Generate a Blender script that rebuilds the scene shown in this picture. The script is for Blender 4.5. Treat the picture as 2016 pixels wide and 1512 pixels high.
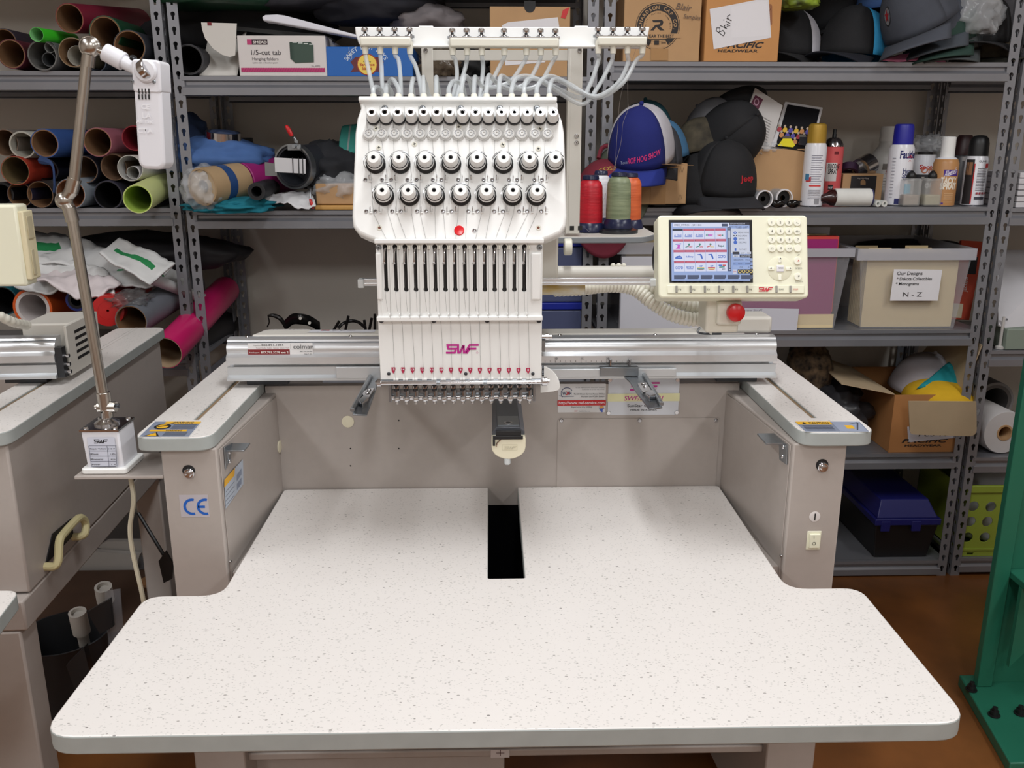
import bpy, bmesh, math, random
from mathutils import Vector, Matrix, noise
for o in list(bpy.data.objects): bpy.data.objects.remove(o)
S=bpy.context.scene; COL=S.collection; PI=math.pi; RD=math.radians
random.seed(11)
# ---------------------------------------------------------------- camera
F=1742.; TP=RD(15.26); TY=RD(1.367); H=1.37
_cy,_sy,_cp,_sp=math.cos(TY),math.sin(TY),math.cos(TP),math.sin(TP)
FW=Vector((_sy*_cp,_cy*_cp,-_sp)); RT=Vector((_cy,-_sy,0)); DN=Vector((-_sy*_sp,-_cy*_sp,-_cp)); CAMP=Vector((0,0,H))
cd=bpy.data.cameras.new('camera'); cam=bpy.data.objects.new('camera',cd); COL.objects.link(cam)
cd.sensor_width=36; cd.sensor_fit='HORIZONTAL'; cd.lens=36*F/2016; cd.clip_start=.02
mw=Matrix((RT,-DN,-FW)).transposed().to_4x4(); mw.translation=CAMP; cam.matrix_world=mw; S.camera=cam
# ---------------------------------------------------------------- light
vs=S.view_settings; S.display_settings.display_device='sRGB'; vs.view_transform='Standard'; vs.look='None'; vs.gamma=1; vs.use_curve_mapping=False; vs.exposure=0.0
W=bpy.data.worlds.new('world'); S.world=W; W.use_nodes=True; W.node_tree.nodes['Background'].inputs[0].default_value=(.8,.85,.9,1); W.node_tree.nodes['Background'].inputs[1].default_value=.25
def area(name,loc,sx,sy,power,col=(.965,.985,1),rot=(0,0,0)):
    l=bpy.data.lights.new(name,'AREA'); l.shape='RECTANGLE'; l.size=sx; l.size_y=sy; l.energy=power; l.color=col
    o=bpy.data.objects.new(name,l); o.location=loc; o.rotation_euler=rot; COL.objects.link(o); return o
CEIL=2.75
area('ceiling_light',(.12,1.0,CEIL-.04),.20,1.25,22)
area('ceiling_light',(-1.7,.6,CEIL-.04),.26,1.25,20)
area('ceiling_light',(1.9,.75,CEIL-.04),.26,1.25,23)
area('ceiling_light',(.1,-1.5,CEIL-.04),.26,1.25,37)
area('ceiling_light',(-1.8,-1.6,CEIL-.04),.26,1.25,26)
area('ceiling_light',(2.0,-1.6,CEIL-.04),.26,1.25,26)
# ---------------------------------------------------------------- helpers
def ray(u,v): return FW+RT*((u-1008)/F)+DN*((v-756)/F)
def at(u,v,Y=None,X=None,Z=None):
    d=ray(u,v)
    t=Y/d.y if Y is not None else (X/d.x if X is not None else (Z-H)/d.z)
    return CAMP+d*t
def dep(p): return (Vector(p)-CAMP).dot(FW)
def px2m(n,p): return n*dep(p)/F
def lin(c):
    c=c/255.; return c/12.92 if c<=.04045 else ((c+.055)/1.055)**2.4
MATS={}
def mat(name,rgb,rough=.5,metal=0,var=0.,scale=8.,bump=0.,bscale=120.,alpha=1.,emit=0.,rgb2=None,stretch=None,spec=.5,coat=0.):
    if name in MATS: return MATS[name]
    m=bpy.data.materials.new(name); m.use_nodes=True; nt=m.node_tree; N=nt.nodes; L=nt.links
    b=N['Principled BSDF']; c=[lin(x) for x in rgb]+[1]
    b.inputs['Base Color'].default_value=c; b.inputs['Roughness'].default_value=rough; b.inputs['Metallic'].default_value=metal
    b.inputs['Specular IOR Level'].default_value=spec
    if coat: b.inputs['Coat Weight'].default_value=coat
    if emit:
        b.inputs['Emission Color'].default_value=c; b.inputs['Emission Strength'].default_value=emit
        b.inputs['Base Color'].default_value=(.01,.01,.01,1); b.inputs['Roughness'].default_value=.35
    if var or bump or rgb2:
        tc=N.new('ShaderNodeTexCoord'); src=tc.outputs['Object']
        if stretch:
            mp=N.new('ShaderNodeMapping'); mp.inputs['Scale'].default_value=stretch; L.new(src,mp.inputs[0]); src=mp.outputs[0]
    if var or rgb2:
        n=N.new('ShaderNodeTexNoise'); n.inputs['Scale'].default_value=scale; n.inputs['Detail'].default_value=5; L.new(src,n.inputs['Vector'])
        r=N.new('ShaderNodeValToRGB'); L.new(n.outputs['Fac'],r.inputs[0])
        r.color_ramp.elements[0].position=.3; r.color_ramp.elements[1].position=.7
        if rgb2: a=[lin(x) for x in rgb2]+[1]; z=c
        else:
            a=[max(0,x*(1-var)) for x in c[:3]]+[1]; z=[min(1,x*(1+var)) for x in c[:3]]+[1]
        r.color_ramp.elements[0].color=a; r.color_ramp.elements[1].color=z
        L.new(r.outputs[0],b.inputs['Base Color'])
    if bump:
        n2=N.new('ShaderNodeTexNoise'); n2.inputs['Scale'].default_value=bscale; n2.inputs['Detail'].default_value=3; L.new(src,n2.inputs['Vector'])
        bp=N.new('ShaderNodeBump'); bp.inputs['Strength'].default_value=bump; bp.inputs['Distance'].default_value=.002; L.new(n2.outputs['Fac'],bp.inputs['Height']); L.new(bp.outputs[0],b.inputs['Normal'])
    if alpha<1:
        t=N.new('ShaderNodeBsdfTransparent'); mx=N.new('ShaderNodeMixShader'); mx.inputs[0].default_value=alpha
        L.new(t.outputs[0],mx.inputs[1]); L.new(b.outputs[0],mx.inputs[2]); L.new(mx.outputs[0],N['Material Output'].inputs['Surface'])
    MATS[name]=m; return m
def C(r,g,b,rough=.6): return mat('colour_%d_%d_%d_%d'%(r,g,b,int(rough*100)),(r,g,b),rough)
class Fr:
    def __init__(s,o,x,y): s.o=Vector(o); s.x=Vector(x); s.y=Vector(y); s.n=s.x.cross(s.y).normalized()
    def p(s,x,y,z=0): return s.o+s.x*x+s.y*y+s.n*z
    def hit(s,u,v):
        d=ray(u,v); t=(s.o-CAMP).dot(s.n)/d.dot(s.n); q=CAMP+d*t-s.o; a=s.x.dot(s.x); b=s.x.dot(s.y); c=s.y.dot(s.y); e=q.dot(s.x); g=q.dot(s.y); D=a*c-b*b
        return ((e*c-g*b)/D,(g*a-e*b)/D)
def FrY(Y): return Fr((0,Y,0),(1,0,0),(0,0,1))
def FrZ(Z): return Fr((0,0,Z),(1,0,0),(0,1,0))
class MB:
    def __init__(s): s.v=[]; s.f=[]; s.mi=[]; s.mats=[]
    def idx(s,m):
        if m not in s.mats: s.mats.append(m)
        return s.mats.index(m)
    def add(s,vs,fs,m):
        k=len(s.v); i=s.idx(m)
        s.v+= [Vector(v) for v in vs]
        for f in fs: s.f.append([k+a for a in f]); s.mi.append(i)
        return s
    def box(s,a,b,m,M=None):
        x0,y0,z0=[min(a[i],b[i]) for i in range(3)]; x1,y1,z1=[max(a[i],b[i]) for i in range(3)]
        vs=[Vector(q) for q in ((x0,y0,z0),(x1,y0,z0),(x1,y1,z0),(x0,y1,z0),(x0,y0,z1),(x1,y0,z1),(x1,y1,z1),(x0,y1,z1))]
        if M: vs=[M@v for v in vs]
        return s.add(vs,[(0,3,2,1),(4,5,6,7),(0,1,5,4),(1,2,6,5),(2,3,7,6),(3,0,4,7)],m)
    def lathe(s,prof,o,ax,m,n=20,cap0=True,cap1=True,ref=None):
        # prof: [(r,h[,mat])]
        o=Vector(o); ax=Vector(ax).normalized(); r=Vector(ref) if ref else (Vector((1,0,0)) if abs(ax.x)<.9 else Vector((0,1,0)))
        e1=(r-ax*r.dot(ax)).normalized(); e2=ax.cross(e1)
        vs=[]
        for q in prof:
            for k in range(n):
                a=2*PI*k/n; vs.append(o+ax*q[1]+e1*(q[0]*math.cos(a))+e2*(q[0]*math.sin(a)))
        for j in range(len(prof)-1):
            mm=prof[j+1][2] if len(prof[j+1])>2 else m
            k0=len(s.v); 
            s.add(vs[j*n:(j+2)*n],[(k,(k+1)%n,n+(k+1)%n,n+k) for k in range(n)],mm)
        if cap0: s.add(vs[:n],[tuple(range(n-1,-1,-1))],m)
        if cap1: s.add(vs[-n:],[tuple(range(n))],(prof[-1][2] if len(prof[-1])>2 else m))
        return s
    def cyl(s,p0,p1,r0,m,r1=None,n=20,caps=True):
        p0=Vector(p0);p1=Vector(p1); L=(p1-p0).length
        return s.lathe([(r0,0),(r0 if r1 is None else r1,L)],p0,p1-p0,m,n,caps,caps)
    def tube(s,pts,r,m,n=8,caps=True):
        pts=[Vector(p) for p in pts]; K=len(pts); rr=r if isinstance(r,(list,tuple)) else [r]*K
        t0=(pts[1]-pts[0]).normalized(); ref=Vector((0,0,1)) if abs(t0.z)<.9 else Vector((1,0,0))
        e1=(ref-t0*ref.dot(t0)).normalized(); vs=[]
        for k in range(K):
            t=(pts[min(k+1,K-1)]-pts[max(k-1,0)]).normalized()
            e1=(e1-t*e1.dot(t)).normalized(); e2=t.cross(e1)
            for j in range(n):
                a=2*PI*j/n; vs.append(pts[k]+(e1*math.cos(a)+e2*math.sin(a))*rr[k])
        fs=[(k*n+j,k*n+(j+1)%n,(k+1)*n+(j+1)%n,(k+1)*n+j) for k in range(K-1) for j in range(n)]
        if caps: fs+=[tuple(range(n-1,-1,-1)),tuple((K-1)*n+j for j in range(n))]
        return s.add(vs,fs,m)
    def prism(s,poly,fr,z0,z1,m,mtop=None):
        # convex or concave 2D polygon in frame, extruded along n
        n=len(poly); A=sum(poly[i][0]*poly[(i+1)%n][1]-poly[(i+1)%n][0]*poly[i][1] for i in range(n))
        if A<0: poly=poly[::-1]
        a=[fr.p(x,y,z0) for x,y in poly]; b=[fr.p(x,y,z1) for x,y in poly]
        s.add(a+b,[(i,(i+1)%n,n+(i+1)%n,n+i) for i in range(n)],m)
        s.add(b,[tuple(range(n))],mtop or m); s.add(a,[tuple(range(n-1,-1,-1))],m); return s
    def sphere(s,c,r,m,nu=16,nv=10,sc=(1,1,1),half=False):
        c=Vector(c); lo=0 if half else -PI/2; pr=[]
        vs=[];
        for j in range(nv+1):
            a=lo+(PI/2-lo)*j/nv
            for k in range(nu):
                b=2*PI*k/nu; vs.append(c+Vector((r*math.cos(a)*math.cos(b)*sc[0],r*math.cos(a)*math.sin(b)*sc[1],r*math.sin(a)*sc[2])))
        return s.add(vs,[(j*nu+k,j*nu+(k+1)%nu,(j+1)*nu+(k+1)%nu,(j+1)*nu+k) for j in range(nv) for k in range(nu)],m)
    def plate(s,outline,holes,fr,z0,z1,m):
        cu=bpy.data.curves.new('c','CURVE'); cu.dimensions='2D'; cu.fill_mode='BOTH'; cu.extrude=abs(z1-z0)/2
        for poly in [outline]+list(holes):
            sp=cu.splines.new('POLY'); sp.points.add(len(poly)-1)
            for k,q in enumerate(poly): sp.points[k].co=(q[0],q[1],0,1)
            sp.use_cyclic_u=True
        ob=bpy.data.objects.new('c',cu); me=bpy.data.meshes.new_from_object(ob); zc=(z0+z1)/2
        s.add([fr.p(v.co.x,v.co.y,v.co.z+zc) for v in me.vertices],[tuple(p.vertices) for p in me.polygons],m)
        bpy.data.objects.remove(ob); bpy.data.curves.remove(cu); bpy.data.meshes.remove(me); return s
    def grid(s,fn,nu,nv,m,close_u=False):
        vs=[fn(i/nu,j/nv) for j in range(nv+1) for i in range(nu if close_u else nu+1)]; w=nu if close_u else nu+1
        fs=[]
        for j in range(nv):
            for i in range(nu):
                i2=(i+1)%w; fs.append((j*w+i,j*w+i2,(j+1)*w+i2,(j+1)*w+i))
        mm=m
        if callable(m):
            for q,f in enumerate(fs):
                s.add([vs[a] for a in f],[(0,1,2,3)],m((q%nu+.5)/nu,(q//nu+.5)/nv))
            return s
        return s.add(vs,fs,m)
    def build(s,name,parent=None,bev=0,seg=2,label=None,cat=None,group=None,kind=None,solid=0,sub=0,ang=35,sharp=True,org=None):
        me=bpy.data.meshes.new(name)
        base=Vector(parent['_org']) if parent is not None else Vector((0,0,0))
        if org is None:
            n=len(s.v); lo=[min(v[i] for v in s.v) for i in range(3)]; hi=[max(v[i] for v in s.v) for i in range(3)]
            org=Vector(((lo[0]+hi[0])/2,(lo[1]+hi[1])/2,lo[2]))
        me.from_pydata([v-org for v in s.v],[],s.f)
        for m in s.mats: me.materials.append(m)
        me.polygons.foreach_set('material_index',s.mi); me.polygons.foreach_set('use_smooth',[True]*len(s.f))
        if bev==0 or solid:
            bm=bmesh.new(); bm.from_mesh(me); bmesh.ops.remove_doubles(bm,verts=bm.verts,dist=1e-6); bm.to_mesh(me); bm.free()
        else:
            bm=bmesh.new(); bm.from_mesh(me); bmesh.ops.remove_doubles(bm,verts=bm.verts,dist=1e-6); bmesh.ops.recalc_face_normals(bm,faces=bm.faces); bm.to_mesh(me); bm.free()
        if sharp: me.set_sharp_from_angle(angle=RD(ang))
        me.update(); o=bpy.data.objects.new(name,me); COL.objects.link(o)
        o['_org']=list(org)
        if parent is not None: o.parent=parent
        o.location=org-base
        if solid: q=o.modifiers.new('s','SOLIDIFY'); q.thickness=solid; q.offset=0
        if bev:
            q=o.modifiers.new('b','BEVEL'); q.width=bev; q.segments=seg; q.limit_method='ANGLE'; q.angle_limit=RD(40); q.harden_normals=False
        if sub: q=o.modifiers.new('u','SUBSURF'); q.levels=sub; q.render_levels=sub
        for k,v in (('label',label),('category',cat),('group',group),('kind',kind)):
            if v: o[k]=v
        return o
def thing(name,label,cat,loc,group=None):
    o=bpy.data.objects.new(name,None); COL.objects.link(o); o.empty_display_size=.05; o.location=loc; o['_org']=list(loc); o['label']=label; o['category']=cat
    if group: o['group']=group
    return o
def dup(o,delta,parent=None,name=None):
    c=o.copy(); COL.objects.link(c); c['_org']=list(Vector(o['_org'])+Vector(delta))
    if parent is not None: c.parent=parent; c.location=Vector(c['_org'])-Vector(parent['_org'])
    else: c.location=Vector(o.location)+Vector(delta)
    return c
def catmull(P,k=6):
    P=[Vector(p) for p in P]; Q=[P[0]*2-P[1]]+P+[P[-1]*2-P[-2]]; out=[]
    for i in range(1,len(Q)-2):
        for j in range(k):
            t=j/k; a,b,c,d=Q[i-1],Q[i],Q[i+1],Q[i+2]
            out.append(.5*((2*b)+(c-a)*t+(2*a-5*b+4*c-d)*t*t+(3*b-a-3*c+d)*t**3))
    return out+[P[-1]]
def rrect(x0,y0,x1,y1,r,n=5):
    if not isinstance(r,(list,tuple)): r=[r]*4   # order: (x0,y0),(x1,y0),(x1,y1),(x0,y1)
    out=[]
    for (cx,cy,a,rr) in ((x0+r[0],y0+r[0],PI,r[0]),(x1-r[1],y0+r[1],1.5*PI,r[1]),(x1-r[2],y1-r[2],0,r[2]),(x0+r[3],y1-r[3],.5*PI,r[3])):
        if rr<=0: out.append((cx,cy)); continue
        for k in range(n+1): b=a+.5*PI*k/n; out.append((cx+rr*math.cos(b),cy+rr*math.sin(b)))
    return out
def rounded(poly,rad,n=5):
    out=[]; K=len(poly); rad=rad if isinstance(rad,(list,tuple)) else [rad]*K
    for i in range(K):
        p=Vector(poly[i]); a=Vector(poly[i-1])-p; b=Vector(poly[(i+1)%K])-p; r=rad[i]
        if r<=0: out.append(tuple(p)); continue
        ang=a.angle(b); d=min(r/math.tan(ang/2),a.length*.49,b.length*.49); p0=p+a.normalized()*d; p2=p+b.normalized()*d
        for k in range(n+1):
            t=k/n; q=p0*(1-t)**2+p*2*t*(1-t)+p2*t*t; out.append((q.x,q.y))
    return out
def circ(x,y,r,n=20,a0=0,a1=2*PI): return [(x+r*math.cos(a0+(a1-a0)*k/n),y+r*math.sin(a0+(a1-a0)*k/n)) for k in range(n if abs(a1-a0-2*PI)<1e-6 else n+1)]
_TX={}
def text_mesh(t,bold=0,shear=0,space=1.):
    k=(t,bold,shear,space)
    if k in _TX: return _TX[k]
    cu=bpy.data.curves.new('t','FONT'); cu.body=t; cu.size=1; cu.offset=bold; cu.shear=shear; cu.space_character=space; cu.resolution_u=3
    ob=bpy.data.objects.new('t',cu); me=bpy.data.meshes.new_from_object(ob)
    r=([(v.co.x,v.co.y) for v in me.vertices],[tuple(p.vertices) for p in me.polygons])
    bpy.data.objects.remove(ob); bpy.data.curves.remove(cu); bpy.data.meshes.remove(me); _TX[k]=r; return r
def ribbon(pts,w):
    P=[Vector(p) for p in pts]; K=len(P); Lf=[];Rg=[]
    for i in range(K):
        d0=(P[i]-P[i-1]).normalized() if i>0 else None; d1=(P[i+1]-P[i]).normalized() if i<K-1 else None
        d=((d0 or d1)+(d1 or d0)); d=d.normalized() if d.length>1e-6 else (d0 or d1)
        nrm=Vector((-d.y,d.x)); c=max(.35,nrm.dot(Vector((-(d1 or d0).y,(d1 or d0).x)))); q=nrm*(w/2/c)
        Lf.append(P[i]+q); Rg.append(P[i]-q)
    return [tuple(a) for a in Lf],[tuple(a) for a in Rg]
SWF=[[(-.05,.1),(.86,.1),(1.0,.5),(.2,.5),(.12,.9),(1.12,.9)],[(1.22,1.0),(1.22,.1),(1.4,.1),(1.75,.8),(1.8,.8),(1.8,.1),(1.95,.1),(2.42,.9),(3.35,.9)],[(2.06,0),(2.4,.5)],[(2.3,.5),(3.1,.5)]]
def decal(fr,items,name='print',parent=None,px=None,z0=.0004,dz=.00012,uv=None,mb=None,**kw):
    mb2=mb or MB(); z=z0
    if uv: cx=lambda x,y: fr.hit(x,y); k=uv
    elif px: k,ox,oy=px; cx=lambda x,y:((x-ox)*k,(oy-y)*k)
    else: k=1; cx=lambda x,y:(x,y)
    sg=-1 if (px or uv) else 1
    for it in items:
        z+=dz; c=it[0]
        if c=='r':
            a=cx(it[1],it[2]); b=cx(it[3],it[4]); x0,x1=sorted((a[0],b[0])); y0,y1=sorted((a[1],b[1])); q=it[5]
            mb2.add([fr.p(x0,y0,z),fr.p(x1,y0,z),fr.p(x1,y1,z),fr.p(x0,y1,z)],[(0,1,2,3)],q)
        elif c=='t':
            _,t,x,y,size,m=it[:6]; o=it[6] if len(it)>6 else {}
            vs,fs=text_mesh(t,o.get('b',0),o.get('sh',0),o.get('sp',1.))
            if not vs: continue
            xs=[v[0] for v in vs]; w=max(xs)-min(xs); s=size*k; ax,ay=cx(x,y); sxx=o['w']*k/w if 'w' in o else s*o.get('sx',1)
            al=o.get('al','l'); off=-min(xs) if al=='l' else (-(max(xs)+min(xs))/2 if al=='c' else -max(xs)); ro=RD(o.get('r',0)); cr,sr=math.cos(ro),math.sin(ro)
            out=[]
            for v in vs:
                X=(v[0]+off)*sxx; Yy=v[1]*s; out.append(fr.p(ax+X*cr-Yy*sr,ay+X*sr+Yy*cr,z))
            mb2.add(out,fs,m)
        elif c=='d':
            x,y=cx(it[1],it[2]); n=it[5] if len(it)>5 else 20
            mb2.add([fr.p(*q,z) for q in circ(x,y,it[3]*k,n)],[tuple(range(n))],it[4])
        elif c=='g':
            x,y=cx(it[1],it[2]); a0,a1=(it[6],it[7]) if len(it)>6 else (0,2*PI); n=24
            A=circ(x,y,it[3]*k,n,a0,a1-1e-5); B=circ(x,y,it[4]*k,n,a0,a1-1e-5); m=len(A)
            mb2.add([fr.p(*q,z) for q in A+B],[(i,i+1,m+i+1,m+i) for i in range(m-1)],it[5])
        elif c=='p':
            q=[cx(*a) for a in it[1]]; n=len(q)
            A=sum(q[i][0]*q[(i+1)%n][1]-q[(i+1)%n][0]*q[i][1] for i in range(n))
            if A<0: q=q[::-1]
            mb2.add([fr.p(*a,z) for a in q],[tuple(range(n))],it[2])
        elif c=='l':
            Lf,Rg=ribbon([cx(*a) for a in it[1]],it[2]*k); n=len(Lf)
            mb2.add([fr.p(*a,z) for a in Lf+Rg],[(n+i,n+i+1,i+1,i) for i in range(n-1)],it[3])
        elif c=='s':   # SWF logo: x,y,height,mat
            x,y=cx(it[1],it[2]); h=it[3]*k; sx=h*(it[5] if len(it)>5 else 1)
            for pl in SWF:
                Lf,Rg=ribbon([(x+a*sx+b*h*.0,y+b*h) for a,b in pl],h*.21); n=len(Lf)
                mb2.add([fr.p(*a,z) for a in Lf+Rg],[(n+i,n+i+1,i+1,i) for i in range(n-1)],it[4])
        elif c=='a':   # arc text: str,cx,cy,R,a_start,a_end(deg, from left),size,mat,bold
            _,t,x,y,R,a0,a1,size,m=it[:9]; x,y=cx(x,y); R*=k; s=size*k
            for i,ch in enumerate(t):
                if ch==' ': continue
                vs,fs=text_mesh(ch,it[9] if len(it)>9 else .01); a=RD(a0+(a1-a0)*i/max(1,len(t)-1)); xs=[v[0] for v in vs]; mid=(max(xs)+min(xs))/2
                ro=a-PI/2; cr,sr=math.cos(ro),math.sin(ro)
                mb2.add([fr.p(x+R*math.cos(a)+(v[0]-mid)*s*cr-v[1]*s*sr,y+R*math.sin(a)+(v[0]-mid)*s*sr+v[1]*s*cr,z) for v in vs],fs,m)
    if mb: return mb
    return mb2.build(name,parent,sharp=False,**kw)
def lines(x0,x1,ys,w,m,jit=.0):
    return [('l',[(x0,y),(x1-random.random()*jit,y)],w,m) for y in ys]
# ---------------------------------------------------------------- materials
WH=mat('white_plastic',(236,236,234),.32); WH2=mat('ivory_plastic',(222,219,206),.4); CREAM=mat('cream_plastic',(232,231,208),.42); CREAM2=mat('cream_cover',(226,219,194),.45)
KEY=mat('key_cap',(238,237,220),.4)
BODY=mat('taupe_powder_coat',(171,162,156),.42,var=.02,scale=60,bump=.04,bscale=900); LGREY=mat('pale_grey_paint',(205,201,193),.45)
EDGE=mat('edge_band',(164,169,167),.5,var=.05,scale=30); GROOVE=mat('groove_brown',(140,118,92),.7)
ALU=mat('brushed_aluminium',(222,224,227),.34,.8,var=.03,scale=30,stretch=(1,60,60)); ALU2=mat('aluminium_dull',(208,211,214),.4,.65)
CHR=mat('chrome',(205,205,208),.14,1); NICK=mat('aged_nickel',(186,181,174),.24,1,var=.04,scale=20); STEEL=mat('zinc_steel',(150,155,160),.3,.9,var=.08,scale=15)
DARKST=mat('dark_steel',(70,72,76),.3,.8); BLK=mat('black_plastic',(20,20,22),.45); RUB=mat('black_rubber',(8,8,11),.95,spec=.1)
SHELF=mat('shelf_grey_enamel',(134,135,141),.32,.4,var=.08,scale=5,spec=.6); POSTM=mat('post_grey_enamel',(136,137,143),.38,.35,var=.06,scale=8)
KRAFT=mat('kraft_board',(186,148,107),.8,var=.05,scale=12); KRAFT2=mat('kraft_inside',(188,166,135),.85,var=.04,scale=14); KRAFTD=mat('kraft_core',(126,92,62),.85,var=.08,scale=12)
TAPE=mat('clear_brown_tape',(172,132,88),.2); PAPER=mat('paper_white',(228,226,230),.7); PAPER2=mat('paper_grey',(205,205,215),.7)
INK=C(25,25,28); RED=mat('signal_red',(200,28,34),.3); MAG=C(190,40,140,.4); MAROON=C(120,28,38)
CLEAR=mat('clear_plastic_film',(225,228,232),.18,alpha=.36,bump=1.,bscale=45); BIN=mat('clear_bin_plastic',(200,200,206),.3,alpha=.16)
TUBE=mat('translucent_tubing',(208,213,216),.22,alpha=.5)
def speckle():
    m=bpy.data.materials.new('speckled_laminate'); m.use_nodes=True; N=m.node_tree.nodes; L=m.node_tree.links; b=N['Principled BSDF']; b.inputs['Roughness'].default_value=.3
    tc=N.new('ShaderNodeTexCoord'); prev=None
    base=N.new('ShaderNodeRGB'); base.outputs[0].default_value=[lin(q) for q in (226,221,217)]+[1]; prev=base.outputs[0]
    for sc,th,col in ((75,.085,(168,163,159)),(120,.13,(200,196,192)),(44,.05,(140,135,132)),(190,.17,(206,202,198))):
        mp=N.new('ShaderNodeMapping'); mp.inputs['Scale'].default_value=(1,1.6,1); mp.inputs['Rotation'].default_value=(0,0,.5+sc*.01); L.new(tc.outputs['Object'],mp.inputs[0])
        v=N.new('ShaderNodeTexVoronoi'); v.inputs['Scale'].default_value=sc; L.new(mp.outputs[0],v.inputs['Vector'])
        sp=N.new('ShaderNodeSeparateColor'); L.new(v.outputs['Color'],sp.inputs[0])
        mu=N.new('ShaderNodeMath'); mu.operation='MULTIPLY'; L.new(sp.outputs[0],mu.inputs[0]); mu.inputs[1].default_value=th*2
        lt=N.new('ShaderNodeMath'); lt.operation='LESS_THAN'; L.new(v.outputs['Distance'],lt.inputs[0]); L.new(mu.outputs[0],lt.inputs[1])
        mx=N.new('ShaderNodeMix'); mx.data_type='RGBA'; L.new(lt.outputs[0],mx.inputs[0]); L.new(prev,mx.inputs[6]); mx.inputs[7].default_value=[lin(q) for q in col]+[1]; prev=mx.outputs[2]
    L.new(prev,b.inputs['Base Color']); return m
SPECK=speckle()
_SC={}
def scr(par,name,p,n,r,m=None):
    k=(name,r,tuple(round(q,3) for q in n)); p=Vector(p)
    if k in _SC: return dup(_SC[k][0],p-_SC[k][1],par)
    o=screw(MB(),p,n,r,m).build(name,par); _SC[k]=(o,p); return o
def screw(mb,p,n,r,m=None,h=None):
    mb.lathe([(r,0),(r,r*.35),(r*.65,r*.75),(0.0001,r*.8)],p,n,m or CHR,12); 
    mb.lathe([(r*.32,0),(r*.3,r*.85)],p,n,DARKST,6); return mb
# ================================================================ room
FLOORM=mat('stained_concrete',(142,88,44),.36,rgb2=(92,56,28),scale=3.5,bump=.05,bscale=60)
WALLM=mat('beige_wall_paint',(212,204,193),.8,var=.03,scale=3,bump=.08,bscale=300); CEILM=mat('white_ceiling_tile',(225,224,220),.85,var=.02,scale=4)
def slab(name,a,b,m):
    MB().box(a,b,m).build(name,kind='structure')
slab('floor',(-3.6,-3.1,-.1),(3.6,3.2,0),FLOORM); slab('wall_back',(-3.6,3.10,0),(3.6,3.2,CEIL),WALLM); slab('ceiling',(-3.6,-3.1,CEIL),(3.6,3.2,CEIL+.1),CEILM)
slab('wall_left',(-3.6,-3.1,0),(-3.5,3.1,CEIL),WALLM); slab('wall_right',(3.5,-3.1,0),(3.6,3.1,CEIL),WALLM); slab('wall_front',(-3.5,-3.1,0),(3.5,-3.0,CEIL),WALLM)
# ================================================================ shelving
SY=2.60; SD=.457; PH=1.98
def keyhole(x,z): 
    r=.0064; pts=[(x+r*math.cos(a),z+r*math.sin(a)) for a in [RD(-55+290*k/9) for k in range(10)]]
    return pts+[(x-.0031,z-.0150),(x+.0031,z-.0150)]
def post_mb(x0,x1,y,dirx,outer):
    # front flange in XZ, side flange in YZ along the outer edge
    m=MB(); t=.0022; n=int(PH/.0381)
    xc=(x0+x1)/2; zs=[.03+.0381*k for k in range(n-1)]
    fr=Fr((0,y,0),(1,0,0),(0,0,1))
    m.plate([(x0,0),(x1,0),(x1,PH),(x0,PH)],[keyhole(xc,z) for z in zs],fr,-t,0,POSTM)
    xo=x1 if outer>0 else x0
    fs=Fr((xo-(t if outer>0 else 0),0,0),(0,1,0),(0,0,1))
    ya,yb=(y+t,y+.030) if dirx>0 else (y-.030,y-t)
    yc=(ya+yb)/2
    m.plate([(ya,0),(yb,0),(yb,PH),(ya,PH)],[keyhole(yc,z) for z in zs],fs,0,t,POSTM)
    return m
BEAMP=[(0,0),(0,-.011),(.004,-.013),(.008,-.014),(.008,-.022),(-.002,-.030),(-.002,-.050),(.010,-.052),(.012,-.050),(.002,-.046),(.002,-.033),(.012,-.024),(.012,-.004),(.012,0)]
def shelf_unit(label,x0,x1,levels):
    u=thing('steel_shelving_unit',label,'shelf',((x0+x1)/2,SY+SD/2,0),'grey steel shelving bays along the back wall')
    w=.0295
    for (a,b,o) in ((x0,x0+w,-1),(x1-w,x1,1)):
        post_mb(a,b,SY,1,o).build('post',u)
        post_mb(a,b,SY+SD,-1,o).build('post',u)
    for z in levels:
        for back in (0,1):
            y=SY-.001 if not back else SY+SD+.001; sg=1 if not back else -1
            fr=Fr((x0+w-.006,0,0),(0,1,0),(0,0,1)); pts=[(y+sg*q[0],z+q[1]) for q in BEAMP]
            MB().prism(pts,fr,0,x1-x0-2*w+.012,SHELF).build('shelf_beam',u)
        MB().box((x0+.004,SY+.013,z-.014),(x1-.004,SY+SD-.013,z),SHELF).build('shelf_deck',u)
    return u
GX=[-2.115,-.8884,-.8732,.2998,.3167,1.4841,1.500,2.72]
ZL=dict(A0=1.56,B0=1.189,C0=.742,A1=1.547,B1=1.181,C1=.700,A2=1.587,B2=1.188,C2=.823,D2=.425,E2=.055,B3=1.185,C3=.757,D3=.41,E3=.063)
shelf_unit('grey steel shelving bay on the left stacked with vinyl rolls',GX[0],GX[1],[1.90,ZL['A0'],ZL['B0'],ZL['C0'],.40,.055])
shelf_unit('grey steel shelving bay directly behind the white sewing head',GX[2],GX[3],[1.835,ZL['A1'],ZL['B1'],ZL['C1'],.40,.055])
shelf_unit('grey steel shelving bay on the right with caps and spray cans',GX[4],GX[5],[1.93,ZL['A2'],ZL['B2'],ZL['C2'],ZL['D2'],ZL['E2']])
shelf_unit('grey steel shelving bay cut off by the right picture edge, with green crate',GX[6],GX[7],[1.90,1.58,ZL['B3'],ZL['C3'],ZL['D3'],ZL['E3']])
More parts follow.
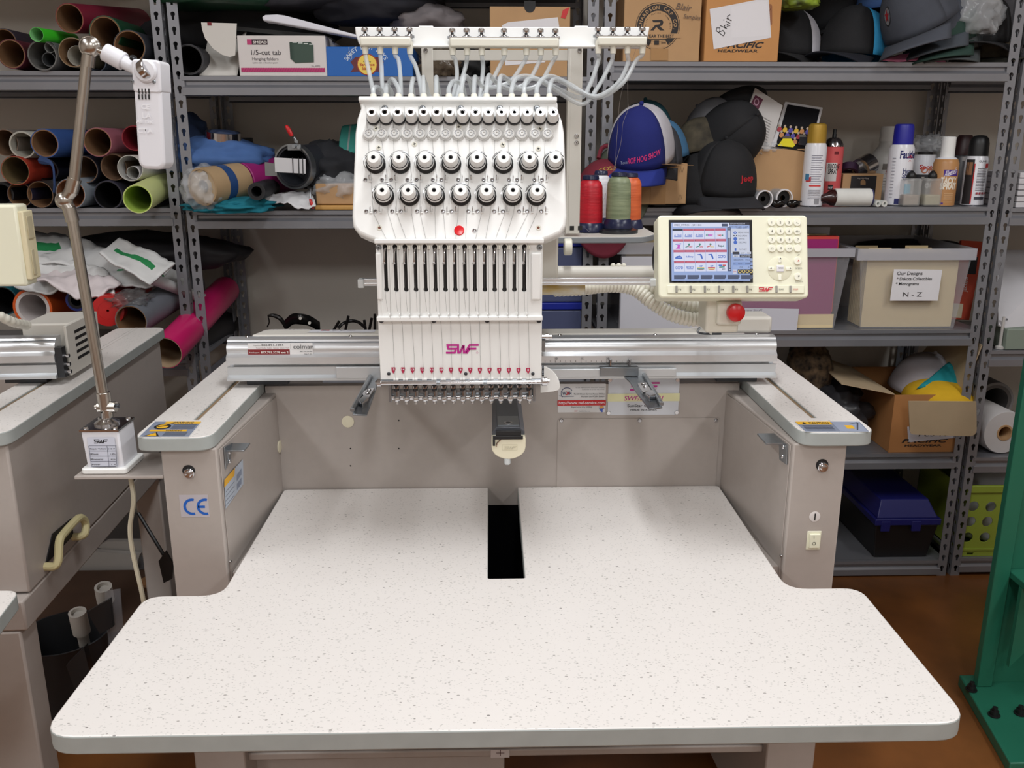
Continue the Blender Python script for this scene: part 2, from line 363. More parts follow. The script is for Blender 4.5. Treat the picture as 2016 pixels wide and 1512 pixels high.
# ================================================================ embroidery machine
EM=thing('embroidery_machine','taupe and white single-head embroidery machine with fifteen needles and control panel','machine',(.02,1.72,0))
ZA=.91; ZT=.68; YP=1.717
def arm_top(x0,x1,g0,g1,yf,yb,yg,par,dx=0,rad=.03):
    m=MB(); fr=FrZ(ZA)
    poly=rounded([(x0+dx,yf),(x1+dx,yf),(x1+dx,yb),(g1+dx,yb),(g1+dx,yg),(g0+dx,yg),(g0+dx,yb),(x0+dx,yb)],[rad,rad,.03,0,0,0,0,.03])
    m.prism(poly,fr,-.024,0,EDGE,SPECK); o=m.build('arm_top',par,bev=.0022,seg=2)
    MB().box((g0+dx-.002,yg-.002,ZA-.022),(g1+dx+.002,yb-.03,ZA-.003),GROOVE).build('groove_liner',par)
    MB().box((g0+dx-.0005,2.0,ZA-.0028),(g1+dx+.0005,yb,ZA-.0002),SPECK).build('groove_end',par)
    return o
at_l=arm_top(-.581,-.4555,-.5125,-.5050,1.369,2.235,1.466,EM)
at_r=arm_top(.508,.634,.5545,.5620,1.369,2.235,1.452,EM)
def housing(pts,par):
    return MB().prism(pts,FrZ(.06),0,ZA-.0245-.06,BODY).build('arm_housing',par,bev=.003)
h_l=housing([(-.5445,1.385),(-.4525,1.385),(-.4322,1.717),(-.4322,2.2),(-.5445,2.2)],EM); h_r=housing([(.5031,1.385),(.5935,1.385),(.5935,2.2),(.4760,2.2),(.4760,1.717)],EM)
FLX=Fr((-.4525,1.385,0),Vector((.0203,.332,0)).normalized(),(0,0,1))   # inner face of left arm, normal +x
FRX=Fr((.5031,1.385,0),Vector((.0271,-.332,0)).normalized(),(0,0,1))   # inner face of right arm, normal -x
for x in (-.50,.546):
    for y in (1.45,2.1): MB().lathe([(.022,0),(.022,.012),(.008,.016),(.008,.062)],(x,y,0),(0,0,1),RUB,14).build('levelling_foot',EM)
# inner side doors, slightly proud
MB().prism([(.009,.55),(.326,.55),(.326,ZA-.03),(.009,ZA-.03)],FLX,0,.0016,BODY).build('side_door',h_l,bev=.0008)
MB().prism([(-.009,.55),(-.326,.55),(-.326,ZA-.03),(-.009,ZA-.03)],FRX,0,.0016,BODY).build('side_door',h_r,bev=.0008)
# back panel and access panel
bp=MB().box((-.4530,YP,.25),(.5020,YP+.02,.90),BODY).build('back_panel',EM)
fp=FrY(YP); xa,za=fp.hit(1096,955); xb,zb=fp.hit(1417,822)
fpp=Fr((0,YP,0),(1,0,0),(0,0,1))
MB().plate(rounded([(xa,.55),(xb,.55),(xb,zb),(xa,zb)],.006),[],fpp,0,.0018,BODY).build('access_panel',bp)
for (u,v) in ((1105,827),(1259,827),(1409,827)): x,z=fp.hit(u,v); scr(bp,'panel_screw',(x,YP-.0018,z),(0,-1,0),.0045)
def disc(mb,u,v,r,m,h=.002,fr=fp,n=20): 
    x,y=fr.hit(u,v); mb.lathe([(r,0),(r,h*.6),(r*.85,h)],fr.p(x,y,0),fr.n,m,n); return mb
disc(MB(),685,830,.0125,CREAM2).build('cream_plug',bp)
for (u,v) in ((690,883),(785,828),(785,883),(690,917)): disc(MB(),u,v,.0016,BLK,.0006).build('screw_hole',bp)
FLX.o=FLX.o+FLX.n*.0017; FRX.o=FRX.o+FRX.n*.0017
x,y=FLX.hit(550,879); MB().lathe([(.0125,0),(.0125,.0015),(.01,.002)],FLX.p(x,y,0),FLX.n,CREAM2,20).build('cream_plug',h_l)
# nameplate and stickers on back panel
PL=C(206,208,214,.35); YEL=C(226,222,176,.5)
x0,z0=fp.hit(1196,817); x1,z1=fp.hit(1338,745)
npl=MB().plate(rounded([(x0,z0),(x1,z0),(x1,z1),(x0,z1)],.003),[],fpp,0,.0016,PL).build('name_plate',bp)
fq=Fr((0,YP-.0016,0),(1,0,0),(0,0,1)); K=dep(fp.p(*fp.hit(1267,780)))/F
it=[('r',1196.5,775,1337.5,789.5,YEL),('s',1241,769,17,MAG,1.0),('t','SWF/E-T1501',1267,788,13,MAG,{'al':'c','b':.012,'sh':.25,'w':78}),('t','SunStar Co., Ltd',1267,801,8.5,INK,{'al':'c','w':64}),('t','MADE IN KOREA',1267,808.5,5.6,INK,{'al':'c','w':52}),('g',1290,765,2.2,2.6,MAG),('t','R',1290,766.4,2.8,MAG,{'al':'c'})]
decal(fq,it,'lettering',bp,uv=K)
for (u,v) in ((1201,748),(1334,748),(1198,813),(1332,812)): disc(MB(),u,v,.0044,CHR,.002,fq,14).build('plate_screw',bp)
x0,z0=fp.hit(1098,812); x1,z1=fp.hit(1193,755)
MB().plate(rounded([(x0,z0),(x1,z0),(x1,z1),(x0,z1)],.002),[],fpp,0,.0006,C(214,212,212,.4)).build('service_sticker',bp)
NAVY=C(34,46,92); fs=Fr((0,YP-.0007,0),(1,0,0),(0,0,1)); SR=C(196,40,42)
it=[('r',1097.5,788,1192.5,798,SR),('t','http://www.swf-service.com',1145,795.5,8.2,PAPER,{'al':'c','b':.012,'w':90}),('g',1116,774,10.6,11.8,NAVY,.5,3.9),('l',[(1101,779),(1110,781),(1130,780)],.8,NAVY),('t','W24H',1107,777.5,10,NAVY,{'b':.02,'w':18}),('t','24',1114,777.5,10,SR,{'b':.02,'w':7.5}),
 ('t','For 24 Hours Service Access Online',1190,776.5,4.6,INK,{'al':'r','w':60}),('t','We have the W24H System',1190,781.6,4.6,INK,{'al':'r','w':47}),('t','You can experience the value of our company',1190,763,3,C(110,110,115),{'al':'r','w':58}),('t','by the level of Service We provide.',1190,767,3,C(110,110,115),{'al':'r','w':44}),
 ('t','Experience it by visiting',1145,802,4,C(90,90,95),{'al':'c','w':40}),('t','SWF',1131,810,3,SR,{'b':.02}),('t','SunStar Co., Ltd.',1140,810,3,C(120,120,125),{'w':22}),('p',[(1180,801),(1183,797.8),(1188,800),(1189,803),(1181,804)],C(222,160,90)),('p',[(1179,804),(1190,803),(1186,807),(1187,810),(1184,811)],C(60,90,180))]
decal(fs,it,'lettering',bp,uv=K)
# front lock plugs, hasps, CE sticker, switch
def plug(u,v,hh):
    f=FrY(1.385); x,z=f.hit(u,v); o=Vector((x,1.385,z)); m=MB()
    m.lathe([(.0105,0),(.0105,.001)],o+Vector((0,0,.0025)),(0,-1,0),BLK,18)
    m.lathe([(.0088,0),(.0088,.004),(.0075,.0055),(.0055,.0055),(.0055,.008),(.003,.0085)],o+Vector((.001,0,-.0008)),(0,-1,0),CHR,18); m.build('lock_plug',hh)
plug(372,930,h_l); plug(1618,918,h_r)
FF=Fr((0,1.385,0),(1,0,0),(0,0,1)); KF=dep((-.5,1.385,.85))/F; CEB=C(24,92,182,.4)
cs=MB(); x0,z0=FF.hit(357,1018); x1,z1=FF.hit(409,974); cs.plate([(x0,z0),(x1,z0),(x1,z1),(x0,z1)],[],FF,0,.0004,C(182,176,182,.35)); ce=cs.build('ce_sticker',h_l)
KC=dep((-.5,1.385,.80))/F; xc,zc=FF.hit(379,997.5); r=.0145
for (cx,br) in ((379,0),(405,1)):
    m=MB()
    x,z=FF.hit(cx,997.5)
    A=circ(x,z,.0150,16,RD(75),RD(285)); B=circ(x,z,.0105,16,RD(75),RD(285)); n=len(A)
    m.add([FF.p(*q,.0006) for q in A+B],[(n+i,n+i+1,i+1,i) for i in range(n-1)],CEB)
    if br: m.add([FF.p(x-.0125,z-.0022,.0006),FF.p(x-.001,z-.0022,.0006),FF.p(x-.001,z+.0022,.0006),FF.p(x-.0125,z+.0022,.0006)],[(0,1,2,3)],CEB)
    m.build('ce_letter',h_l,sharp=False)
def hasp(fx,us,hh,sg):
    # plate on inner face + catch
    m=MB(); pts=[fx.hit(u,v) for u,v in us]
    m.prism(pts,fx,.0005,.0028,STEEL); return m
m=hasp(FLX,((439,880),(455,872),(451,905),(442,924)),h_l,1)
for (u,v) in ((447,890),(448,908)): x,y=FLX.hit(u,v); screw(m,FLX.p(x,y,.0028),FLX.n,.004)
a=[FLX.hit(446,873),FLX.hit(464,869),FLX.hit(479,852),FLX.hit(462,850)]
p0=FLX.p(*FLX.hit(447,880),.003); 
m.box((p0.x-.002,p0.y-.008,p0.z-.006),(p0.x+.028,p0.y+.03,p0.z-.003),STEEL).box((p0.x-.004,p0.y-.008,p0.z-.02),(p0.x,p0.y+.006,p0.z-.003),STEEL); m.build('latch_bracket',h_l,bev=.0008)
m=hasp(FRX,((1536,868),(1552,875),(1551,915),(1537,905)),h_r,-1)
for (u,v) in ((1546,880),(1544,899)): x,y=FRX.hit(u,v); screw(m,FRX.p(x,y,.0028),FRX.n,.004)
p0=FRX.p(*FRX.hit(1543,868),.003); m.box((p0.x-.030,p0.y-.008,p0.z-.004),(p0.x+.002,p0.y+.045,p0.z-.001),STEEL); m.build('latch_bracket',h_r,bev=.0008)
OR=C(226,170,50); BLU=C(176,186,200,.4)
def persp_poly(fx,pts,m,mb,z): mb.add([fx.p(*fx.hit(u,v),z) for u,v in pts],[tuple(range(len(pts)))],m)
m=MB(); persp_poly(FLX,((440,945),(477,904),(478,953),(443,1002)),BLU,m,.0012); persp_poly(FLX,((440,945),(461,921),(460,936),(440,960)),OR,m,.0014)
for k in range(4): persp_poly(FLX,((443,968+9*k),(460,947+9*k),(460,948.5+9*k),(443,969.5+9*k)),C(120,124,135),m,.0014)
for k in range(2): persp_poly(FLX,((465,935+18*k),(474,922+18*k),(474,934+18*k),(465,947+18*k)),C(130,140,160),m,.0014)
m.build('warning_sticker',h_l,sharp=False)
f=FF; x0,z0=f.hit(1586,1082); x1,z1=f.hit(1617,1045)
m=MB(); m.plate([(x0,z0),(x1,z0),(x1,z1),(x0,z1)],[],FF,0,.0015,CREAM); x0,z0=f.hit(1591,1077); x1,z1=f.hit(1614,1050); m.plate([(x0,z0),(x1,z0),(x1,z1),(x0,z1)],[],FF,0,.005,CREAM)
sw=m.build('rocker_switch',h_r,bev=.0012)
fsw=Fr((0,1.3799,0),(1,0,0),(0,0,1)); ks=dep((.53,1.38,.75))/F
decal(fsw,[('l',[(1602.5,1054),(1602.5,1060)],1,INK),('g',1602.5,1070,2.6,3.5,INK)],'lettering',h_r,uv=ks)
disc(MB(),1604,1017,.0095,C(214,208,206),.0008,FF,24).build('button_ring',h_r); m=MB(); x,z=FF.hit(1604,1017); m.box((x-.001,1.3838,z-.006),(x+.001,1.3832,z+.006),INK); m.build('button_mark',h_r)
for fx,u,v,hh in ((FLX,453,1105,h_l),(FRX,1538,1094,h_r)): x,y=fx.hit(u,v); scr(hh,'door_screw',fx.p(x,y,0),fx.n,.003)
# stickers on arm tops
ft=Fr((0,0,ZA+.0002),(1,0,0),(0,1,0))
def topsticker(quad,items,par):
    # quad corners TL,TR,BR,BL in photo -> bilinear on arm top
    c=[Vector(ft.hit(*q)) for q in quad]
    def P(s,t,z): q=(c[0]*(1-s)+c[1]*s)*(1-t)+(c[3]*(1-s)+c[2]*s)*t; return ft.p(q.x,q.y,z)
    m=MB(); z=.0003
    for s0,t0,s1,t1,mm in items:
        z+=.00012; m.add([P(s0,t0,z),P(s0,t1,z),P(s1,t1,z),P(s1,t0,z)],[(0,1,2,3)],mm)
    return m,P
GREY=C(122,130,148); YL=C(222,170,36); WT=C(232,226,220)
m,P=topsticker(((305,830),(398,830),(372,861),(272,861)),[(0,0,1,1,C(232,230,228)),(.01,.02,.99,.98,GREY),(.25,.02,.99,.17,YL),(0.1,.55,.85,.66,YL)],EM)
def ptext(P,t,s0,t0,s1,size,mm,mb,z=.001,b=.01):
    vs,fs=text_mesh(t,b); xs=[v[0] for v in vs]; w=max(xs)-min(xs)
    mb.add([P(s0+(v[0]-min(xs))/w*(s1-s0),t0-v[1]*size,z) for v in vs],fs,mm)
ptext(P,'WARNING',.45,.155,.85,.16,INK,m); ptext(P,'WARNING',.42,.65,.75,.13,INK,m)
for k in range(5): m.add([P(.48,.24+.06*k,.001),P(.48,.26+.06*k,.001),P(.95,.26+.06*k,.001),P(.95,.24+.06*k,.001)],[(0,1,2,3)],C(80,86,100))
for k in range(4): m.add([P(.45,.73+.06*k,.001),P(.45,.75+.06*k,.001),P(.9,.75+.06*k,.001),P(.9,.73+.06*k,.001)],[(0,1,2,3)],C(80,86,100))
m.add([P(.28+.17*math.cos(a),.36+.17*math.sin(a)*1.0,.001) for a in [-2*PI*k/20 for k in range(20)]],[tuple(range(20))],INK); m.add([P(.28+.12*math.cos(a),.36+.12*math.sin(a),.0011) for a in [-2*PI*k/20 for k in range(20)]],[tuple(range(20))],YL)
m.add([P(.16,.36,.0012),P(.2,.40,.0012),P(.42,.30,.0012),P(.36,.27,.0012)],[(0,1,2,3)],INK)
m.add([P(.07,.97,.001),P(.40,.97,.001),P(.28,.72,.001)],[(0,1,2)],INK); m.add([P(.13,.94,.0011),P(.34,.94,.0011),P(.27,.76,.0011)],[(0,1,2)],YL); m.add([P(.38,.155,.001),P(.46,.155,.001),P(.44,.05,.001)],[(0,1,2)],INK)
m.build('warning_sticker',EM,sharp=False)
m,P=topsticker(((1562,830),(1693,830),(1713,851),(1585,851)),[(0,0,1,1,C(232,230,228)),(.01,.03,.99,.97,GREY),(.02,.03,.54,.32,YL),(.55,.04,.97,.95,C(142,150,170)),(.70,.40,.82,.72,YL)],EM)
ptext(P,'CAUTION',.2,.27,.5,.25,INK,m); m.add([P(.09,.27,.001),P(.15,.27,.001),P(.13,.08,.001)],[(0,1,2)],INK)
for k in range(4): m.add([P(.06,.42+.13*k,.001),P(.06,.47+.13*k,.001),P(.5,.47+.13*k,.001),P(.5,.42+.13*k,.001)],[(0,1,2,3)],C(70,76,92))
m.add([P(.80,.25,.001),P(.93,.12,.001),P(.95,.16,.001),P(.84,.85,.001),P(.82,.85,.001),P(.92,.2,.001)],[(5,4,3,2,1,0)],C(50,54,66))
m.build('caution_sticker',EM,sharp=False)
# beam and rails
def beam(x0,x1,par,dy=0):
    fr=Fr((x0,dy,0),(0,1,0),(0,0,1))
    prof=[(1.708,1.004),(1.692,1.004),(1.686,1.0015),(1.684,.9978),(1.689,.9970),(1.681,.995),(1.6765,.990),(1.6755,.983),(1.6765,.977),(1.668,.9705),(1.668,.957),(1.69,.957),(1.69,.948),(1.708,.948)]
    MB().prism(prof,fr,0,x1-x0,ALU).build('pantograph_beam',par)
    MB().prism([(1.672,.951),(1.672,.935),(1.664,.930),(1.664,.925),(1.708,.925),(1.708,.9475),(1.692,.9475),(1.676,.951)],fr,0,x1-x0,ALU2).build('beam_rail',par)
    MB().box((x0+.03,1.69+dy,.911),(x0+.11,1.73+dy,.9245),DARKST).build('beam_carriage',par); MB().box((x1-.11,1.69+dy,.911),(x1-.03,1.73+dy,.9245),DARKST).build('beam_carriage',par)
beam(-.511,.558,EM)
for u in (483,688,1103,1292,1493): x,z=FrY(1.688).hit(u,661); scr(EM,'beam_screw',(x,1.699,1.004),(0,0,1),.004)
fb=Fr((0,1.6673,0),(1,0,0),(0,0,1)); KB=dep((.2,1.667,.96))/F
it=[]
for i in range(35):
    u=1073+i*10.1; 
    if u>1240: break
    c=(i+8)
    it.append(('l',[(u,709.5),(u,712.5 if c%5 else 714)],.7,INK))
for (s,u) in (('10',1095),('15',1146),('20',1196)): it.append(('t',s,u,707.5,6.2,INK,{'al':'c','b':.005}))
decal(fb,it,'scale_marks',EM,uv=KB)
fst=Fr((0,1.6748,0),(1,0,0),(0,0,1)); DR=C(128,36,40)
it=[('r',488,675.5,617,704.5,C(232,230,230,.4)),('r',488,688,571.5,704.5,DR),('l',[(572,676),(572,687)],.4,C(150,150,150)),('l',[(572,687.5),(617,687.5)],.3,C(150,150,150)),
 ('t','800.891.1094',515,680.8,4.4,INK,{'b':.02,'w':43}),('t','Supplies',499,680.6,2.8,INK,{'w':14}),('t','Thread  Needles  Bobbins  Backings  Scissors  Tools',504,686,3,C(150,110,115),{'w':65}),
 ('t','877.793.3278 ext 2',514,695.5,5.6,WT,{'b':.025,'w':54}),('t','Tech Support:',491,695,3.6,WT,{'w':20,'b':.01}),('t','Your source of Embroidery and Graphic Printing Equipment for the apparel',490,699.7,2.4,C(214,160,160),{'w':80}),('t','We will help to keep your business running',512,703.5,2.4,C(214,160,160),{'w':58}),
 ('t','colman',578,686,12,C(60,60,65),{'w':39}),('t','5000 S. West Shore Blvd',615,692.5,3.2,INK,{'al':'r','w':24,'b':.01}),('t','Tampa, FL 33611',615,697.3,3.2,INK,{'al':'r','w':16,'b':.01}),('t','www.colmanandcompany.com',615,702.3,2.6,INK,{'al':'r','w':31,'b':.01})]
decal(fst,it,'dealer_sticker',EM,uv=dep((-.4,1.675,.98))/F)
# covers behind the beam
m=MB(); fr=FrZ(1.0105); pts=[FrZ(1.012).hit(u,v) for u,v in ((470,668),(505,651),(745,651),(745,668))]
MB().prism(rounded([(-.470,1.709),(-.10,1.709),(-.10,1.757),(-.455,1.757)],[.004,.004,.004,.02]),FrZ(.93),0,.0765,LGREY).build('beam_cover',EM,bev=.003)
ftc=Fr((0,0,1.0067),(1,0,0),(0,1,0))
decal(ftc,[('p',[ftc.hit(q[0],649.5+(q[1]-653)*.6) for q in ((604,662),(615,653),(741,653),(736,662))],C(200,200,206)),('p',[ftc.hit(q[0],649.5+(q[1]-653)*.6) for q in ((631,656.5),(634,653.5),(650,653.5),(648,656.5))],C(150,40,46)),('p',[ftc.hit(q[0],649.5+(q[1]-653)*.6) for q in ((635,656.5),(637,654.5),(643,654.5),(641,656.5))],C(40,44,60)),('l',[ftc.hit(q[0],649.5+(q[1]-653)*.6) for q in ((655,657),(668,653.5),(672,656),(680,654),(690,655.5),(700,654.5))],.002,INK)],'cover_sticker',EM)
MB().box((.085,1.709,.93),(.43,1.757,1.0065),LGREY).build('beam_cover',EM,bev=.004)
m=MB().box((.432,1.709,1.0045),(.557,1.775,1.038),LGREY).build('motor_cover',EM,bev=.006)
# hoop driver arms
fh=FrZ(.930)
def hoop_arm(poly,rim,clip,clip2,knob):
    m=MB(); f2=Fr((0,0,.928),(1,0,0),(0,1,0))
    m.prism([fh.hit(*q) for q in poly],f2,0,.003,STEEL)
    a=[fh.hit(*q) for q in rim]; m.tube([f2.p(a[0][0],a[0][1],.006),f2.p(a[1][0],a[1][1],.006)],.0045,STEEL,6)
    m.prism([fh.hit(*q) for q in clip],f2,.003,.008,CHR); m.prism([fh.hit(*q) for q in clip2],f2,.003,.013,CHR)
    for q in knob: x,y=fh.hit(*q); screw(m,f2.p(x,y,.008),(0,0,1),.004)
    o=m.build('hoop_arm',EM,bev=.0007); return o
hoop_arm([(735,722),(748,724),(741,765),(729,800),(722,818),(694,816),(704,785)],[(741,722),(694,812)],[(711,778),(729,770),(738,770),(722,795)],[(706,800),(718,788),(726,792),(714,806)],[(724,780),(727,774)])
hoop_arm([(1185,724),(1252,720),(1263,728),(1304,802),(1278,806),(1252,772),(1240,752),(1225,738)],[(1258,724),(1302,800)],[(1254,760),(1272,758),(1283,776),(1264,778)],[(1270,784),(1284,778),(1290,788),(1278,792)],[(1266,762),(1270,767)])
MB().box((-.215,1.655,.924),(-.19,1.672,.956),STEEL).box((-.30,1.660,.930),(-.19,1.6655,.953),ALU2).build('arm_bracket',EM,bev=.001)
MB().box((.21,1.655,.932),(.285,1.672,.950),STEEL).box((.08,1.660,.930),(.36,1.6655,.946),ALU2).build('arm_bracket',EM,bev=.001)
for u in (1202,1240):
    m=MB(); x,z=FrY(1.66).hit(u,716); m.cyl((x,1.662,z-.004),(x,1.662,z+.006),.003,CHR,n=10); screw(m,(x,1.662,z+.006),(0,0,1),.0035); m.build('bracket_screw',EM)
# ---------------------------------------------------------------- cylinder arm
CX=.0277; hw=.0285
fc=Fr((CX,1.40,0),(1,0,0),(0,0,1))
def ush(zt,zb,w,ch=.008): # U shape polygon
    n=10; pts=[(-w,zt-ch),(-w+ch,zt),(w-ch,zt),(w,zt-ch)]
    zc=zb+w*.75
    pts+=[(w*math.cos(a),zc+(zc-zb)*math.sin(a)) for a in [0-PI*k/n for k in range(n+1)]]
    return pts
ca=MB().prism(ush(.9095,.862,hw*.96),fc,-.317,-.012,mat('arm_grey_metal',(92,95,102),.35,.4)).build('cylinder_arm',EM,bev=.0008)
MB().prism(ush(.896,.857,hw,.002),fc,-.022,0,CREAM2).build('end_cap',ca,bev=.003,seg=3)
MB().box((CX-.018,1.42,.9095),(CX+.018,1.47,.9112),STEEL).cyl((CX,1.43,.911),(CX,1.43,.9122),.0075,CHR).cyl((CX,1.43,.9122),(CX,1.43,.9126),.004,DARKST).build('needle_plate',ca)
MB().box((CX-.021,1.3985,.8975),(CX+.021,1.402,.9075),BLK).box((CX-.0265,1.397,.893),(CX+.024,1.401,.899),BLK).box((CX-.0265,1.396,.882),(CX-.0225,1.400,.894),BLK).build('hook_guard',ca,bev=.0008)
fe=FrY(1.3985); MB().tube([fe.p(*fe.hit(u,v)) for u,v in ((977,879),(979,872),(988,863),(1017,862.5))],.0012,CHR,6).build('thread_lever',ca)
MB().lathe([(.006,0),(.006,-.011),(.0045,-.014)],(CX-.002,1.412,.858),(0,0,1),mat('glass_pin',(205,210,212),.15,.5),12).build('drain_pin',ca)
decal(Fr((0,1.4,0),(1,0,0),(0,0,1)),[('s',993,884.5,6.5,C(206,199,174),1.1),('l',[(989,875),(1018,875),(1018,886),(989,886),(989,875)],.8,C(206,199,174))],'lettering',ca,uv=dep((0,1.4,.88))/F)
# ---------------------------------------------------------------- table
TB=MB(); fr=FrZ(ZT)
s0,s1=-.0082,.0526; ys=1.318
poly=[(-.5475,.928),(.5895,.928),(.5895,1.262),(.4705,1.292),(.4705,1.7145),(s1,1.7145),(s1,ys),(s0,ys),(s0,1.7145),(-.4300,1.7145),(-.4300,1.292),(-.5475,1.262)]
poly=[(-.5475,.928),(.5895,.928),(.5895,1.272),(.4722,1.272),(.4722,1.7145),(s1,1.7145),(s1,ys),(s0,ys),(s0,1.7145),(-.4292,1.7145),(-.4292,1.272),(-.5475,1.272)]
TBo=TB.prism(rounded(poly,[.042,.042,.03,.035,.012,0,.004,.004,0,.012,.035,.03],6),fr,-.026,0,EDGE,SPECK).build('work_table',bev=.0022,seg=2,label='white speckled T-shaped work table with grey edge and central slot',cat='table')
MB().box((-.449,1.40,ZT-.06),(-.03,1.716,ZT-.0265),BODY).build('table_support',EM); MB().box((.075,1.40,ZT-.06),(.50,1.716,ZT-.0265),BODY).build('table_support',EM)
MB().box((-.016,1.305,ZT-.23),(.060,1.7165,ZT-.225),RUB).box((-.016,1.305,ZT-.2245),(-.012,1.7165,ZT-.0268),RUB).box((.056,1.305,ZT-.2245),(.060,1.7165,ZT-.0268),RUB).box((-.0115,1.305,ZT-.2245),(.0555,1.309,ZT-.0268),RUB).box((-.0115,1.7125,ZT-.2245),(.0555,1.7165,ZT-.04),RUB).build('thread_chute',EM)  # black open box added below the slot so its inside stays in deep shade
# lower frame
z1=FrY(1.40).hit(985,1476)[1]; z0=FrY(1.40).hit(985,1490)[1]
MB().box((-.4526,1.40,z0),(.5015,1.46,z1),BODY).build('cross_bar',EM,bev=.003)
decal(Fr((0,1.3995,0),(1,0,0),(0,0,1)),[('r',966,1476,1003,1491,C(206,200,200)),('l',[(977,1482),(993,1482)],1.6,C(90,60,60)),('l',[(985,1476),(985,1488)],1.6,C(90,60,60))],'centre_sticker',EM,uv=dep((0,1.4,.29))/F)
MB().box((-.4526,1.44,.06),(.02,2.1,.26),BODY).build('motor_box',EM,bev=.004)
MB().box((.19,1.47,.271),(.28,1.72,.279),C(60,130,160)).box((.275,1.47,.262),(.5015,1.76,.2705),BODY).build('lower_tray',EM,bev=.002)
# ---------------------------------------------------------------- sewing head
TI=RD(21); HF=Fr((0,1.385,1.2255),(1,0,0),(0,math.sin(TI),math.cos(TI)))
hd=MB()
out=[HF.hit(u,v) for u,v in ((707,197),(710,212),(703,232),(699,262),(693,425),(695,445),(706,459),(725,468),(744,474),(1066,474),(1085,468),(1105,458),(1114,444),(1116,425),(1111,262),(1107,238),(1098,214),(1098,197))]
SH=hd.prism(out[::-1],HF,-.030,0,WH).build('sewing_head',EM,bev=.005,seg=3)
# top flange
a=HF.hit(707,203); b=HF.hit(1096,194)
MB().prism([(a[0],a[1]),(b[0],a[1]),(b[0],b[1]),(a[0],b[1])],HF,-.02,.009,WH).build('top_flange',SH,bev=.002)
# rear body
zt=HF.p(0,a[1]).z
MB().box((-.18,1.492,1.232),(.086,1.55,1.40),WH2).box((-.168,1.4705,1.147),(.112,2.02,1.2315),LGREY).box((-.165,1.4025,1.0),(.078,1.47,1.205),WH2).build('head_casting',EM,bev=.004)
MB().box((-.12,1.75,.90),(.06,2.05,1.30),LGREY).build('column',EM,bev=.01)
NI=15
# nipples
nip=[]
for i in range(NI):
    u=733+i*25.0; x,y=HF.hit(u,196); p=HF.p(x,y+.001,-.012); nip.append(p)
    MB().lathe([(.0052,-.004),(.0052,.012),(.0042,.013)],p,HF.y,WH2,12,ref=(1,0,0)).build('tube_nipple',SH)
x0,y0=HF.hit(722,193); x1,_=HF.hit(1092,193)
MB().prism([(x0,y0-.002),(x1,y0-.002),(x1,y0+.002),(x0,y0+.002)],HF,-.02,-.006,WH).build('nipple_strip',SH)
axp=Vector((0,-math.cos(TI+RD(7)),math.sin(TI+RD(7))))
def knob_small(p):
    return MB().lathe([(.0098,0,BLK),(.0102,.004,BLK),(.0094,.005,DARKST),(.0094,.0065,BLK),(.0093,.007,WH),(.0088,.014,WH),(.0079,.022,WH),(.0074,.0245,WH),(.0042,.0245,WH),(.0036,.0235,CHR),(.0030,.0235,CHR),(.0022,.018,BLK),(.0001,.018,BLK)],p,axp,WH,22)
kn0=None
for i in range(NI):
    x,y=HF.hit(735.5+i*25.15,236); p=HF.p(x,y,0)
    if kn0 is None: kn0=knob_small(p).build('pretension_knob',SH); o0=p
    else: dup(kn0,p-o0,SH)
ro0=None
for i in range(NI):
    x,y=HF.hit(727+i*25.05,265.5); p=HF.p(x,y,0)
    if ro0 is None:
        m=MB().lathe([(.0100,0),(.0102,.002),(.0095,.003),(.0086,.0028),(.0086,.0055),(.0078,.007),(.0062,.0075),(.0055,.0062),(.0034,.0062),(.0030,.0085),(.0018,.0085),(.0015,.007),(.0001,.007)],p,HF.n,mat('soft_white_plastic',(222,222,220),.35),22)
        for k in range(12):
            a=2*PI*k/12; q=p+HF.x*(.0048*math.cos(a))+HF.y*(.0048*math.sin(a))+HF.n*.0063; m.tube([q-(HF.x*math.cos(a)+HF.y*math.sin(a))*.0012,q+(HF.x*math.cos(a)+HF.y*math.sin(a))*.0012],.0003,GREY,4)
        ro0=m.build('thread_roller',SH); o1=p
    else: dup(ro0,p-o1,SH)
tk0=None
def knurl(m,p,ax,r,h0,h1,n=28):
    e1=HF.x; e2=ax.cross(e1).normalized()
    for k in range(n):
        a=2*PI*k/n; d=e1*math.cos(a)+e2*math.sin(a); m.tube([p+ax*h0+d*r,p+ax*h1+d*(r*.96)],.0006,WH,4)
def tension(p):
    ax=Vector((0,-math.cos(TI-RD(0)),math.sin(TI-RD(0)))); m=MB()
    m.lathe([(.0150,0,CHR),(.0155,.002,STEEL),(.0150,.003,BLK),(.0135,.004,BLK),(.0150,.0065,CHR),(.0152,.0075,CHR),(.0128,.0095,BLK),(.0130,.0115,CHR),(.0125,.013,WH),(.0124,.0165,WH),(.0112,.0172,DARKST),(.0112,.0185,WH),(.0104,.029,WH),(.0085,.032,WH),(.0034,.0322,WH),(.0028,.0312,STEEL),(.0020,.0312,BLK),(.0001,.028,BLK)],p,ax,WH,26)
    knurl(m,p,ax,.0109,.019,.027)
    arc=[p+HF.n*.010+HF.x*(.0178*math.cos(a))+HF.y*(.0178*math.sin(a)+.001) for a in [RD(48+k*13) for k in range(14)]]
    m.tube(arc,.0005,CHR,5); arc2=[p+HF.n*.006+HF.x*(.0165*math.cos(a))+HF.y*(.0165*math.sin(a)+.002) for a in [RD(30+k*13) for k in range(11)]]; m.tube(arc2,.0006,DARKST,5)
    return m
for row,us in ((324,(740,789,839,889,940,991,1041,1091)),(387,(757,807,857,908,958,1009,1056))):
    for u in us:
        x,y=HF.hit(u,row); p=HF.p(x,y,0)
        if tk0 is None: tk0=tension(p).build('tension_knob',SH); o2=p
        else: dup(tk0,p-o2,SH)
hk0=None
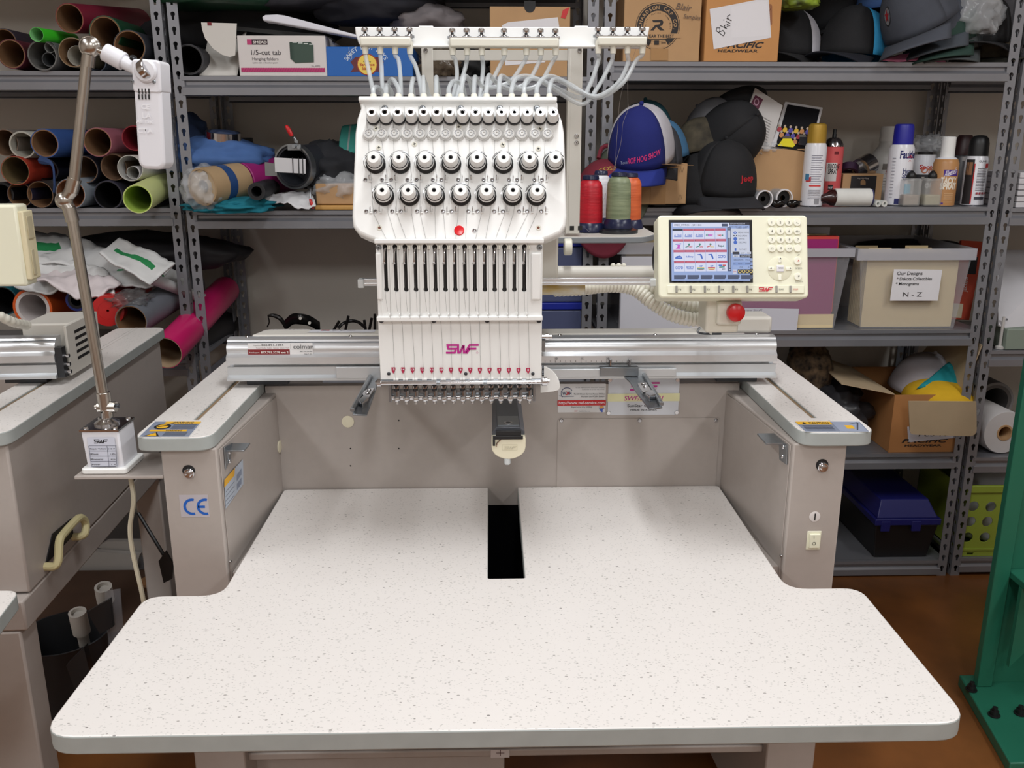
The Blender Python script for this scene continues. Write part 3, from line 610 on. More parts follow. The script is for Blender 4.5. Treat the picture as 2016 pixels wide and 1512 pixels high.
for row,us in ((354,(719,752,770,802,820,852,869,902,919,952,969,1002,1018,1052,1067)),(416,(721,739,772,789,821,839,872,889,922,940,973,990,1022,1038,1066))):
    for u in us:
        x,y=HF.hit(u,row); p=HF.p(x,y,0)
        if hk0 is None:
            m=MB(); screw(m,p,HF.n,.0032); q=p+HF.x*.0065
            m.tube([q,q+HF.n*.004,q+HF.n*.006+HF.y*.004,q+HF.n*.004+HF.y*.006],.0009,CHR,5); m.tube([q-HF.x*.001-HF.y*.003+HF.n*.001,q+HF.x*.003-HF.y*.003+HF.n*.001],.0013,WH,5); m.tube([q,q+HF.x*.0035,q+HF.x*.0035+HF.y*.004],.0008,WH,5)
            hk0=m.build('thread_hook',SH); o3=p
        else: dup(hk0,p-o3,SH)
for u,v in ((741,253),(903,250),(1063,254),(746,291),(816,284),(990,285),(1060,293)):
    x,y=HF.hit(u,v); p=HF.p(x,y,0); m=MB(); m.lathe([(.0044,0),(.0044,.0006),(.003,.0014)],p,HF.n,WH2,14)
    for d in (HF.x+HF.y*.3,HF.y-HF.x*.3): d=d.normalized(); m.tube([p+HF.n*.0016-d*.0022,p+HF.n*.0016+d*.0022],.0006,BLK,4)
    m.build('panel_screw',SH)
for u in (757.5,832,907,984,1057): x,y=HF.hit(u,214); scr(SH,'dark_screw',HF.p(x,y,0),HF.n,.0052,STEEL)
x,y=HF.hit(904,454); MB().lathe([(.0078,0),(.0078,.0012),(.0068,.002),(.0001,.0024)],HF.p(x,y,0),HF.n,mat('glossy_red',(226,24,34),.2),26).build('red_button',SH)
m=MB(); 
for u,v in ((747,448.5),(1060,448.5)): x,y=HF.hit(u,v); m.lathe([(.0042,0,WH2),(.0042,.0008,WH2),(.0022,.0008,WH2),(.0018,.0004,C(120,70,50)),(.0001,.0004,C(120,70,50))],HF.p(x,y,0),HF.n,WH2,16)
x,y=HF.hit(934,454); m.lathe([(.0036,0),(.0036,.0006),(.0024,.002),(.0001,.0024)],HF.p(x,y,0),HF.n,CHR,14)
m.build('panel_bushings',SH)
# lower slotted cover
FL=FrY(1.386)
sl=MB(); x0,z0=FL.hit(745,629); x1,z1=FL.hit(1068,473); x0b,_=FL.hit(740,473)
holes=[]; slot=[]
for i in range(NI):
    u=757.5+i*19.63; cx,ct=FL.hit(u,481); _,cb=FL.hit(u+2,575); w=.0028; r=.0038
    slot.append((cx,ct,cb))
    hpoly=[(cx-w,cb+.007)]+[(cx+r*math.cos(a),cb+r+r*math.sin(a)) for a in [PI+PI*k/6 for k in range(7)]]+[(cx+w,cb+.007),(cx+w,ct-.008)]+[(cx+r*math.cos(a),ct-r+r*math.sin(a)) for a in [PI*k/6 for k in range(7)]]+[(cx-w,ct-.008)]
    holes.append(hpoly)
fL=Fr((0,1.386,0),(1,0,0),(0,0,1))
cov=sl.plate([(x0b-.0005,z1),(x0,z0),(x1,z0),(x1+.0008,z1)],holes,fL,-.006,0,WH).build('slotted_cover',SH)
MB().box((x0+.004,1.394,z0+.01),(x1-.004,1.400,z1-.004),BLK).build('dark_backing',SH)
MB().box((x0b-.002,1.378,z1-.004),(x1+.002,1.41,z1+.003),WH).build('cover_lip',SH,bev=.0015)
_,zl=FL.hit(745,624); MB().box((x0-.002,1.3785,zl-.006),(x1+.001,1.40,zl+.0015),WH).build('ledge',SH,bev=.0015)
# thin ridges between the slots and side pads
m=MB()
for i in range(NI+1):
    cx=slot[0][0]-.0078+i*(slot[1][0]-slot[0][0]); m.box((cx-.0006,1.3835,slot[0][2]-.035),(cx+.0006,1.3862,slot[0][1]-.004),WH)
m.build('slot_ridges',SH,kind='stuff')
for (ua,ub) in ((742,751),(1044,1066)):
    xa,zb_=FL.hit(ua,590); xb,zt_=FL.hit(ub,497); MB().box((xa+.001,1.3815,zb_),(xb,1.3865,zt_),WH).build('side_pad',SH,bev=.0025,seg=3)
m=MB(); 
for i in range(NI):
    cx=slot[i][0]+.0066; m.box((cx-.0022,1.3805,slot[i][1]-.007),(cx+.0022,1.386,slot[i][1]-.001),WH2)
    cx=slot[i][0]+.0045+.0004*i*0; m.box((cx-.0012,1.3795,zl+.002),(cx+.0012,1.386,zl+.006),WH)
m.build('thread_guides',SH,bev=.0006,kind='stuff')
lv0=None
for i in range(NI):
    p=Vector((slot[i][0],1.384,slot[i][1]))
    if lv0 is None:
        dz=(slot[0][1]-slot[0][2])
        m=MB().tube(catmull([p+Vector((.0015,.012,-.005)),p+Vector((.0008,-.001,-.006)),p+Vector((-.0004,-.0062,-.012)),p+Vector((-.0010,-.0066,-.024)),p+Vector((-.0014,-.0056,-.0275))],5),[.0014]*21,CHR,7); m.sphere(p+Vector((-.0014,-.0056,-.0285)),.0021,CHR,10,6)
        lv0=m.build('take_up_lever',SH); o4=p
    else: dup(lv0,p-o4,SH)
for u,v in ((746,487),(1062,487)): x,z=FL.hit(u,v); scr(SH,'cover_screw',(x,1.386,z),(0,-1,0),.0045,STEEL)
for u,v in ((751,631),(854,631),(959,631),(1061,631)): x,z=FrY(1.391).hit(u,v); scr(SH,'cover_screw',(x,1.391,z),(0,-1,0),.004,DARKST)
# needle plate cover (white board with logo)
FN=FrY(1.392); x0,z0=FN.hit(749,748); x1,z1=FN.hit(1067,630)
nb=MB().box((x0,1.392,z0),(x1,1.402,z1),WH).build('needle_board',SH,bev=.001)
fN=Fr((0,1.3917,0),(1,0,0),(0,0,1)); kn=dep((0,1.392,1.05))/F; TAG=C(176,34,72)
it=[('s',879,696,19,MAG,1.0),('g',939.5,694,1.6,2.0,MAG)]
for i in range(NI):
    u=774.5+i*18.93; it.append(('p',[(u-4,723),(u+4,723),(u+4.2,728),(u,735.5),(u-4.2,728)],TAG)); it.append(('t',str(15-i),u,728.8,5.2,PAPER,{'al':'c','b':.02,'w':6.2 if 15-i>9 else 2.6}))
decal(fN,it,'lettering',SH,uv=kn)
for u,v in ((765.5,735.5),(917,735.5),(1049,735.5)): x,z=FN.hit(u,v); MB().lathe([(.0028,0),(.0028,.0015),(.0016,.0022)],(x,1.392,z),(0,-1,0),DARKST,12).build('board_screw',SH)
# needle bar clamp assembly
FB=FrY(1.385); xa,zc=FB.hit(745,755); xb,_=FB.hit(1073,755)
m=MB().cyl((xa,1.388,zc),(xb-.004,1.388,zc),.0036,CHR,n=14)
m.lathe([(.006,0),(.0075,.002),(.0075,.009),(.0045,.010),(.0045,.013)],(xb-.006,1.388,zc+.001),(1,0,0),CHR,14); m.lathe([(.006,0),(.006,.006),(.0035,.009)],(xa+.004,1.388,zc),(-1,0,0),CHR,14)
for u in (863,955): x,_=FB.hit(u,755); m.cyl((x-.003,1.388,zc),(x+.003,1.388,zc),.0042,STEEL,n=12)
m.box((x0,1.391,z0-.004),(x1,1.404,z0+.0005),STEEL)
bar=m.build('guide_bar',SH)
_,zl2=FB.hit(900,788); xl,_=FB.hit(764,788); xr,_=FB.hit(1055,788)
m=MB().cyl((xl,1.405,zl2),(xr,1.405,zl2),.0048,CHR,n=14).box((xl,1.408,zl2+.004),(xr,1.416,zl2+.012),STEEL)
for x in (xl,xr-.0045): m.box((x,1.395,zl2-.006),(x+.0045,1.412,zc),STEEL)
m.build('presser_rail',SH,bev=.0006)
pf0=None
for i in range(NI):
    x,_=FB.hit(779.5+i*18.73,765); p=Vector((x,1.392,zc))
    if pf0 is None:
        zd=zl2-zc
        m=MB().box(p+Vector((-.004,-.003,.004)),p+Vector((.004,.003,.0062)),WH)
        m.cyl(p+Vector((0,.003,-.004)),p+Vector((0,.003,-.016)),.0038,DARKST,n=12); m.cyl(p+Vector((0,.002,-.006)),p+Vector((0,.002,-.010)),.0052,CHR,n=12)
        m.box(p+Vector((.0015,-.001,-.014)),p+Vector((.0048,.006,-.028)),STEEL); m.cyl(p+Vector((.0005,.001,-.012)),p+Vector((.0005,.001,zd-.004)),.0009,CHR,n=6)
        m.lathe([(.0046,0),(.0056,-.003),(.0050,-.006),(.0026,-.0085),(.0030,-.011),(.0016,-.0125)],p+Vector((.0005,.001,zd+.004)),(0,0,1),CHR,14)
        m.cyl(p+Vector((0,-.004,-.007)),p+Vector((0,.001,-.007)),.0022,DARKST,n=10)
        pf0=m.build('presser_foot',SH); o5=p
    else: dup(pf0,p-o5,SH)
# white side plate on the right
fg=Fr((0,1.425,0),(1,0,0),(0,0,1)); pts=[fg.hit(u,v) for u,v in ((1064,721),(1075,722),(1086,728),(1095,738),(1101,750),(1103,762),(1100,768),(1090,771),(1064,774))]
MB().prism(pts[::-1],fg,-.003,0,WH).build('colour_change_guard',SH,bev=.001)
m=MB()
for v in (727,735,741): x,z=FB.hit(1068,v); m.cyl((x,1.398,z),(x+.003,1.398,z),.0035,DARKST,n=10)
x,z=FrY(1.40).hit(1072,663); m.cyl((x-.004,1.40,z),(x+.012,1.40,z),.004,CHR,n=12); m.cyl((x+.002,1.40,z),(x+.006,1.40,z),.006,CHR,n=12); m.box((x-.004,1.396,z-.024),(x+.001,1.41,z-.006),STEEL)
m.build('side_hardware',SH)
# threads
TH=mat('grey_thread',(96,92,92),.6)
for i in range(NI):
    u0=745+i*21.5; q=[HF.p(*HF.hit(720+25.2*i+(i%3)*3,209),.001),HF.p(*HF.hit(724+25*i,262),.0012),HF.p(*HF.hit(730+24.2*i+(i%2)*8,345),.0012),HF.p(*HF.hit(735+23*i+(i%2)*6,420),.0012),HF.p(*HF.hit(760+19.6*i,470),.0012)]
    q+=[Vector((slot[i][0]+.0066,1.379,slot[i][1]-.004)),Vector((slot[i][0]+.0058,1.3828,slot[i][2]-.02)),Vector((slot[i][0]+.0055,1.3775,zl)),]
    x,z=FN.hit(779.5+i*18.73,750); q+=[Vector((slot[i][0]+.007,1.3905,zl-.012)),Vector((x-.002+(i%3)*.001,1.391,(zl+z)/2-.01)),Vector((x,1.386,z))]
    MB().tube(q,.00022,TH,3,False).build('thread',SH)
    q2=[Vector((slot[i][0]-.0014,1.377,slot[i][1]-.029)),Vector((slot[i][0]-.001+(i%4)*.0006,1.3815,slot[i][2]-.01)),Vector((slot[i][0]+.001,1.3825,slot[i][2]-.030))]
    MB().tube(q2,.00022,TH,3,False).build('thread',SH)
# ---------------------------------------------------------------- thread stand
YR=1.63; fR=Fr((0,YR,0),(1,0,0),(0,0,1)); kr=dep((0,YR,1.54))/F
pts=[fR.hit(u,v) for u,v in ((699,53),(1279,53),(1277,64),(1272,88),(1264,95),(716,94),(706,86),(700,66))]
rail=MB().prism(pts[::-1],fR,-.006,0,WH); xa,zb_=fR.hit(712,95); xb,zt_=fR.hit(1266,88); rail.box((xa,YR-.022,zb_),(xb,YR,zb_+.004),WH)
for ua,ub in ((824,853),(1131,1158)): xa_,z_=fR.hit(ua,50.5); xb_,_=fR.hit(ub,50.5); rail.box((xa_,YR,z_-.004),(xb_,YR+.006,z_),WH)
rail=rail.build('thread_guide_rail',EM,bev=.0015)
groups=[((714,812,96),(721,750,779,808)),((887,1098,98),(891,919,948,992,1035,1063,1092)),((1172,1268,95),(1175,1204,1232,1261))]
out_p=[]
for (ua,ub,vb),us in groups:
    xa,zb_=fR.hit(ua,vb+1); xb,zt_=fR.hit(ub,vb-19)
    MB().box((xa,YR-.034,zb_+.002),(xb,YR-.008,zt_),WH2).build('tube_block',rail,bev=.003,seg=3)
    MB().box((xa-.002,YR-.026,zt_),(xb+.002,YR-.002,zt_+.002),CHR).build('clip_strip',rail)
    for u in us:
        x,z=fR.hit(u,66); m=MB(); b=Vector((x,YR-.016,zt_))
        m.cyl(b,b+Vector((0,0,.010)),.0026,DARKST,n=10); m.lathe([(.0052,.010),(.006,.012),(.0056,.0155),(.003,.017),(.0001,.017)],b,(0,0,1),CHR,14); m.lathe([(.0048,.003),(.0055,.0045),(.0048,.006)],b,(0,0,1),CHR,12); m.box(b+Vector((-.008,-.004,0)),b+Vector((.008,.002,.004)),STEEL)
        m.build('tension_screw',rail)
        p=Vector((x+.0005,YR-.024,zb_)); out_p.append(p)
        MB().lathe([(.0052,.010),(.0058,.004),(.0052,-.006),(.0048,-.010)],p,(0,0,1),WH2,12).build('tube_socket',rail)
for u0,u1,v0,v1 in ((829,852,95,330),(1119,1148,95,457)):
    x0,zt_=FrY(1.70).hit(u0,v0-5); x1,_=FrY(1.70).hit(u1,v0); _,zb_=FrY(1.70).hit(u1,v1)
    MB().box((x0,1.70,zb_-.003),(x0+.005,1.725,zt_),LGREY).box((x0+.0045,1.70,zb_-.003),(x1,1.703,zt_),LGREY).build('stand_post',EM,bev=.001)
for u,v in ((838,99),(1141,99),(1135,268),(1135,281)): x,z=FrY(1.70).hit(u,v); scr(EM,'stand_screw',(x,1.70,z),(0,-1,0),.004)
x0,zb_=FrY(1.69).hit(850,117); x1,zt_=FrY(1.69).hit(1119,97); MB().box((x0,1.704,zb_),(x1,1.709,zt_),LGREY).build('stand_crossbar',EM)
for u in (1126,1142): 
    x,z=FrY(1.70).hit(u,449); m=MB().box((x-.004,1.699,z-.004),(x+.004,1.7005,z+.004),BLK); m.build('post_slot',EM)
x0,z0=FrY(1.70).hit(1119,457); x1,_=FrY(1.70).hit(1150,457)
ZS=1.197
poly=rounded([(-.05,1.69),(.292,1.69),(.325,1.75),(.325,2.0),(-.05,2.0)],[.03,.04,.04,.03,.03])
tray=MB().prism(poly,FrZ(ZS),-.012,0,mat('tray_edge_grey',(126,130,134),.5),LGREY).build('spool_tray',EM,bev=.002)
# tubes
def P3(u,v,Y): return at(u,v,Y=Y)
paths=[]
tub=lambda i,extra,cat_=1.53: extra
A_=[ # (mid points in photo px with depth), apex px
 ([(724,130,1.60),(733,172,1.58),(738,196,1.57),(752,200,1.555),(752,182,1.54)],(744,172)),
 ([(751,130,1.60),(753,170,1.58),(760,200,1.57),(772,200,1.55),(770,180,1.535)],(761,168)),
 ([(785,120,1.60),(789,165,1.58),(788,205,1.565),(775,200,1.55),(764,172,1.535)],(772,156)),
 ([(818,130,1.60),(827,165,1.58),(831,205,1.565),(818,200,1.55),(811,170,1.535)],(813,155)),
 ([(897,120,1.61),(899,155,1.60),(885,200,1.58),(850,195,1.57),(838,165,1.55)],(833,152)),
 ([(917,130,1.61),(905,170,1.59),(893,205,1.57),(870,200,1.56),(862,170,1.54)],(859,152)),
 ([(951,130,1.61),(948,165,1.60),(940,205,1.58),(920,200,1.56),(910,168,1.545)],(893,160)),
 ([(984,130,1.61),(968,160,1.60),(945,195,1.585),(930,180,1.57),(925,160,1.55)],(915,150)),
 ([(1030,125,1.61),(1005,160,1.60),(970,172,1.59),(950,170,1.57),(940,158,1.55)],(935,152)),
 ([(1060,125,1.61),(1040,160,1.60),(1010,175,1.59),(985,168,1.57),(970,155,1.55)],(962,149)),
 ([(1086,125,1.61),(1062,165,1.60),(1030,176,1.59),(1010,168,1.57),(1000,157,1.55)],(986,150)),
 ([(1178,120,1.61),(1160,170,1.60),(1140,192,1.59),(1080,165,1.57),(1040,150,1.55)],(1016,155)),
 ([(1202,125,1.61),(1175,175,1.60),(1145,205,1.59),(1090,175,1.57),(1060,157,1.55)],(1038,157)),
 ([(1236,125,1.61),(1215,165,1.60),(1170,190,1.59),(1120,165,1.575),(1085,150,1.55)],(1066,158)),
 ([(1252,120,1.61),(1225,165,1.60),(1180,192,1.60),(1140,180,1.58),(1105,160,1.56)],(1088,158))]
for i,(mid,ap) in enumerate(A_):
    n=nip[i]; pts=[out_p[i]+Vector((0,0,.002)),out_p[i]+Vector((0,0,-.012))]+[P3(*q) for q in mid]+[P3(ap[0],ap[1],1.515),n+HF.y*.022,n+HF.y*.008]
    c=catmull(pts,7); MB().tube(c,.0037,TUBE,10,False).build('thread_tube',EM)
# rail across the head
xa,zc=FrY(1.44).hit(712,556); xb,_=FrY(1.44).hit(1282,554)
m=MB().box((xa,1.44,zc-.006),(xb,1.452,zc+.0055),ALU).box((xa,1.437,zc-.005),(xb,1.441,zc-.001),ALU); m.build('cross_rail',EM,bev=.0008)
MB().box((xa-.006,1.436,zc-.009),(xa+.004,1.456,zc+.0055),mat('clear_end_cap',(205,208,208),.3)).build('rail_end_cap',EM,bev=.0015); MB().box((xb-.002,1.436,zc-.008),(xb+.009,1.456,zc+.004),mat('clear_end_cap',(205,208,208),.3)).build('rail_end_cap',EM,bev=.0015)
xb2,zz=FrY(1.46).hit(1152,566); xa2,_=FrY(1.46).hit(1000,566)
MB().box((.05,1.455,zz-.012),(xb2,1.475,zz+.0055),mat('stained_guard',(196,196,188),.35,rgb2=(176,146,60),scale=40,stretch=(.6,1,2))).build('cable_guard',EM,bev=.002)
# tube arm to control panel
f=FrY(1.60); xa,za_=f.hit(1100,537); xb,_=f.hit(1312,537)
MB().cyl((xa-.05,1.60,za_),(xb+.02,1.60,za_),.0125,LGREY,n=24).build('panel_support_tube',EM)
for u in (1207,1218,1228): x,z=f.hit(u,523); MB().sphere((x,1.60,z),.005,WH2,10,6).build('tube_stud',EM)
x,z=FrY(1.58).hit(1117,486); MB().cyl((x-.006,1.58,z),(x+.008,1.58,z),.015,WH2,n=26).build('hand_knob',EM,bev=.002)
def hose(pts,r,n_r,name='corrugated_hose'):
    c=catmull([P3(*q) for q in pts],30); L=[0]
    for a,b in zip(c,c[1:]): L.append(L[-1]+(b-a).length)
    N=n_r*6; q=[];rr=[];j=0
    for k in range(N+1):
        s=L[-1]*k/N
        while j<len(L)-2 and L[j+1]<s: j+=1
        t=(s-L[j])/max(1e-9,L[j+1]-L[j]); q.append(c[j].lerp(c[j+1],min(1,t))); ph=(k%6)/6; rr.append(r*(.80+.20*math.sin(PI*ph)**.6))
    MB().tube(q,rr,WH2,12).build(name,EM,ang=80)
hose([(1090,570,1.50),(1140,568,1.51),(1200,562,1.53),(1246,568,1.54),(1285,596,1.53),(1325,620,1.52),(1365,629,1.52),(1402,625,1.52)],.0128,42)
hose([(1255,560,1.56),(1290,570,1.55),(1330,592,1.54),(1370,604,1.54),(1405,600,1.54)],.0125,17)
# ---------------------------------------------------------------- control panel
AT=RD(17); PC=at(1443.5,505,Y=1.42); kp=.2425/1950
fP=Fr(PC,(math.cos(RD(2)),math.sin(RD(2))*0-.02,0),(0,math.sin(AT),math.cos(AT))); fP.x=fP.x.normalized()
w2,h2=.1208,.0672
cp=MB().prism(rrect(-w2,-h2,w2,h2,.007),fP,-.044,0,CREAM).build('control_panel',EM,bev=.003,seg=3)
pxk=(kp,1035,568)
SCN=lambda r,g,b:mat('screen_%d_%d_%d'%(r,g,b),(r,g,b),.3,emit=.92)
SB=SCN(150,170,215);SW=SCN(214,218,240);SRd=SCN(190,90,115);SK=SCN(30,34,52);SD_=SCN(60,72,104);SBL=SCN(52,98,190);SMG=SCN(196,70,190);SG=SCN(50,130,120);SRD=SCN(196,60,66);SPL=SCN(200,205,222);SYE=SCN(214,190,110)
it=[('r',205,92,1285,908,C(18,18,22,.25)),('r',232,128,1250,885,SB),('r',258,135,985,182,SW),('t','FREE_STITCH : 2931041',276,172,36,SD_,{'w':350}),('r',890,142,968,178,SD_),('r',985,125,1250,160,SK),('t','2009 SAM ADDED-60',992,150,26,SPL,{'w':200}),('t','04/01/07 AM   1:20P',992,190,22,SK,{'w':240}),('r',992,205,1245,525,SPL)]
for r in range(4):
    y=207+144*r
    for c in range(5):
        x=250+137*c; it+=[('r',x,y,x+134,y+30,SRd if (r or c) else SK),('r',x,y+32,x+133,y+138,SW),('t',str(r*5+c+1),x+8,y+24,22,SK)]
        cx,cy=x+67,y+88
        if r==0 and c<3: it+=[('t','A. Davis',cx,cy+10,38,SBL,{'al':'c','w':98,'b':.02,'sh':.2}),('l',[(cx-48,cy+20),(cx+48,cy+20)],8,SBL)]
        elif r==0 and c==3: it+=[('g',cx-35,cy,8,15,SG),('t','MMC',cx+12,cy+14,38,SMG,{'al':'c','w':64,'b':.03})]
        elif c==4 and r<2: it+=[('t','Resp',cx-12,cy+12,36,SRD if r==0 else SK,{'al':'c','w':50,'b':.03}),('p',[(cx+10,cy+12),(cx+36,cy+12),(cx+32,cy-10)],SG)]
        elif r==1 and c==0: it+=[('p',[(cx-36,cy-28),(cx+40,cy-34),(cx+40,cy-24),(cx-36,cy-18)],SBL),('p',[(cx-14,cy-16),(cx+30,cy-16),(cx+18,cy+14),(cx+32,cy+34),(cx-34,cy+34),(cx-8,cy+8)],SMG)]
        elif r==1: it+=[('d',cx+2,cy-20,13,SG),('l',[(cx-46,cy+16),(cx-10,cy+6),(cx+5,cy-12)],10,SG if c<3 else SRD),('t','Tasty',cx+18,cy+18,30,SRD if c<3 else SYE,{'al':'c','w':56,'b':.03})]
        elif r==2 and c==0: it+=[('p',[(cx-48,cy+26),(cx+48,cy+26),(cx+40,cy),(cx+14,cy-16),(cx-26,cy-8),(cx-44,cy+4)],SBL),('l',[(cx-10,cy+6),(cx+30,cy+4)],7,SW)]
        elif r==2 and c==1: it+=[('t','St. Benny',cx,cy+8,30,SBL,{'al':'c','w':98,'b':.03})]
        elif r==2 and c<4: it+=[('p',[(cx-36,cy-30),(cx+12,cy-36),(cx+28,cy-4),(cx+34,cy+24),(cx+22,cy+36),(cx+8,cy+8),(cx,cy-18),(cx-34,cy-22)],SBL)]
        elif c in(4,) and r==2 or (r==3 and c==0): it+=[('t','GCFD',cx,cy+18,48,SBL,{'al':'c','w':100,'b':.025})]
        elif r==3 and c==1: it+=[('t','SPORTZ',cx,cy+8,34,SBL,{'al':'c','w':98,'b':.03}),('l',[(cx-40,cy+16),(cx+40,cy+16)],6,SBL)]
        elif r==3 and c<4: it+=[('t','CIP',cx+5,cy-8,30,SBL,{'al':'c','w':40,'b':.03}),('l',[(cx-46,cy+2),(cx+46,cy+2)],12,SYE if c==2 else SRD),('l',[(cx-46,cy+18),(cx+46,cy+18)],12,SG if c==2 else SYE),('l',[(cx-30,cy+30),(cx+30,cy+30)],9,SRD)]
        else: it+=[('l',[(cx-46,cy-26),(cx,cy-26)],16,SBL),('l',[(cx+4,cy-26),(cx+46,cy-26)],16,SRD),('l',[(cx-40,cy-2),(cx+30,cy-6)],14,SG),('t','2011',cx+20,cy+30,26,SK,{'al':'c','b':.02})]
it+=[('r',935,212,980,778,SD_),('r',944,250,972,346,SPL),('r',952,350,958,735,SPL),('r',964,350,968,735,SPL),('p',[(945,236),(958,218),(970,236)],SPL),('p',[(945,752),(970,752),(958,768)],SPL),
 ('t','<USED KEY>',1118,228,24,SK,{'al':'c','w':140}),('p',[(1033,262),(1058,283),(1033,304),(1008,283)],SBL),('d',1033,283,9,SPL),('t','MENU MOVE',1072,290,26,SK,{'w':140}),('r',1010,314,1026,328,SK),('r',1042,314,1058,328,SK),('t','PG UPDN',1072,332,26,SK,{'w':112}),('d',1033,362,24,SBL),('t','ENTER',1080,372,26,SK,{'w':72}),('d',1033,409,24,SBL),('t','ESC/PRE',1076,418,26,SK,{'w':100}),('r',1022,482,1044,516,SBL),('t','PAT KEY',1080,508,26,SK,{'w':98}),
 ('r',995,530,1080,565,SK),('r',1088,530,1160,560,SPL),('r',1172,530,1230,560,SPL),('t','EXIT',1124,556,24,SK,{'al':'c'}),('t','NO',1200,556,24,SK,{'al':'c'}),('r',998,570,1080,602,SPL),('t','NEO',1036,596,24,SK,{'al':'c'}),('r',1084,568,1240,605,SK),('t','END TIME',1165,596,26,SPL,{'al':'c','w':118}),
 ('r',998,615,1245,655,SB),('t','SPEED(RPM) :  777 mm',1004,645,26,SK,{'w':226}),('r',998,664,1245,705,SCN(128,152,205)),('t','x :  750 -  5000',1000,694,26,SK,{'w':220}),('r',998,714,1245,750,SB),('t','0:0       0.%',1080,740,26,SK,{'w':150}),('r',990,760,1040,815,SPL),('t','PM',1015,800,30,SRD,{'al':'c'}),('r',1052,758,1246,812,SK)]
for k in range(4): it.append(('g',1078+48*k,785,14,22,SYE))
for k in range(6): x=236+171*k; it.append(('p',[(x,832),(x+152,832),(x+152,862),(x+134,884),(x,884)],SD_))
decal(fP,it,'display_screen',cp,px=pxk)
m=MB(); f2=fP
xa,ya=(172-1035)*kp,(568-1050)*kp; xb,yb=(1946-1035)*kp,(568-942)*kp
MB().prism([(xa,ya),(xb,ya),(xb,yb),(xa,yb)],fP,0,.0022,CREAM).build('key_strip',cp,bev=.0012)
lab=C(70,68,60)
it=[]
for k,(x,t) in enumerate(((290,'F1'),(473,'F2'),(657,'F3'),(840,'F4'),(1023,'F5'),(1206,'F6'),(1582,'START'),(1763,'STOP'))):
    X=(x-1035)*kp; m=MB().prism([(X-.0017,(568-1040)*kp),(X+.0017,(568-1040)*kp),(X+.0017,(568-952)*kp),(X-.0017,(568-952)*kp)],fP,.002,.0042,C(150,148,140,.4)); m.build('strip_key',cp,bev=.0006)
    it.append(('t',t,x+(26 if k<6 else 30),1010,30,lab if k<7 else SR,{'b':.005,'w':34 if k<6 else 68}))
it.append(('s',1352,1026,54,mat('logo_red',(196,26,48),.4),1.0))
fP2=Fr(fP.p(0,0,.0022),fP.x,fP.y); decal(fP2,it,'lettering',cp,px=pxk)
kb0=None
legend=(('1','2','3','+_'),('4','5','6','ALL'),('7','8','9','7'),('CL','0','+10',''))
it=[]
for r in range(4):
    for c in range(4):
        zx,zy=1535+111*c,128+112*r; p=fP.p((zx-1035)*kp,(568-zy)*kp,0)
        if kb0 is None: kb0=MB().lathe([(.0062,0),(.0062,.0018),(.0056,.0026)],p,fP.n,KEY,20).build('number_key',cp); o6=p
        else: dup(kb0,p-o6,cp)
        t=legend[r][c]
        if t: it.append(('t',t,zx,zy+16,42 if len(t)==1 else 34,lab,{'al':'c','b':.01}))
for zy in (630,832):
    p=fP.p((1866-1035)*kp,(568-zy)*kp,0); k=dup(kb0,p-o6,cp); k.name='speed_key'
it+=[('p',[(1854,638),(1882,638),(1868,616)],SR),('p',[(1854,822),(1884,822),(1869,845)],INK),('t','UP',1866,566,30,lab,{'al':'c'}),('t','SPEED',1868,740,32,lab,{'al':'c','w':86}),('t','DOWN',1872,912,32,lab,{'al':'c','w':94})]
p=fP.p((1636-1035)*kp,(568-725)*kp,0); MB().lathe([(.0198,0),(.0198,.0004),(.0192,.0007)],p,fP.n,C(226,224,200,.5),36).build('pad_disc',cp)
for (xa,ya,xb,yb) in ((1612,582,1654,650),(1610,805,1652,880),(1482,708,1558,748),(1712,708,1788,748),(1592,684,1682,768)):
    MB().prism([((xa-1035)*kp,(568-yb)*kp),((xb-1035)*kp,(568-yb)*kp),((xb-1035)*kp,(568-ya)*kp),((xa-1035)*kp,(568-ya)*kp)],fP,.0004,.0026,KEY if xa!=1592 else PAPER).build('direction_key',cp,bev=.0006)
it+=[('p',[(1623,610),(1648,610),(1635,588)],INK),('p',[(1494,728),(1518,716),(1518,740)],INK),('p',[(1772,728),(1755,716),(1755,740)],INK),('t','FSPEED',1637,735,24,INK,{'al':'c','w':66,'b':.02})]
decal(Fr(fP.p(0,0,.0026),fP.x,fP.y),it,'key_legends',cp,px=pxk)
# emergency stop
es=MB().box((.357,1.44,1.063),(.413,1.50,1.13),WH2).build('stop_box',EM,bev=.005,seg=3)
MB().box((.373,1.431,1.078),(.4145,1.445,1.118),WH2).build('stop_plate',es,bev=.005,seg=3)
x,z=FrY(1.425).hit(1448,615); MB().lathe([(.010,.014),(.010,.004),(.0145,.003),(.0150,-.004),(.0138,-.008),(.009,-.0105),(.0001,-.0115)],(x,1.425,z),(0,1,0),RED,28).build('stop_button',es)
MB().tube(catmull([P3(*q) for q in ((1392,632,1.55),(1378,645,1.60),(1374,654,1.66),(1390,657,1.66),(1420,657,1.66))],5),.0022,DARKST,6).build('ground_wire',EM)
MB().tube(catmull([P3(*q) for q in ((1385,634,1.54),(1394,648,1.60),(1400,657,1.66))],5),.0022,WH2,6).build('ground_wire',EM)
x,z=FrY(1.5).hit(1293,508); MB().cyl((.2775,1.50,z),(.284,1.50,z),.022,BLK,n=24).build('panel_pivot',EM)
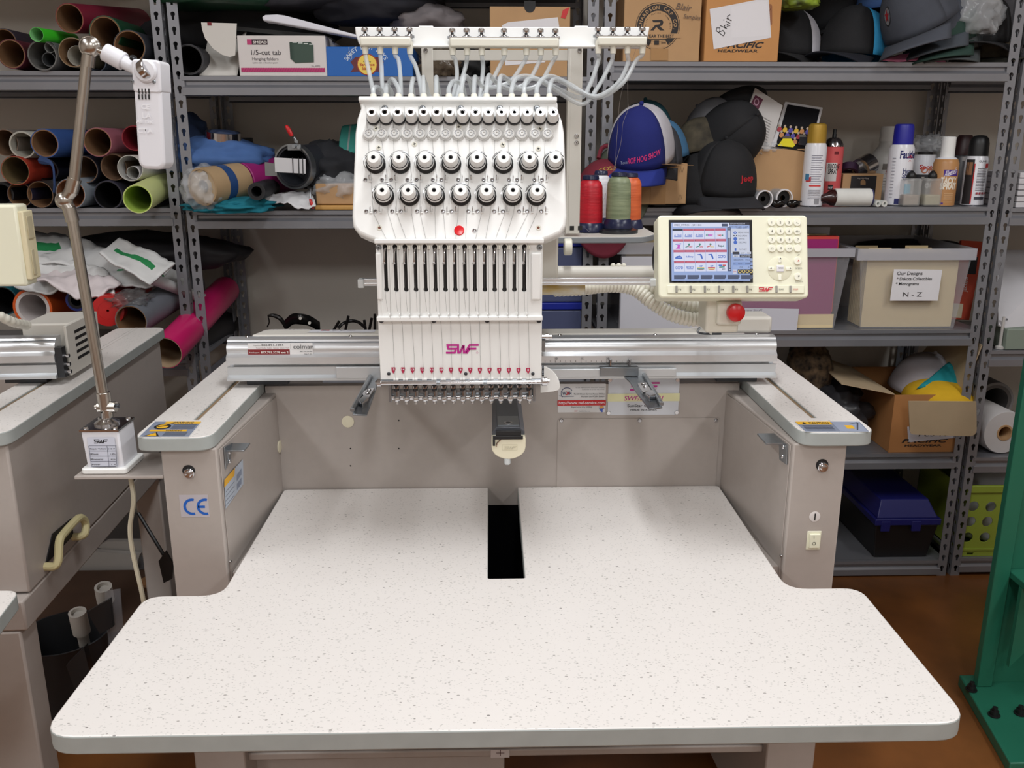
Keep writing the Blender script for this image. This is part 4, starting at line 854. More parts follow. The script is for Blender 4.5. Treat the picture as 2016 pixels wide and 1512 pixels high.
# ---------------------------------------------------------------- spools
def spool(u,v,z,Y,h,r,colr,col2,label):
    p=at(u,v,Y=Y); p.z=z
    o=thing('thread_cone',label,'spool',p,'thread cones on the spool tray')
    MB().lathe([(r*1.2,0),(r*1.2,.004),(r*1.06,.016),(r*.98,.018)],p,(0,0,1),mat('navy_spool_base',(28,34,66),.3),28).build('base',o)
    MB().lathe([(r*.98,.0175),(r*1.0,.03),(r*.97,h*.55),(r*.93,h*.80),(r*.80,h*.88),(r*.55,h*.925)],p,(0,0,1),mat('thread_%d_%d_%d'%colr,colr,.42,rgb2=col2,scale=160,stretch=(.12,.12,1),bump=.3,bscale=300),30).build('thread_winding',o)
    MB().lathe([(r*.62,h*.92),(r*.66,h*.93),(r*.62,h*.985),(r*.55,h),(r*.3,h),(r*.28,h*.9)],p,(0,0,1),mat('navy_spool_base',(28,34,66),.3),20,False,False).build('top_rim',o)
MB().lathe([(.040,0),(.040,.006),(.030,.009)],Vector((at(1216,462,Y=1.775).x,1.775,ZS)),(0,0,1),DARKST,26).build('spool_cushion',EM)
spool(1216,455,ZS+.0095,1.775,.108,.0245,(150,160,128),(112,124,96),'olive green thread cone at the front of the tray')
spool(1238,447,ZS+.001,1.865,.112,.0245,(226,112,62),(196,86,44),'orange thread cone partly behind the olive cone')
spool(1161,445,ZS+.001,1.790,.110,.0255,(206,30,48),(166,18,36),'red thread cone beside the ivory stand post')
spool(1181,440,ZS+.001,1.92,.115,.022,(226,226,232),(198,198,206),'white thread cone behind the red and olive cones')
m=MB().tube(catmull([P3(1255,88,1.64),P3(1224,180,1.70),P3(1216,250,1.74),P3(1210,350,1.775)],6),.0003,C(170,165,165),3,False)
m.build('loose_thread',EM); MB().tube(catmull([P3(1235,88,1.64),P3(1236,190,1.72),P3(1236,216,1.74),P3(1226,245,1.75),P3(1218,300,1.78),P3(1170,445,1.78),P3(1152,450,1.72)],6),.0003,C(170,165,165),3,False).build('loose_thread',EM)
# ================================================================ work lamp on the left of the machine
MB().box((-.69,1.385,.833),(-.5445,1.50,.8385),BODY).box((-.5475,1.40,.79),(-.5445,1.49,.8329),BODY).build('lamp_bracket',EM,bev=.001)
for u,v in ((318,949),(323,995)): x,z=FF.hit(u,v); scr(EM,'bracket_bolt',(-.5445,1.41,z),(-1,0,0),.0045)
WL=thing('work_lamp','white and chrome jointed work lamp clamped left of the machine','lamp',(-.645,1.43,.839))
LWH=mat('lamp_white_plastic',(226,226,232),.3)
lb=MB().prism(rrect(-.681,1.392,-.606,1.472,.006),FrZ(.839),0,.010,WH).build('lamp_base',WL,bev=.002)
m=MB(); a=[(-.673,1.400),(-.613,1.400),(-.613,1.462),(-.673,1.462)]; b=[(-.6755,1.398),(-.6145,1.398),(-.6145,1.464),(-.6755,1.464)]
m.add([(x,y,.849) for x,y in a]+[(x,y,.912) for x,y in b],[(0,1,5,4),(1,2,6,5),(2,3,7,6),(3,0,4,7),(4,5,6,7)],LWH); m.build('transformer_box',WL,bev=.003)
m=MB().box((-.677,1.396,.912),(-.613,1.466,.9155),CHR).lathe([(.020,0),(.020,.003),(.013,.007),(.0085,.010),(.008,.02)],(-.645,1.43,.9155),(0,0,1),CHR,22)
for x in (-.669,-.621):
    for y in (1.404,1.458): m.lathe([(.004,0),(.0035,.003),(.0001,.0035)],(x,y,.9155),(0,0,1),CHR,10)
m.build('base_plate',WL)
fl=Fr((0,1.3985,0),(1,0,0),(0,0,1)); kl=dep((-.645,1.398,.88))/F; BLB=C(60,64,84)
it=[('r',172,861,233,918,C(204,208,222,.4)),('s',186.5,872.5,8.5,INK,.95)]
for k in range(5): it.append(('l',[(176+k*1.4,877+10.1*k),(230,877+10.1*k)],.7,BLB))
it+=[('l',[(176,877),(181.5,917)],.7,BLB),('l',[(212,877),(216,917)],.7,BLB),('l',[(229,877),(231.5,917)],.7,BLB)]
for k,(a_,b_) in enumerate((('Input  Voltage','110 V'),('Phase','1 Ph'),('Frequency','60 Hz'),('Power','7   W'))):
    it+=[('t','O',178+k*1.2,883.5+10.1*k,3.5,INK,{'b':.03}),('t',a_,181+k*1.2,883.7+10.1*k,3.9,INK,{'b':.02,'w':(29,13,22,15)[k]}),('t',b_,228+k*.6,883.7+10.1*k,3.9,INK,{'b':.02,'al':'r','w':13 if k==0 else 9})]
decal(fl,it,'rating_label',WL,uv=kl,z0=.0016)
Yl=1.43; L3=lambda u,v,Y=Yl: at(u,v,Y=Y)
# clamp joint
p=L3(211,808); m=MB().cyl(p+Vector((0,0,-.012)),p+Vector((0,0,.004)),.0085,NICK,n=18).cyl(p+Vector((-.014,0,.006)),p+Vector((.016,0,.006)),.0095,NICK,n=18).cyl(p+Vector((-.020,0,.007)),p+Vector((-.012,0,.007)),.0042,NICK,n=6).cyl(p+Vector((.014,0,.008)),p+Vector((.021,0,.008)),.0042,DARKST,n=6)
m.build('clamp_joint',WL,bev=.0008)
def tubep(n,pts,rs,name): return MB().tube([L3(*q) for q in pts],rs,NICK,n).build(name,WL,ang=50)
s0_,s1_,e0,e1=L3(208,806),L3(203,772),L3(202,772),L3(141,424)
MB().cyl(s0_,s1_,.0108,NICK,n=20).build('pole_socket',WL,bev=.001)
MB().tube([e0,e1],[.0087,.0083],NICK,18).build('lower_arm',WL)
def joint(u,v,r,ups,name):
    c=L3(u,v); m=MB().sphere(c+Vector((0,-.002,0)),r,NICK,22,14,(1,.72,1)); m.lathe([(r*.98,0),(r*1.08,.002),(r*1.08,.006),(r*.98,.008)],c+Vector((0,-.006,0)),(0,1,0),NICK,24)
    for (a,b,r0,r1) in ups: m.cyl(L3(*a),L3(*b),r0,NICK,r1=r1,n=18)
    m.build(name,WL)
joint(127,395,.0125,[((136,409),(143,436),.0102,.0104),((140,378),(147,352),.0102,.0104),((128,398),(137,412),.010,.010),((130,390),(142,374),.009,.010)],'elbow_joint')
MB().tube([L3(146,356),L3(170,128)],[.0083,.0080],NICK,18).build('upper_arm',WL)
joint(178,92,.0148,[((172,131),(175,108),.0098,.0098)],'top_joint')
m=MB().cyl(L3(190,97),L3(208,104),.0072,NICK,n=16).build('head_stub',WL)
wa,wb=L3(206,102),L3(244,122); m=MB().cyl(wa,wb,.0135,LWH,r1=.0140,n=24); wc=L3(286,146,1.40)
m.cyl(wb,wc,.0105,LWH,r1=.0085,n=18); m.build('swivel_arm',WL,bev=.0015)
cc=L3(287,137,1.395); ax=Vector((.85,-.25,.42)).normalized(); 
MB().lathe([(.0135,-.006),(.0150,-.004),(.0150,.004),(.0135,.006)],cc,ax,CHR,26).build('swivel_disc',WL,bev=.0008)
k=L3(262,117,1.40); MB().lathe([(.005,0),(.0052,.004),(.0035,.0055)],k,Vector((.3,-.4,.85)),DARKST,14).build('swivel_screw',WL)
# head, slightly tilted box
c0,c1,c2,c3=[L3(u,v,1.395) for u,v in ((259,114),(316,112),(322,338),(272,330))]
o=L3(272,332,1.395); ty=(c0-c3).normalized(); tx=Vector((1,0,0)); tx=(tx-ty*tx.dot(ty)).normalized(); fh_=Fr(o,tx,ty); wid=(c2-c3).length*1.0; hgt=(c0-c3).length
lh=MB().prism(rrect(0,0,wid+.002,hgt,[.012,.012,.006,.006]),fh_,-.045,0,LWH).build('lamp_head',WL,bev=.005,seg=3)
fh2=Fr(fh_.p(0,0,0),tx,ty)
MB().lathe([(.0165,0),(.0165,.004),(.014,.007),(.0001,.0075)],fh_.p(*fh_.hit(288,140),0),fh_.n,LWH,26).build('swivel_boss',lh)
MB().prism(rrect(-.0008,hgt*.70,wid+.0028,hgt+.0005,.006),fh_,-.0455,.0012,LWH).build('battery_cap',lh,bev=.003)
for r_ in range(2):
    for c_ in range(4):
        u=274+6.6*c_; v=179.5+11*r_; x,y=fh_.hit(u,v); MB().prism([(x-.0010,y-.0036),(x+.0010,y-.0036),(x+.0010,y+.0036),(x-.0010,y+.0036)],fh_,.0004,.0013,BLK).build('vent_slot',lh)
for u,v in ((261,160),(304,161)): x,y=fh_.hit(u,v); scr(lh,'head_screw',fh_.p(x,y,.0012),fh_.n,.0028,STEEL)
kh=dep(o)/F; LW2=mat('lamp_embossed',(236,236,240),.3)
decal(fh_,[('t','CE',287,215,13,LW2,{'al':'c','b':.03}),('t','LA',290,233,15,LW2,{'al':'c','b':.02}),('t','AE DK',286,243,9,LW2,{'al':'c','b':.02,'w':34}),('t','CTA',287,262,13,LW2,{'al':'c','b':.02,'w':30})],'embossed_marks',lh,uv=kh,z0=.0012)
MB().tube(catmull([L3(257,940,1.44),L3(263,985,1.44),L3(256,1040,1.44),L3(262,1090,1.44),L3(280,1170,1.44),L3(290,1230,1.46)],8),.0042,mat('cable_ivory',(206,200,178),.5),8).build('power_cable',WL)
# ================================================================ neighbouring machine on the left
LM=thing('embroidery_machine','second taupe embroidery machine cut off by the left picture edge, with cream handle','machine',(-1.41,1.72,0))
DX=-1.447
arm_top(.508,.634,.5545,.5620,1.369,2.235,1.40,LM,dx=DX)
MB().box((-.955,1.385,.612),(-.822,2.20,ZA-.0245),BODY).build('arm_housing',LM,bev=.004)
m=MB().box((-.99,1.36,.552),(-.824,2.20,.609),BODY).build('lower_rail',LM,bev=.004)
MB().box((-.99,1.36,.02),(-.836,1.42,.5515),BODY).build('leg',LM,bev=.004); MB().box((-.90,2.12,.02),(-.836,2.20,.5515),BODY).build('leg',LM,bev=.004)
MB().box((-1.9,2.201,.612),(-.836,2.23,.88),BODY).build('back_panel',LM)
fr=Fr((-2.0,.028,0),(0,1,0),(0,0,1))
beam(-2.0,-.852,LM,dy=.0)
mc=MB().box((-.935,1.73,.93),(-.8415,1.86,1.022),LGREY).build('motor_cover',LM,bev=.004)
MB().box((-.8410,1.70,.922),(-.836,1.86,1.022),LGREY).build('motor_side_plate',mc,bev=.001)
for k in range(5):
    z=1.003-.0135*k; MB().add([(-.8355,1.735,z-.003),(-.8355,1.815,z-.003),(-.8355,1.815,z+.003),(-.8355,1.735,z+.003)],[(0,1,2,3)],BLK).build('vent_slot',mc)
m=MB().box((-.8515,1.672,.925),(-.838,1.69,.985),DARKST)
for z in (.935,.95,.967): m.cyl((-.838,1.682,z),(-.829,1.682,z),.004,CHR,n=10)
m.build('beam_end_bracket',LM)
hx=-.8225; 
def inv(p):
    q=Vector(p)-Vector((-1.41,1.72,0)); a=RD(-2.7); return Vector((q.x*math.cos(a)-q.y*math.sin(a)-1.41,q.x*math.sin(a)+q.y*math.cos(a)+1.72,p[2]))
hp=[at(u,v,X=-.826) for u,v in ((70,1112),(76,1068),(86,1052),(116,1024),(128,1021),(136,1032),(132,1054))]
hp=[inv(q) for q in hp]; hp=[Vector((hx+.022,q.y,q.z)) for q in hp]
MB().tube(catmull([Vector((hx,hp[0].y,hp[0].z-.004))]+hp+[Vector((hx,hp[-1].y,hp[-1].z-.004))],5),.0075,mat('handle_cream',(206,196,150),.5),10).build('handle',LM)
MB().prism([(q.y,q.z) for q in (hp[0],hp[2],hp[4],hp[6])],Fr((hx-.002,0,0),(0,1,0),(0,0,1)),0,.0045,BLK).build('handle_recess',LM)
lp=MB().box((-1.0,1.395,1.148),(-.757,1.435,1.276),CREAM).build('control_panel',LM,bev=.004)
MB().box((-.758,1.398,1.158),(-.749,1.432,1.266),mat('panel_side_cream',(220,210,176),.5)).build('side_cover',lp,bev=.002)
MB().box((-.7495,1.405,1.165),(-.747,1.415,1.205),C(190,180,150)).build('port_cover',lp,bev=.001); MB().box((-.7495,1.405,1.222),(-.747,1.423,1.258),C(190,180,150)).build('port_cover',lp,bev=.001)
MB().box((-1.0,1.436,1.06),(-.97,1.46,1.20),WH2).build('panel_support',LM)
LMrot=RD(2.7)
c=catmull([at(-60,600,Y=1.60),at(-10,618,Y=1.60),at(25,634,Y=1.63),at(52,640,Y=1.72)],20)
q=[];rr=[]
for i,p in enumerate(c): q.append(inv(p)); rr.append(.0095*(.75+.25*abs(math.sin(i*.55))))
MB().tube(q,rr,WH2,10).build('corrugated_hose',LM,ang=80)
LM.rotation_euler.z=LMrot
def tq(u,v): p=at(u,v,Z=ZT); return (p.x,p.y)
MB().prism(rounded([(-1.9,.95),(-.70,.90),(-.755,1.296),(-1.9,1.31)],[0,.04,.025,0]),FrZ(ZT),-.026,0,EDGE,SPECK).build('work_table',bev=.002,label='speckled work table corner of the left machine at the left picture edge',cat='table')
MB().box((-1.20,1.31,.60),(-1.17,2.205,.64),BODY).box((-1.20,.96,.60),(-1.17,1.31,.653),BODY).build('table_support',LM)
# ================================================================ green press frame at the right edge
GRN=mat('green_enamel',(36,104,82),.34,var=.06,scale=7,bump=.08,bscale=60); GP=thing('press_stand','dark green welded steel machine stand bolted to a foot plate at right','machine stand',(1.35,1.88,0))
MB().prism([(1.155,1.66),(1.70,1.66),(1.70,2.0),(1.215,2.0)],FrZ(0),0,.03,GRN).build('foot_plate',GP,bev=.003)
MB().box((1.232,1.945,.0305),(1.272,1.965,1.15),GRN).build('flange',GP,bev=.002)
MB().box((1.272,1.965,.0305),(1.75,1.98,1.15),GRN).build('web',GP)
MB().box((1.2725,1.80,.335),(1.75,1.9645,.352),GRN).build('shelf_plate',GP,bev=.002)
MB().prism([(1.2725,.335),(1.45,.335),(1.2725,.12)],Fr((0,1.90,0),(1,0,0),(0,0,1)),-.006,.006,GRN).build('gusset',GP)
bo=None
for u,v in ((1912,1358),(1957,1408),(2008,1405)):
    p=at(u,v,Z=.031); 
    m=MB().lathe([(.014,0),(.014,.003),(.010,.003),(.010,.013),(.006,.013),(.006,.022)],p,(0,0,1),BLK,6 if 0 else 12); m.build('anchor_bolt',GP)
# ================================================================ things under the left machine
def B(name,label,cat,mb,bev=0,group=None,par=None,**k):
    if par is None: return mb.build(name,None,bev=bev,label=label,cat=cat,group=group,**k)
    return mb.build(name,par,bev=bev,**k)
bc=Vector((-1.06,1.97,0)); DG=mat('charcoal_plastic',(46,48,52),.5)
B('bucket','charcoal plastic bucket holding hoop parts on the floor under the left machine','bucket',MB().lathe([(.085,0),(.105,.20),(.108,.205),(.103,.205),(.083,.008),(.0001,.008)],bc,(0,0,1),DG,28))
WHD=mat('aged_white_pvc',(206,202,196),.5)
def post_(u0,v0,u1,v1,Y,r,label):
    a,b=at(u0,v0,Y=Y),at(u1,v1,Y=Y+.03); d=(a-b).normalized()
    m=MB().lathe([(r*.8,0),(r*.8,(a-b).length*.55),(r*1.25,(a-b).length*.55),(r*1.25,(a-b).length),(r*.9,(a-b).length),(r*.9,(a-b).length-.01),(.0001,(a-b).length-.01)],b,d,WHD,18); m.build('hoop_post',None,label=label,cat='tube')
post_(152,1205,172,1290,1.95,.0165,'white capped plastic tube standing in the charcoal bucket')
post_(203,1155,214,1215,2.02,.0165,'white plastic tube behind the clear plates under the left machine')
def plateq(name,label,cat,quad,Y,t,m,dy=.0):
    mb=MB(); n=len(quad); a=[at(u,v,Y=Y+dy*i) for i,(u,v) in enumerate(quad)]; b=[p+Vector((0,t,0)) for p in a]
    mb.add(a+b,[tuple(range(n))]+[tuple(range(2*n-1,n-1,-1))]+[(i,n+i,n+(i+1)%n,(i+1)%n) for i in range(n)],m); return mb.build(name,None,label=label,cat=cat)
plateq('bracket_plate','dark metal bracket plate with bright edge in the bucket','bracket',[(172,1205),(216,1180),(222,1235),(196,1248)],1.93,.012,DARKST)
plateq('acrylic_sheet','clear plastic panel leaning behind the dark bracket plate','panel',[(205,1165),(236,1160),(245,1280),(215,1290)],1.96,.004,BIN)
plateq('metal_channel','long grey metal channel in front of the bucket under the left machine','channel',[(130,1310),(165,1275),(178,1330),(155,1380)],1.80,.02,DARKST)
plateq('pale_board','pale board lying on the lowest shelf behind the left machine','board',[(120,1128),(170,1085),(275,1092),(262,1137)],2.55,.02,C(176,172,168))
plateq('pale_board','smaller pale board above the other one on the lowest shelf','board',[(190,1078),(210,1066),(282,1066),(280,1095)],2.58,.02,C(166,162,158))
def blob(name,label,cat,c,s,m,seed=0,amp=.25,fr=2.,sub=4,sharp=False,group=None,flat=True,par=None,rot=None,kind=None):
    bm=bmesh.new(); bmesh.ops.create_icosphere(bm,subdivisions=sub,radius=1); R=Matrix.Rotation(rot,3,'Y') if rot else None
    off=Vector((seed*3.1,seed*1.7,seed*.9)); vs=[]
    for v in bm.verts:
        p=v.co.copy(); n=noise.noise(p*fr+off)+.5*noise.noise(p*fr*2.3+off)+.25*noise.noise(p*fr*5+off)
        if sharp: n=abs(n)*1.6-.35
        q=p*(1+amp*n)
        if flat: q.z=max(q.z,-.62)
        q=Vector((q.x*s[0],q.y*s[1],q.z*s[2]))
        if R: q=R@q
        vs.append(q+Vector(c))
    fs=[tuple(x.index for x in f.verts) for f in bm.faces]; bm.free()
    mb=MB().add(vs,fs,m)
    if par is not None: return mb.build(name,par,ang=180)
    return mb.build(name,None,label=label,cat=cat,group=group,ang=180,kind=kind)
MB().box((-1.42,2.16,.001),(-.80,2.52,.095),mat('dark_brown_carton',(78,56,42),.85,var=.1,scale=14)).build('dark_carton',None,bev=.004,label='flat dark brown carton on the floor behind the charcoal bucket',cat='box')  # added box, its dark brown stands in for the shade under the machine
blob('straw_bundle','brown shredded straw bundle on the floor behind the lamp cable','packing straw',(-.84,2.34,.155),(.14,.11,.085),mat('straw_brown',(120,86,54),.9,var=.3,scale=60,bump=.6,bscale=120),3,.4,4)
plateq('black_flap','black hanging tag beside the left leg of the near machine','tag',[(312,1105),(326,1085),(340,1110),(338,1140),(322,1148)],1.75,.006,BLK)
MB().tube([at(272,1010,Y=1.80),at(322,1092,Y=1.76)],.004,BLK,8).build('black_strap',None,label='black strap running to the black tag by the near machine leg',cat='strap')
# ================================================================ goods on the shelves
def FAB(r,g,b,var=.06): return mat('fabric_%d_%d_%d'%(r,g,b),(r,g,b),.85,var=var,scale=30,bump=.25,bscale=700)
def VIN(r,g,b): return mat('vinyl_%d_%d_%d'%(r,g,b),(r,g,b),.5,var=.08,scale=9,bump=.05,bscale=60)
def roll(u,v,rp,Y,L,outer,inner,label,wall=.12,end=None,name='vinyl_roll',group='rolls stacked on the left shelves',corem=None):
    c=at(u,v,Y=Y); r=px2m(rp,c)*.965; ax=Vector((0,1,0))
    if end: ax=(at(end[0],end[1],Y=Y+L*.95)-c).normalized()
    ri=r*(1-wall*.45); rc=r*(1-wall)
    m=MB(); n=26; m.lathe([(ri,0),(r*.99,0),(r,.004),(r,L),(ri,L),(ri,0)],c,ax,outer,n,False,False)
    o=m.build(name,None,label=label,cat='roll',group=group)
    MB().lathe([(rc,.0005),(ri*.995,.0005),(ri*.995,L-.002),(rc,L-.002),(rc,.0005)],c,ax,corem or inner,n,False,False).build('core',o)
    return o,c,r,ax
KC=KRAFTD; BK=VIN(26,26,30); GY=VIN(104,108,116); BRN=mat('tube_brown',(112,84,62),.8,var=.1,scale=20); PALE=mat('pale_core',(176,172,160),.75)
# left bay, top shelf
roll(137,36,29,2.62,.46,VIN(134,34,58),KC,'large maroon vinyl roll lying on top of the left pile',.1,end=(268,42))
roll(207,64,33,2.60,.46,VIN(22,70,46),KC,'dark green vinyl roll right of the topmost maroon roll',.14)
roll(255,92,33,2.58,.46,VIN(52,54,62),KC,'dark slate vinyl roll resting against the left steel post',.12)
roll(22,106,29,2.60,.46,VIN(92,32,48),KC,'dark maroon vinyl roll at the left picture edge, upper shelf',.12)
roll(8,82,26,2.82,.24,VIN(66,56,72),KC,'purple grey roll behind the dark maroon roll',.12)
roll(72,68,14,2.56,.22,mat('neon_green_sheet',(70,226,50),.4),mat('neon_green_inside',(150,214,150),.5),'small rolled neon green sheet lying above the tubes',.06,end=(140,78))
roll(143,103,29,2.60,.46,VIN(150,142,120),mat('tan_board',(140,108,76),.8),'tan cardboard tube beside the neon green sheet',.07)
roll(152,110,20,2.61,.44,VIN(150,150,148),PALE,'pale grey liner rolled inside the tan tube',.05)
roll(83,109,30,2.59,.46,mat('clear_wrap_grey',(130,130,130),.2,alpha=.55),C(110,108,106),'grey roll in clear wrap holding two thinner tubes',.1)
roll(98,93,11,2.60,.44,VIN(110,112,114),C(150,152,150),'thin grey tube, upper one inside the wrapped roll',.1)
roll(96,117,14,2.60,.44,VIN(70,72,74),C(60,62,64),'thin dark tube, lower one inside the wrapped roll',.12)
roll(190,122,19,2.66,.38,VIN(92,104,122),C(60,66,78),'blue grey roll behind the lamp head stub',.1)
# left bay, second shelf
roll(10,281,27,2.62,.44,VIN(126,116,108),BRN,'brown tube at the left picture edge on the second shelf',.08)
roll(44,285,27,2.60,.46,mat('white_tube',(190,188,178),.6),PALE,'white tube between the brown tube and the blue roll',.12)
roll(88,282,29,2.57,.46,VIN(56,88,150),KC,'blue fabric roll on the second shelf, left',.14)
roll(192,280,29,2.60,.46,VIN(160,96,110),KC,'dusty pink roll right of the lamp pole',.1)
roll(264,272,25,2.60,.46,VIN(150,24,40),C(120,20,34),'red roll half hidden by the lamp head',.08)
roll(30,336,29,2.58,.46,VIN(170,58,40),mat('olive_core',(110,92,60),.8),'orange red roll in the second row, far left',.08)
roll(92,335,24,2.66,.40,VIN(24,26,40),BLK,'black roll behind the orange red roll',.15)
roll(166,334,28,2.62,.44,VIN(34,36,48),BRN,'dark navy tube behind the lamp pole, middle row',.1)
roll(224,329,27,2.62,.44,VIN(98,80,62),BRN,'brown tube with pale grey lining, middle row',.09)
roll(256,331,26,2.58,.46,mat('white_sheet',(214,210,204),.6),mat('white_sheet_in',(190,188,184),.6),'white paper sheet curled into a roll below the lamp head',.06)
roll(262,340,13,2.585,.42,PAPER,C(170,168,164),'inner curl of the white paper roll',.06)
roll(4,382,24,2.62,.44,BK,C(18,18,20),'black roll at the left picture edge, bottom row',.2)
roll(39,383,26,2.61,.45,VIN(40,38,58),KC,'dark navy roll, second in the bottom row',.1)
roll(79,383,27,2.60,.46,VIN(60,54,52),KC,'dark brown tube, third in the bottom row',.08)
roll(139,381,30,2.58,.46,VIN(136,144,154),mat('orange_core',(130,82,50),.8),'silver grey roll with orange brown core behind the lamp elbow',.1)
roll(213,384,29,2.60,.46,VIN(58,58,76),BLK,'navy roll with wide black bore, bottom row',.1)
roll(271,392,29,2.46,.52,mat('lime_vinyl',(214,222,150),.45),mat('lime_inside',(170,196,90),.5),'lime yellow roll sticking out of the second shelf',.1,end=(345,352))
c=at(104,330,Y=2.56); MB().tube(catmull([at(82,315,Y=2.57),at(103,325,Y=2.55),at(107,360,Y=2.55),at(106,378,Y=2.56)],5),[.012,.011,.010,.008,.006,.004,.003,.003,.003,.003,.003,.003,.003,.003,.003,.003],FAB(44,66,110),8).build('fabric_strip',None,label='loose blue fabric strip hanging from the blue roll',cat='fabric')
# left bay, third shelf
roll(6,592,30,2.58,.46,VIN(26,96,110),BLK,'teal roll at the left picture edge on the third shelf',.12)
o,c,r,ax=roll(64,606,40,2.52,.5,mat('orange_vinyl',(214,92,36),.45),mat('white_core',(206,198,196),.6),'bright orange roll with thick white core',.3)
tm=MB(); f0=Fr(c+Vector((0,-.0,0)),(1,0,0),(0,0,1))
roll(150,592,22,2.50,.4,VIN(34,44,110),BLK,'royal blue roll between the orange and red rolls',.5)
roll(212,612,32,2.44,.46,mat('red_foil',(190,34,34),.3),mat('red_foil',(190,34,34),.3),'glossy red roll behind the grey cover',.92,end=(270,570))
roll(258,632,33,2.42,.48,VIN(110,114,122),KC,'slate grey roll next to the magenta roll',.09,end=(372,562))
roll(326,695,34,2.40,.62,mat('magenta_vinyl',(206,32,104),.3),mat('beige_core',(176,150,120),.7),'magenta roll pointing out past the steel post',.08,end=(440,575))
roll(350,690,34,2.66,.42,VIN(34,34,38),BLK,'black roll lying right of the magenta roll',.5,end=(440,640))
def sheet(name,label,cat,c,nx,ny,m,wr=.012,fr=14,t=.003,seed=0,group=None,stripe=None,sm=None,par=None,sag=0):
    c=[Vector(q) for q in c]; nrm=(c[1]-c[0]).cross(c[3]-c[0]).normalized(); off=Vector((seed*2.7,seed*1.3,seed))
    def fn(a,b):
        p=(c[0]*(1-a)+c[1]*a)*(1-b)+(c[3]*(1-a)+c[2]*a)*b
        w=noise.noise(p*fr+off)+.5*abs(noise.noise(p*fr*2.1+off))+.3*noise.noise(p*fr*4.3+off)
        return p+nrm*wr*w+Vector((0,0,-sag*math.sin(PI*a)))
    mm=m
    if stripe: mm=lambda a,b: sm if (stripe[0]<b<stripe[1] and stripe[2]<a<stripe[3]) else m
    mb=MB().grid(fn,nx,ny,mm)
    if par is not None: return mb.build(name,par,solid=t,ang=180)
    return mb.build(name,None,label=label,cat=cat,solid=t,ang=180,group=group)
POLY=mat('white_poly_mailer',(206,206,206),.4,var=.05,scale=20); GSTR=mat('green_print',(40,128,76),.45)
def q4(l,Ys): return [at(u,v,Y=y) for (u,v),y in zip(l,Ys)]
G='white plastic mailer bags heaped on the left shelf'
sheet('mailer_bag','white mailer with a green stripe, topmost at the left','bag',q4(((0,520),(160,520),(130,462),(0,455)),(2.56,2.58,2.75,2.75)),18,12,POLY,.021,13,.006,1,G,(.45,.62,.0,.85),GSTR)
sheet('mailer_bag','long white mailer with green stripe sliding to the right','bag',q4(((110,560),(300,560),(345,525),(140,470)),(2.54,2.54,2.62,2.74)),24,14,POLY,.021,13,.006,2,G,(.40,.5,.55,.98),GSTR)
sheet('mailer_bag','white mailer with slanting green stripe and pointed corner','bag',q4(((195,500),(295,560),(345,520),(235,470)),(2.50,2.46,2.54,2.62)),18,12,POLY,.011,14,.006,3,G,(.42,.55,.1,.85),GSTR)
sheet('mailer_bag','crumpled white mailer at the bottom of the heap','bag',q4(((30,570),(225,575),(215,540),(40,490)),(2.50,2.48,2.58,2.66)),24,14,POLY,.034,12,.006,4,G)
sheet('mailer_bag','white mailer with pinkish underside hanging over the orange roll','bag',q4(((70,560),(195,590),(240,555),(80,515)),(2.47,2.45,2.52,2.62)),20,12,mat('pink_white_poly',(214,204,206),.4),.028,12,.006,5,G)
sheet('mailer_bag','grey white mailer flap behind the steel post','bag',q4(((290,560),(360,575),(370,545),(300,510)),(2.66,2.66,2.7,2.7)),14,10,POLY,.012,13,.005,6,G)
roll(290,545,12,2.50,.40,POLY,POLY,'rolled white mailer tube crossing the steel post',.3,end=(425,598),group=G,name='rolled_mailer')
blob('black_sheet_bundle','dark folded sheet lying over the mailers','sheet',at(290,500,Y=2.86),(.30,.10,.075),C(40,38,42),7,.2,1.6)
MB().box((-.95,2.62,ZL['C0']),(-.93,2.9,ZL['C0']+.003),BLK)
blob('clear_wrap','clear plastic wrap over the red roll','plastic wrap',at(258,590,Y=2.48),(.05,.06,.024),mat('dark_clear_film',(120,118,118),.15,alpha=.4),9,.4,3,sharp=True)
# ---------------------------------------------------------------- middle bay, top shelf
A1=ZL['A1']
roll(372,117,30,2.62,.44,VIN(56,56,62),BLK,'dark charcoal roll on the middle bay top shelf',.14,name='vinyl_roll')
blob('green_bag','dark green plastic sheeting hanging from the shelf above','plastic sheet',at(425,-14,Y=2.70),(.18,.14,.065),mat('green_sheeting',(20,62,40),.35),12,.18,1.5)
blob('dark_jacket','black jacket bundled on the upper shelf, left fold','jacket',at(600,-12,Y=2.80),(.27,.17,.085),FAB(34,33,40),14,.25,2)
blob('dark_jacket','black jacket sleeve with a snap at the right end','jacket',at(745,14,Y=2.78),(.18,.14,.075),FAB(30,30,38),15,.22,2)
blob('dark_fabric','black cloth under the jacket on the middle top shelf','fabric',at(470,60,Y=2.86),(.28,.12,.10),FAB(24,24,28),16,.2,2)
CARD=mat('white_card',(214,210,204),.6)
def arcsheet(label,pts,d,m,name,cat):
    mb=MB(); a=[at(u,v,Y=y) for u,v,y in pts]; return mb
def fold(a,b):
    t=RD(-30+150*a); r=.052
    c=at(425,112,Y=2.70); return Vector((c.x-.005+ (b-.5)*.115+.02*a, c.y-r*math.sin(t)*1.2, c.z+r*math.cos(t)-.03))
mb=MB()
x0=at(388,148,Y=2.62); 
def sh(a,b): # leaning curved panel
    p=at(388+75*a,148-100*b,Y=2.62); return Vector((p.x,2.64+.10*b+.05*math.sin(PI*a)*b,p.z))
mb.grid(sh,8,8,CARD); ws=mb.build('white_folder_sheet',None,label='curved white cardboard sheet leaning left of the folder box',cat='sheet',solid=.002,ang=180)
fl_=[(396,44),(466,46),(463,109),(452,112),(438,108),(420,96),(404,76),(398,58)]
